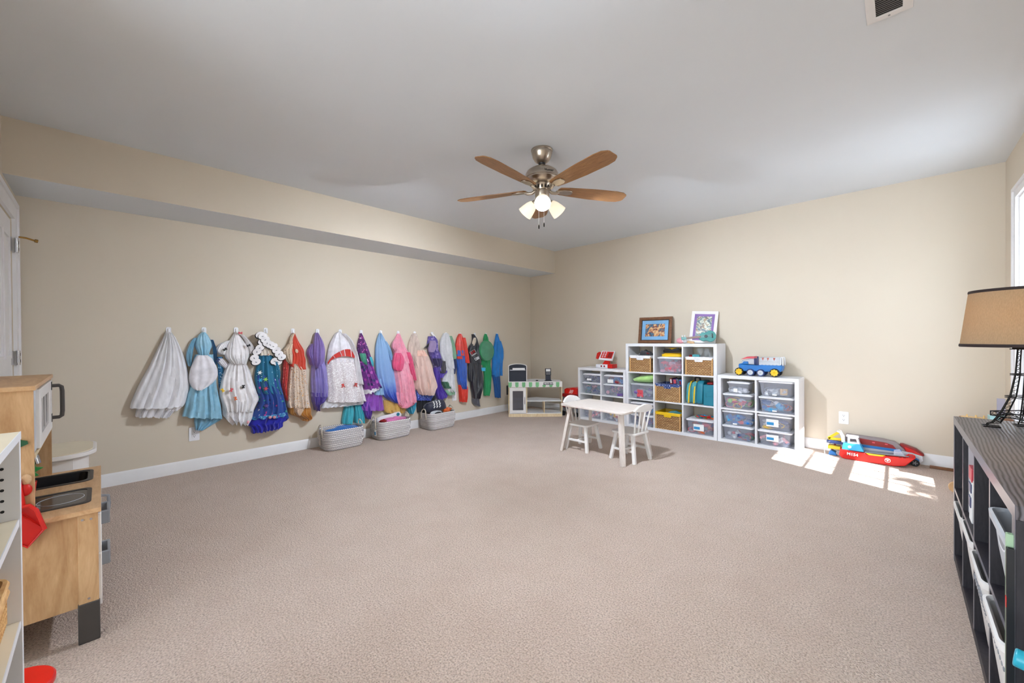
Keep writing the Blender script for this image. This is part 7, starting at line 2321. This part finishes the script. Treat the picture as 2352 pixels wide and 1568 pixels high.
for u_ in (.12, .5, .9):
    m = MB()
    m.lathe([(.01, -.01), (.024, -.011), (.029, -.006), (.029, .006), (.024, .011), (.01, .01)], seg=18, M=Matrix.Translation((VX(u_), vy0 - .004, .0295)) @ Matrix.Rotation(PI / 2, 4, 'X'))
    wh = m.obj('wheel', 'rubber_black', o)
    m = MB()
    for k in range(5):
        q = 2 * PI * k / 5
        m.bar((VX(u_), vy0 - .016, .0295), (VX(u_) + .017 * math.cos(q), vy0 - .016, .0295 + .017 * math.sin(q)), .006, .003, (0, 1, 0))
    m.obj('hub', 'plastic_grey', wh)

# ------------------------------------------------------------------ low table and small things in the window corner
o = thing('corner_stool', 'low wooden stool in the window corner behind the dark shelf', 'stool', (4.77, -0.31, 0))
MB().box(4.66, 4.89, -.5, -.12, .435, .46).obj('top', 'birch_top', o, 0.004)
for x_, y_ in ((4.69, -.47), (4.86, -.47), (4.69, -.15), (4.86, -.15)):
    MB().box(x_ - .018, x_ + .018, y_ - .018, y_ + .018, 0, .435).obj('leg', 'birch', o, 0.003)
o = thing('train_track', 'pale wooden toy bridge piece lying at the far end behind the dark shelf', 'toy', (4.73, -.25, .46))
m = MB()
m.box(4.665, 4.785, -.29, -.21, .461, .475)
m.obj('deck', 'light_block', o, 0.003)
for x_ in (4.69, 4.735, 4.775):
    m = MB()
    m.cyl((x_, -.28, .475), (x_, -.28, .497), .005, seg=8)
    m.obj('post', 'light_block', o)
tag(MB().box(4.79, 4.875, -.40, -.29, .461, .51).obj('puzzle_box', plain('pale_teal', '#a9d8dc', 0.5), None, 0.002), 'pale teal box lying on the corner stool behind the lamp tower', 'box')
o = thing('small_box', 'brown box with a pink stripe next to the pale teal box', 'box', (4.86, -.45, .46))
MB().box(4.835, 4.888, -.49, -.42, .461, .512).obj('body', 'walnut_frame', o, 0.002)
MB().box(4.834, 4.838, -.4915, -.47, .461, .5125).obj('stripe', 'plastic_pink', o, flat=True)
plain('lilac_cover', '#b9b4c6', 0.5)
book('upright thin lilac book leaning at the window corner', 4.845, 4.885, -.21, -.195, .461, .625, 'lilac_cover')
m = MB()
m.bar((4.5, -.1, .012), (4.64, -.1, .012), .022, .022)
tag(m.obj('wooden_rail', 'walnut_frame', None, 0.003), 'dark brown wooden rail lying on the carpet near the right corner', 'rail')
m = MB()
m.prism([(4.605 + .04 * math.cos(q), .04 + .04 * math.sin(q)) for q in [i * 2 * PI / 24 for i in range(24)]], -.75, -.73, 'y')
tag(m.obj('wooden_disc', 'birch', None, 0.003), 'tan wooden disc standing on the carpet at the far end of the dark shelf', 'toy')

# ------------------------------------------------------------------ toy kitchen against the partition
KX0, KX1, KYF, KYB = 1.48, 2.18, -4.9, -5.272
CZ = 0.487
kt = thing('play_kitchen', 'birch play kitchen with black sink and hob beside the door', 'kitchen', ((KX0 + KX1) / 2, (KYF + KYB) / 2, 0))
def hole(x0, x1, y0, y1):
    return [(x0, y0), (x1, y0), (x1, y1), (x0, y1)]
sx0, sx1, hx0, hx1, sy0, sy1 = 1.545, 1.735, 1.885, 2.085, -5.215, -4.93
m = MB()
xs = [KX0 - 0.01, sx0, sx1, hx0, hx1, KX1 + 0.006]
for i in range(5):
    if i in (1, 3):
        m.box(xs[i], xs[i + 1], KYB, sy0, CZ - .016, CZ).box(xs[i], xs[i + 1], sy1, KYF + .008, CZ - .016, CZ)
    else:
        m.box(xs[i], xs[i + 1], KYB, KYF + .008, CZ - .016, CZ)
m.obj('counter_top', 'birch_top', kt, flat=True)
# sink
m = MB()
R_ = lambda z_, i_: [(a_, b_, z_) for a_, b_ in rrect(sx0 + i_, sx1 - i_, sy0 + i_, sy1 - i_, 0.03, 5)]
m.grid([R_(CZ + .001, -.008), R_(CZ + .004, -.004), R_(CZ + .003, .004), R_(CZ - .07, .014), R_(CZ - .078, .03)], True)
n2 = len(R_(0, 0))
m.f.append(tuple(4 * n2 + i for i in range(n2)))
m.mi.append(0)
sk = m.obj('sink', plain('sink_dark', '#191a1f', 0.35), kt)
m = MB()
m.ring_prism(rrect(sx0 - .014, sx1 + .014, sy0 - .014, sy1 + .014, .036, 5), rrect(sx0 - .003, sx1 + .003, sy0 - .003, sy1 + .003, .03, 5), CZ, CZ + .005, 'z')
m.obj('rim', 'plastic_darkgrey', sk)
# hob
m = MB()
m.ring_prism(rrect(hx0 - .012, hx1 + .012, sy0 - .012, sy1 + .012, .026, 4), rrect(hx0 + .001, hx1 - .001, sy0 + .001, sy1 - .001, .02, 4), CZ, CZ + .005, 'z')
hb = m.obj('hob', 'plastic_darkgrey', kt)
MB().box(hx0, hx1, sy0, sy1, CZ - .004, CZ + .003).obj('glass', plain('hob_glass', '#3c3a3c', 0.12, var=0.02), hb, flat=True)
for yc_ in (-5.0, -5.14):
    m = MB()
    m.tube([((hx0 + hx1) / 2 + .062 * math.cos(q), yc_ + .062 * math.sin(q), CZ + .0032) for q in [i * 2 * PI / 30 for i in range(30)]], .0011, 5, True)
    m.obj('ring', 'plastic_lightgrey', hb)
# carcass and legs
for x_ in (KX0, KX1 - .03):
    MB().box(x_ + .004, x_ + .016, KYB + .05, KYF - .05, .13, CZ - .016).obj('side_panel', 'birch', kt, flat=True)
    for y_ in (KYF - .052, KYB):
        MB().box(x_ + .012, x_ + .03, y_, y_ + .052, .13, CZ - .016).obj('leg', 'birch', kt, 0.002)
        lg = MB().box(x_ + .009, x_ + .034, y_ - .002, y_ + .054, .0, .145).obj('foot', 'plastic_darkgrey', kt, 0.003)
for y_, z_ in ((KYF - .018, .45), (KYF - .04, .452), (KYF - .026, .16)):
    MB().cyl((KX1, y_, z_), (KX1 + .0016, y_, z_), .004, seg=10).obj('screw', 'metal_chrome', kt)
MB().box(KX0 + .03, KX1 - .03, KYB + .06, KYB + .07, .13, CZ - .016).obj('back_panel', 'birch', kt, flat=True)
MB().box(KX0 + .03, KX1 - .03, KYB + .06, KYF - .03, .13, .142).obj('bottom_panel', 'birch', kt, flat=True)
xm = (KX0 + KX1) / 2
for x0_, x1_, zb, zt4, hz in ((KX0 + .004, xm - .003, .12, .46, .39), (xm + .003, KX1 - .008, .315, .46, .41), (xm + .003, KX1 - .008, .12, .31, .25)):
    d_ = MB().box(x0_, x1_, KYF - .002, KYF + .008, zb, zt4).obj('front', 'paint_white', kt, 0.002)
    m = MB()
    xa, xb = ((x0_ + x1_) / 2 - .06, (x0_ + x1_) / 2 + .06)
    if zt4 - zb > .2 and x0_ < xm - .1:
        xa, xb = x1_ - .05, x1_ - .05
        m.tube([(xa, KYF + .006, .34), (xa, KYF + .03, .345), (xa, KYF + .032, .38), (xa, KYF + .03, .415), (xa, KYF + .006, .42)], .0065, 8)
    else:
        m.bar((xa, KYF + .006, hz), (xa, KYF + .03, hz), .014, .05)
        m.bar((xb, KYF + .006, hz), (xb, KYF + .03, hz), .014, .05)
        m.bar((xa - .006, KYF + .028, hz), (xb + .006, KYF + .028, hz), .008, .05)
    m.obj('handle', 'plastic_grey', d_, 0.002)
# upper tower
TY = -5.05
for x_ in (KX0 + .0, KX1 - .016):
    MB().box(x_, x_ + .016, KYB, TY, CZ, .935).obj('tower_side', 'birch', kt, flat=True)
MB().box(KX0 - .008, KX1 + .008, KYB, TY + .006, .935, .951).obj('tower_top', 'birch_top', kt, 0.002, flat=True)
MB().box(KX0 + .016, KX1 - .016, KYB, TY + .002, .70, .712).obj('tower_shelf', 'pine_edge', kt, flat=True)
MB().box(KX0 + .016, KX1 - .016, KYB, KYB + .008, CZ, .935).obj('tower_back', 'birch', kt, flat=True)
MB().box(KX1 - .1, KX1 - .018, TY - .012, TY - .002, .714, .933).obj('filler', 'plastic_lightgrey', kt, flat=True)
MB().box(KX0 + .018, KX0 + .09, TY - .012, TY - .002, .714, .933).obj('filler', plain('rose_panel', '#b5816b', 0.5), kt, flat=True)
dx0, dx1 = KX0 + .09, KX1 - .1
wx0, wx1 = dx0 + .13, dx1 - .06
md = MB().ring_prism([(dx0, .716), (dx1, .716), (dx1, .93), (dx0, .93)], [(wx0, .76), (wx1, .76), (wx1, .89), (wx0, .89)], TY - .004, TY + .008, 'y').obj('microwave_door', 'paint_white', kt, 0.002, flat=True)
MB().box(wx0, wx1, TY - .001, TY + .001, .76, .89).obj('window', 'smoked_pane', md, flat=True)
for k in (1, 2):
    xx = wx0 + (wx1 - wx0) * k / 3
    MB().box(xx - .006, xx + .006, TY, TY + .004, .76, .89).obj('window_bar', 'paint_white', md, flat=True)
m = MB()
xh = dx0 + .03
m.tube([(xh, TY + .006, .906), (xh, TY + .03, .906), (xh, TY + .038, .9), (xh, TY + .04, .88), (xh, TY + .04, .79), (xh, TY + .038, .77), (xh, TY + .03, .764), (xh, TY + .006, .764)], .0075, 8)
m.obj('handle', 'plastic_darkgrey', md)
for z_ in (.906, .764):
    MB().box(xh - .012, xh + .012, TY + .006, TY + .01, z_ - .018, z_ + .018).obj('handle_plate', 'plastic_darkgrey', md)
m = MB()
m.tube([(1.64, -5.235, CZ), (1.64, -5.235, CZ + .1), (1.64, -5.225, CZ + .135), (1.64, -5.19, CZ + .155), (1.64, -5.13, CZ + .15), (1.64, -5.09, CZ + .12), (1.64, -5.085, CZ + .09)], .014, 12)
m.obj('faucet', 'metal_chrome', kt)
# red beaker with leaf, fruit and scoops on the counter edge
o = thing('red_cup', 'red toy beaker standing on the play kitchen hob', 'cup', (2.02, -5.1, CZ))
m = MB()
m.lathe([(.001, .006), (.026, .006), (.036, .1), (.039, .1), (.029, .0055), (.001, .0055)], (2.02, -5.095, CZ), 20)
m.obj('body', 'plastic_red', o)
m = MB()
blob(m, (2.02, -5.095, CZ + .1), .03, (1, 1, .5), 61, .3)
tag(m.obj('toy_grapes', 'plastic_black'), 'black toy berries filling the red beaker', 'toy')
m = MB()
lf = [(0, 0), (.03, .006), (.02, .02), (.042, .034), (.022, .04), (.02, .062), (0, .048), (-.02, .062), (-.022, .04), (-.042, .034), (-.02, .02), (-.03, .006)]
m.M = Matrix.Translation((1.9, -5.09, .575)) @ Matrix.Rotation(PI / 2, 4, 'Z')
m.prism(lf, -.003, .003, 'y')
m.M = None
m.tube([(1.9, -5.09, .49), (1.9, -5.09, .58)], .004, 6)
tag(m.obj('toy_leaf', plain('leaf_green', '#3fae5a', 0.5)), 'bright green toy leaf standing behind the red beaker', 'toy')
o = thing('toy_strawberry', 'small red and peach toy fruit hanging on the kitchen side', 'toy', (2.186, -5.07, .60))
m = MB()
m.ball((2.187, -5.07, .60), .016, 12, 8, sq=(.6, 1, 1.3))
m.obj('red_part', 'plastic_red', o)
m = MB()
m.ball((2.187, -5.068, .635), .013, 12, 8, sq=(.6, 1, 1.4))
m.obj('peach_part', 'beige_plush', o)
o = thing('toy_knife', 'small dark green toy piece at the top of the kitchen side', 'toy', (2.185, -5.066, .76))
m = MB()
m.prism([(-5.09, .742), (-5.062, .755), (-5.064, .765), (-5.09, .775)], 2.1805, 2.19, 'x')
m.obj('blade', plain('dark_green', '#1f5a3a', 0.5), o)
# red dustpan and scoop on the side of the kitchen
o = thing('red_dustpan', 'red toy dustpan hanging on the side of the play kitchen', 'dustpan', (2.2, -5.06, .42))
m = MB()
outl = [(-5.115, .525), (-5.085, .548), (-5.06, .55), (-5.045, .53), (-5.027, .458), (-5.066, .405), (-5.09, .43), (-5.12, .46)]
m.prism(outl, 2.184, 2.19, 'x')
m.obj('pan', 'plastic_red', o, 0.002)
m = MB()
m.tube([(2.2, -5.115, .525), (2.204, -5.085, .548), (2.206, -5.06, .55), (2.206, -5.045, .53), (2.206, -5.027, .458)], .006, 7)
m.tube([(2.194, -5.027, .458), (2.194, -5.066, .405), (2.194, -5.12, .46)], .003, 6)
m.obj('rim', 'plastic_red', o)
m = MB()
m.hexa([(2.188, -5.09, .53), (2.196, -5.09, .53), (2.196, -5.04, .47), (2.188, -5.04, .47)], [(2.188, -5.085, .535), (2.206, -5.085, .535), (2.206, -5.03, .462), (2.188, -5.03, .462)])
m.obj('fold', 'plastic_red', o)
m = MB()
m.bar((2.194, -5.075, .545), (2.194, -5.085, .64), .014, .022)
m.obj('handle', 'plastic_red', o, 0.004)
o = thing('red_hand_brush', 'red toy brush handle hanging behind the dustpan', 'brush', (2.19, -5.1, .5))
m = MB()
m.bar((2.188, -5.1, .56), (2.188, -5.105, .63), .012, .02)
m.box(2.182, 2.2, -5.14, -5.1, .43, .57)
m.obj('body', 'plastic_red', o, 0.004)

# ------------------------------------------------------------------ rounded white cabinet behind the kitchen
o = thing('rounded_cabinet', 'white cabinet with beige rounded top between the play kitchen and the left wall', 'cabinet', (.82, -5.1, 0))
def stad(x0, x1, y0, y1, r_):
    pts = [(x0, y0), (x1, y0)]
    for k in range(9):
        q = PI / 2 * k / 8
        pts.append((x1 - r_ + r_ * math.cos(q), y1 - r_ + r_ * math.sin(q)))
    for k in range(9):
        q = PI / 2 + PI / 2 * k / 8
        pts.append((x0 + r_ + r_ * math.cos(q), y1 - r_ + r_ * math.sin(q)))
    return pts
MB().prism(stad(.57, 1.02, -5.27, -4.91, .13), .45, .472, 'z').obj('top_rim', 'paint_white', o, 0.003)
MB().prism(stad(.585, 1.005, -5.265, -4.925, .12), .472, .476, 'z').obj('top_panel', 'laminate_cream', o)
m = MB()
m.ring_prism(stad(.60, .985, -5.265, -4.945, .10), stad(.615, .97, -5.25, -4.96, .085), .02, .45, 'z')
m.obj('body', 'paint_white', o)
MB().box(.98, .99, -5.25, -5.1, .05, .43).obj('sliding_panel', plain('frosted_blue', '#4c94b8', 0.25), o, flat=True)
MB().box(.98, .995, -5.1, -5.085, .03, .45).obj('post', 'plastic_grey', o, flat=True)
MB().box(.984, .99, -5.082, -5.0, .03, .44).obj('door', 'paint_white', o, 0.002, flat=True)

# ------------------------------------------------------------------ open white bookcase at the near left
BXF, BXN, BYF, BYB = 2.9, 3.32, -5.0155, -5.268
o = thing('white_bookcase', 'open white bookcase at the near left with peg holes and a wicker tray', 'bookcase', ((BXF + BXN) / 2, (BYF + BYB) / 2, 0))
for a_, b_ in ((BXF - .016, BXF), (BXN, BXN + .016)):
    MB().box(a_, b_, BYB, BYF, 0, .898).obj('side_panel', 'laminate_white', o, 0.001, flat=True)
MB().box(BXF - .016, BXN + .016, BYB, BYF - .0005, .882, .8985).obj('top_panel', 'laminate_cream', o, flat=True)
MB().box(BXF - .016, BXN + .016, BYF - .0005, BYF + .001, .882, .899).obj('top_edge', 'laminate_white', o, flat=True)
MB().box(BXF, BXN, BYB, BYB + .005, .05, .882).obj('back_panel', 'laminate_white', o, flat=True)
for z_ in (.705, .476, .265, .05):
    sb = MB().box(BXF, BXN, BYB + .005, BYF - .004, z_ - .016, z_).obj('shelf_board', 'laminate_cream', o, flat=True)
    MB().box(BXF, BXN, BYF - .004, BYF - .0025, z_ - .016, z_).obj('edge_strip', 'laminate_white', sb, flat=True)
peg0 = None
for y_ in (-5.041, -5.235):
    for z_ in [.61 + .0235 * k for k in range(1, 4)] + [.728 + .0235 * k for k in range(5)]:
        m = MB()
        m.cyl((0, 0, 0), (.0008, 0, 0), .0032, seg=8)
        if peg0 is None:
            peg0 = m.obj('peg_hole', 'ink_black', o, world=False)
        else:
            c_ = peg0.copy()
            COL.objects.link(c_)
            peg0_ = c_
        (peg0 if peg0.location.length == 0 else c_).location = Vector((BXF, y_, z_)) - o.location
# wicker tray on the middle shelf
o = thing('wicker_tray', 'pale wicker basket with open slatted side on the middle board of the white bookcase', 'basket', (2.995, -5.14, .477))
m = MB()
wx0_, wx1_, wy0_, wy1_ = 2.91, 3.09, -5.25, -5.03
R_ = lambda z_, i_: [(a_, b_, z_) for a_, b_ in rrect(wx0_ + i_, wx1_ - i_, wy0_ + i_, wy1_ - i_, 0.03, 5)]
m.grid([R_(.478, .012), R_(.482, .008), R_(.492, .004), R_(.505, .006), R_(.507, .012), R_(.49, .016)], True)
n2 = len(R_(0, 0))
m.f.append(tuple(range(n2)))
m.mi.append(0)
m.obj('base', 'rattan', o)
for k in range(3):
    m = MB()
    m.tube([(a_, b_, z_) for a_, b_, z_ in R_(.565 + .009 * k, .004 + .002 * (k % 2))], .0065, 6, True)
    m.obj('rim_strand', 'rattan', o)
ring = R_(.5, .006)
for k in range(0, len(ring)):
    a_, b_, z_ = ring[k]
    m = MB()
    m.tube([(a_, b_, .5), (a_, b_, .566)], .0042, 5)
    m.obj('stake', 'rattan', o)
per = [(wx1_ - .006, wy0_ + .04 + k * .0135) for k in range(11)] + [(wx0_ + .04 + k * .012, wy1_ - .006) for k in range(9)] + [(wx0_ + .006, wy0_ + .04 + k * .0135) for k in range(11)]
for a_, b_ in per:
    MB().tube([(a_, b_, .5), (a_, b_, .566)], .0042, 5).obj('stake', 'rattan', o)
heap('plush_toy', 'dark brown and pink plush toy below the middle board of the white bookcase', 'toy', 'brown_plush', (2.985, -5.1, .343), .075, (.9, .9, 1.0), 71, .16)
o = None
# red stool disc beside the bookcase
o = thing('red_stool', 'round red toy stool with a green leg at the near left', 'stool', (2.62, -5.05, 0))
MB().lathe([(.001, .166), (.080, .166), (.084, .171), (.084, .182), (.080, .186), (.001, .186)], (2.63, -5.066, 0), 40).obj('seat', 'plastic_red', o)
for k in range(3):
    q = 2 * PI * k / 3 + 1.1
    MB().cyl((2.625 + .05 * math.cos(q), -5.068 + .05 * math.sin(q), .166), (2.625 + .066 * math.cos(q), -5.068 + .066 * math.sin(q), 0), .009, seg=10).obj('leg', 'plastic_green', o)
o = thing('green_post_toy', 'tan topped toy with a green post behind the red stool', 'toy', (2.42, -5.12, 0))
m = MB()
m.prism([(2.3, -5.2), (2.46, -5.2), (2.455, -5.105), (2.42, -5.07), (2.34, -5.08)], .2, .215, 'z')
m.obj('top', 'pine_edge', o, 0.003)
MB().cyl((2.43, -5.115, .2), (2.47, -5.105, 0), .014, seg=12).obj('post', 'plastic_green', o)
MB().cyl((2.34, -5.18, .2), (2.33, -5.19, 0), .014, seg=12).obj('post', 'plastic_green', o)
m = MB()
blob(m, (2.60, -5.105, .202), .024, (1.3, 1.2, .8), 73, .3, seg=20, rings=12)
tag(m.obj('fluffy_toy', 'white_cloth'), 'white fluffy piece lying on the red stool', 'toy')

# leafy tree outside that breaks up the lower part of the sun patch
o = thing('garden_tree', 'leafy green tree standing outside the window', 'tree', (7.4, -2.1, -.4))
MB().tube([(7.4, -2.1, -.4), (7.35, -2.1, 1.2), (7.4, -2.05, 2.4)], [.07, .055, .03], 8).obj('trunk', 'walnut_frame', o)
rnd = random.Random(9)
m = MB()
dirs = Vector((1, -.36, 1.325))
for k in range(330):
    tx, ty = rnd.uniform(4.36, 4.62), rnd.uniform(-1.25, -.66)
    if k % 9 == 0:
        tx, ty = rnd.uniform(4.3, 4.42), rnd.uniform(-.66, -.58)
    if ty > -1.0 and ty < -.78 and rnd.random() < .35:
        continue
    p = Vector((tx, ty, 0)) + dirs * rnd.uniform(2.3, 3.1)
    a_, b_ = rnd.uniform(0, 6.28), rnd.uniform(-.8, .8)
    m.M = Matrix.Translation(p) @ Euler((b_, rnd.uniform(-.8, .8), a_)).to_matrix().to_4x4()
    s_ = rnd.uniform(.035, .06)
    m.add([(-s_, 0, 0), (0, -s_ * .45, .004), (s_, 0, 0), (0, s_ * .45, .004)], [(0, 1, 2, 3)])
m.M = None
tag(m.obj('foliage', plain('foliage_green', '#4d7a35', 0.6), o), None, None, kind='stuff')
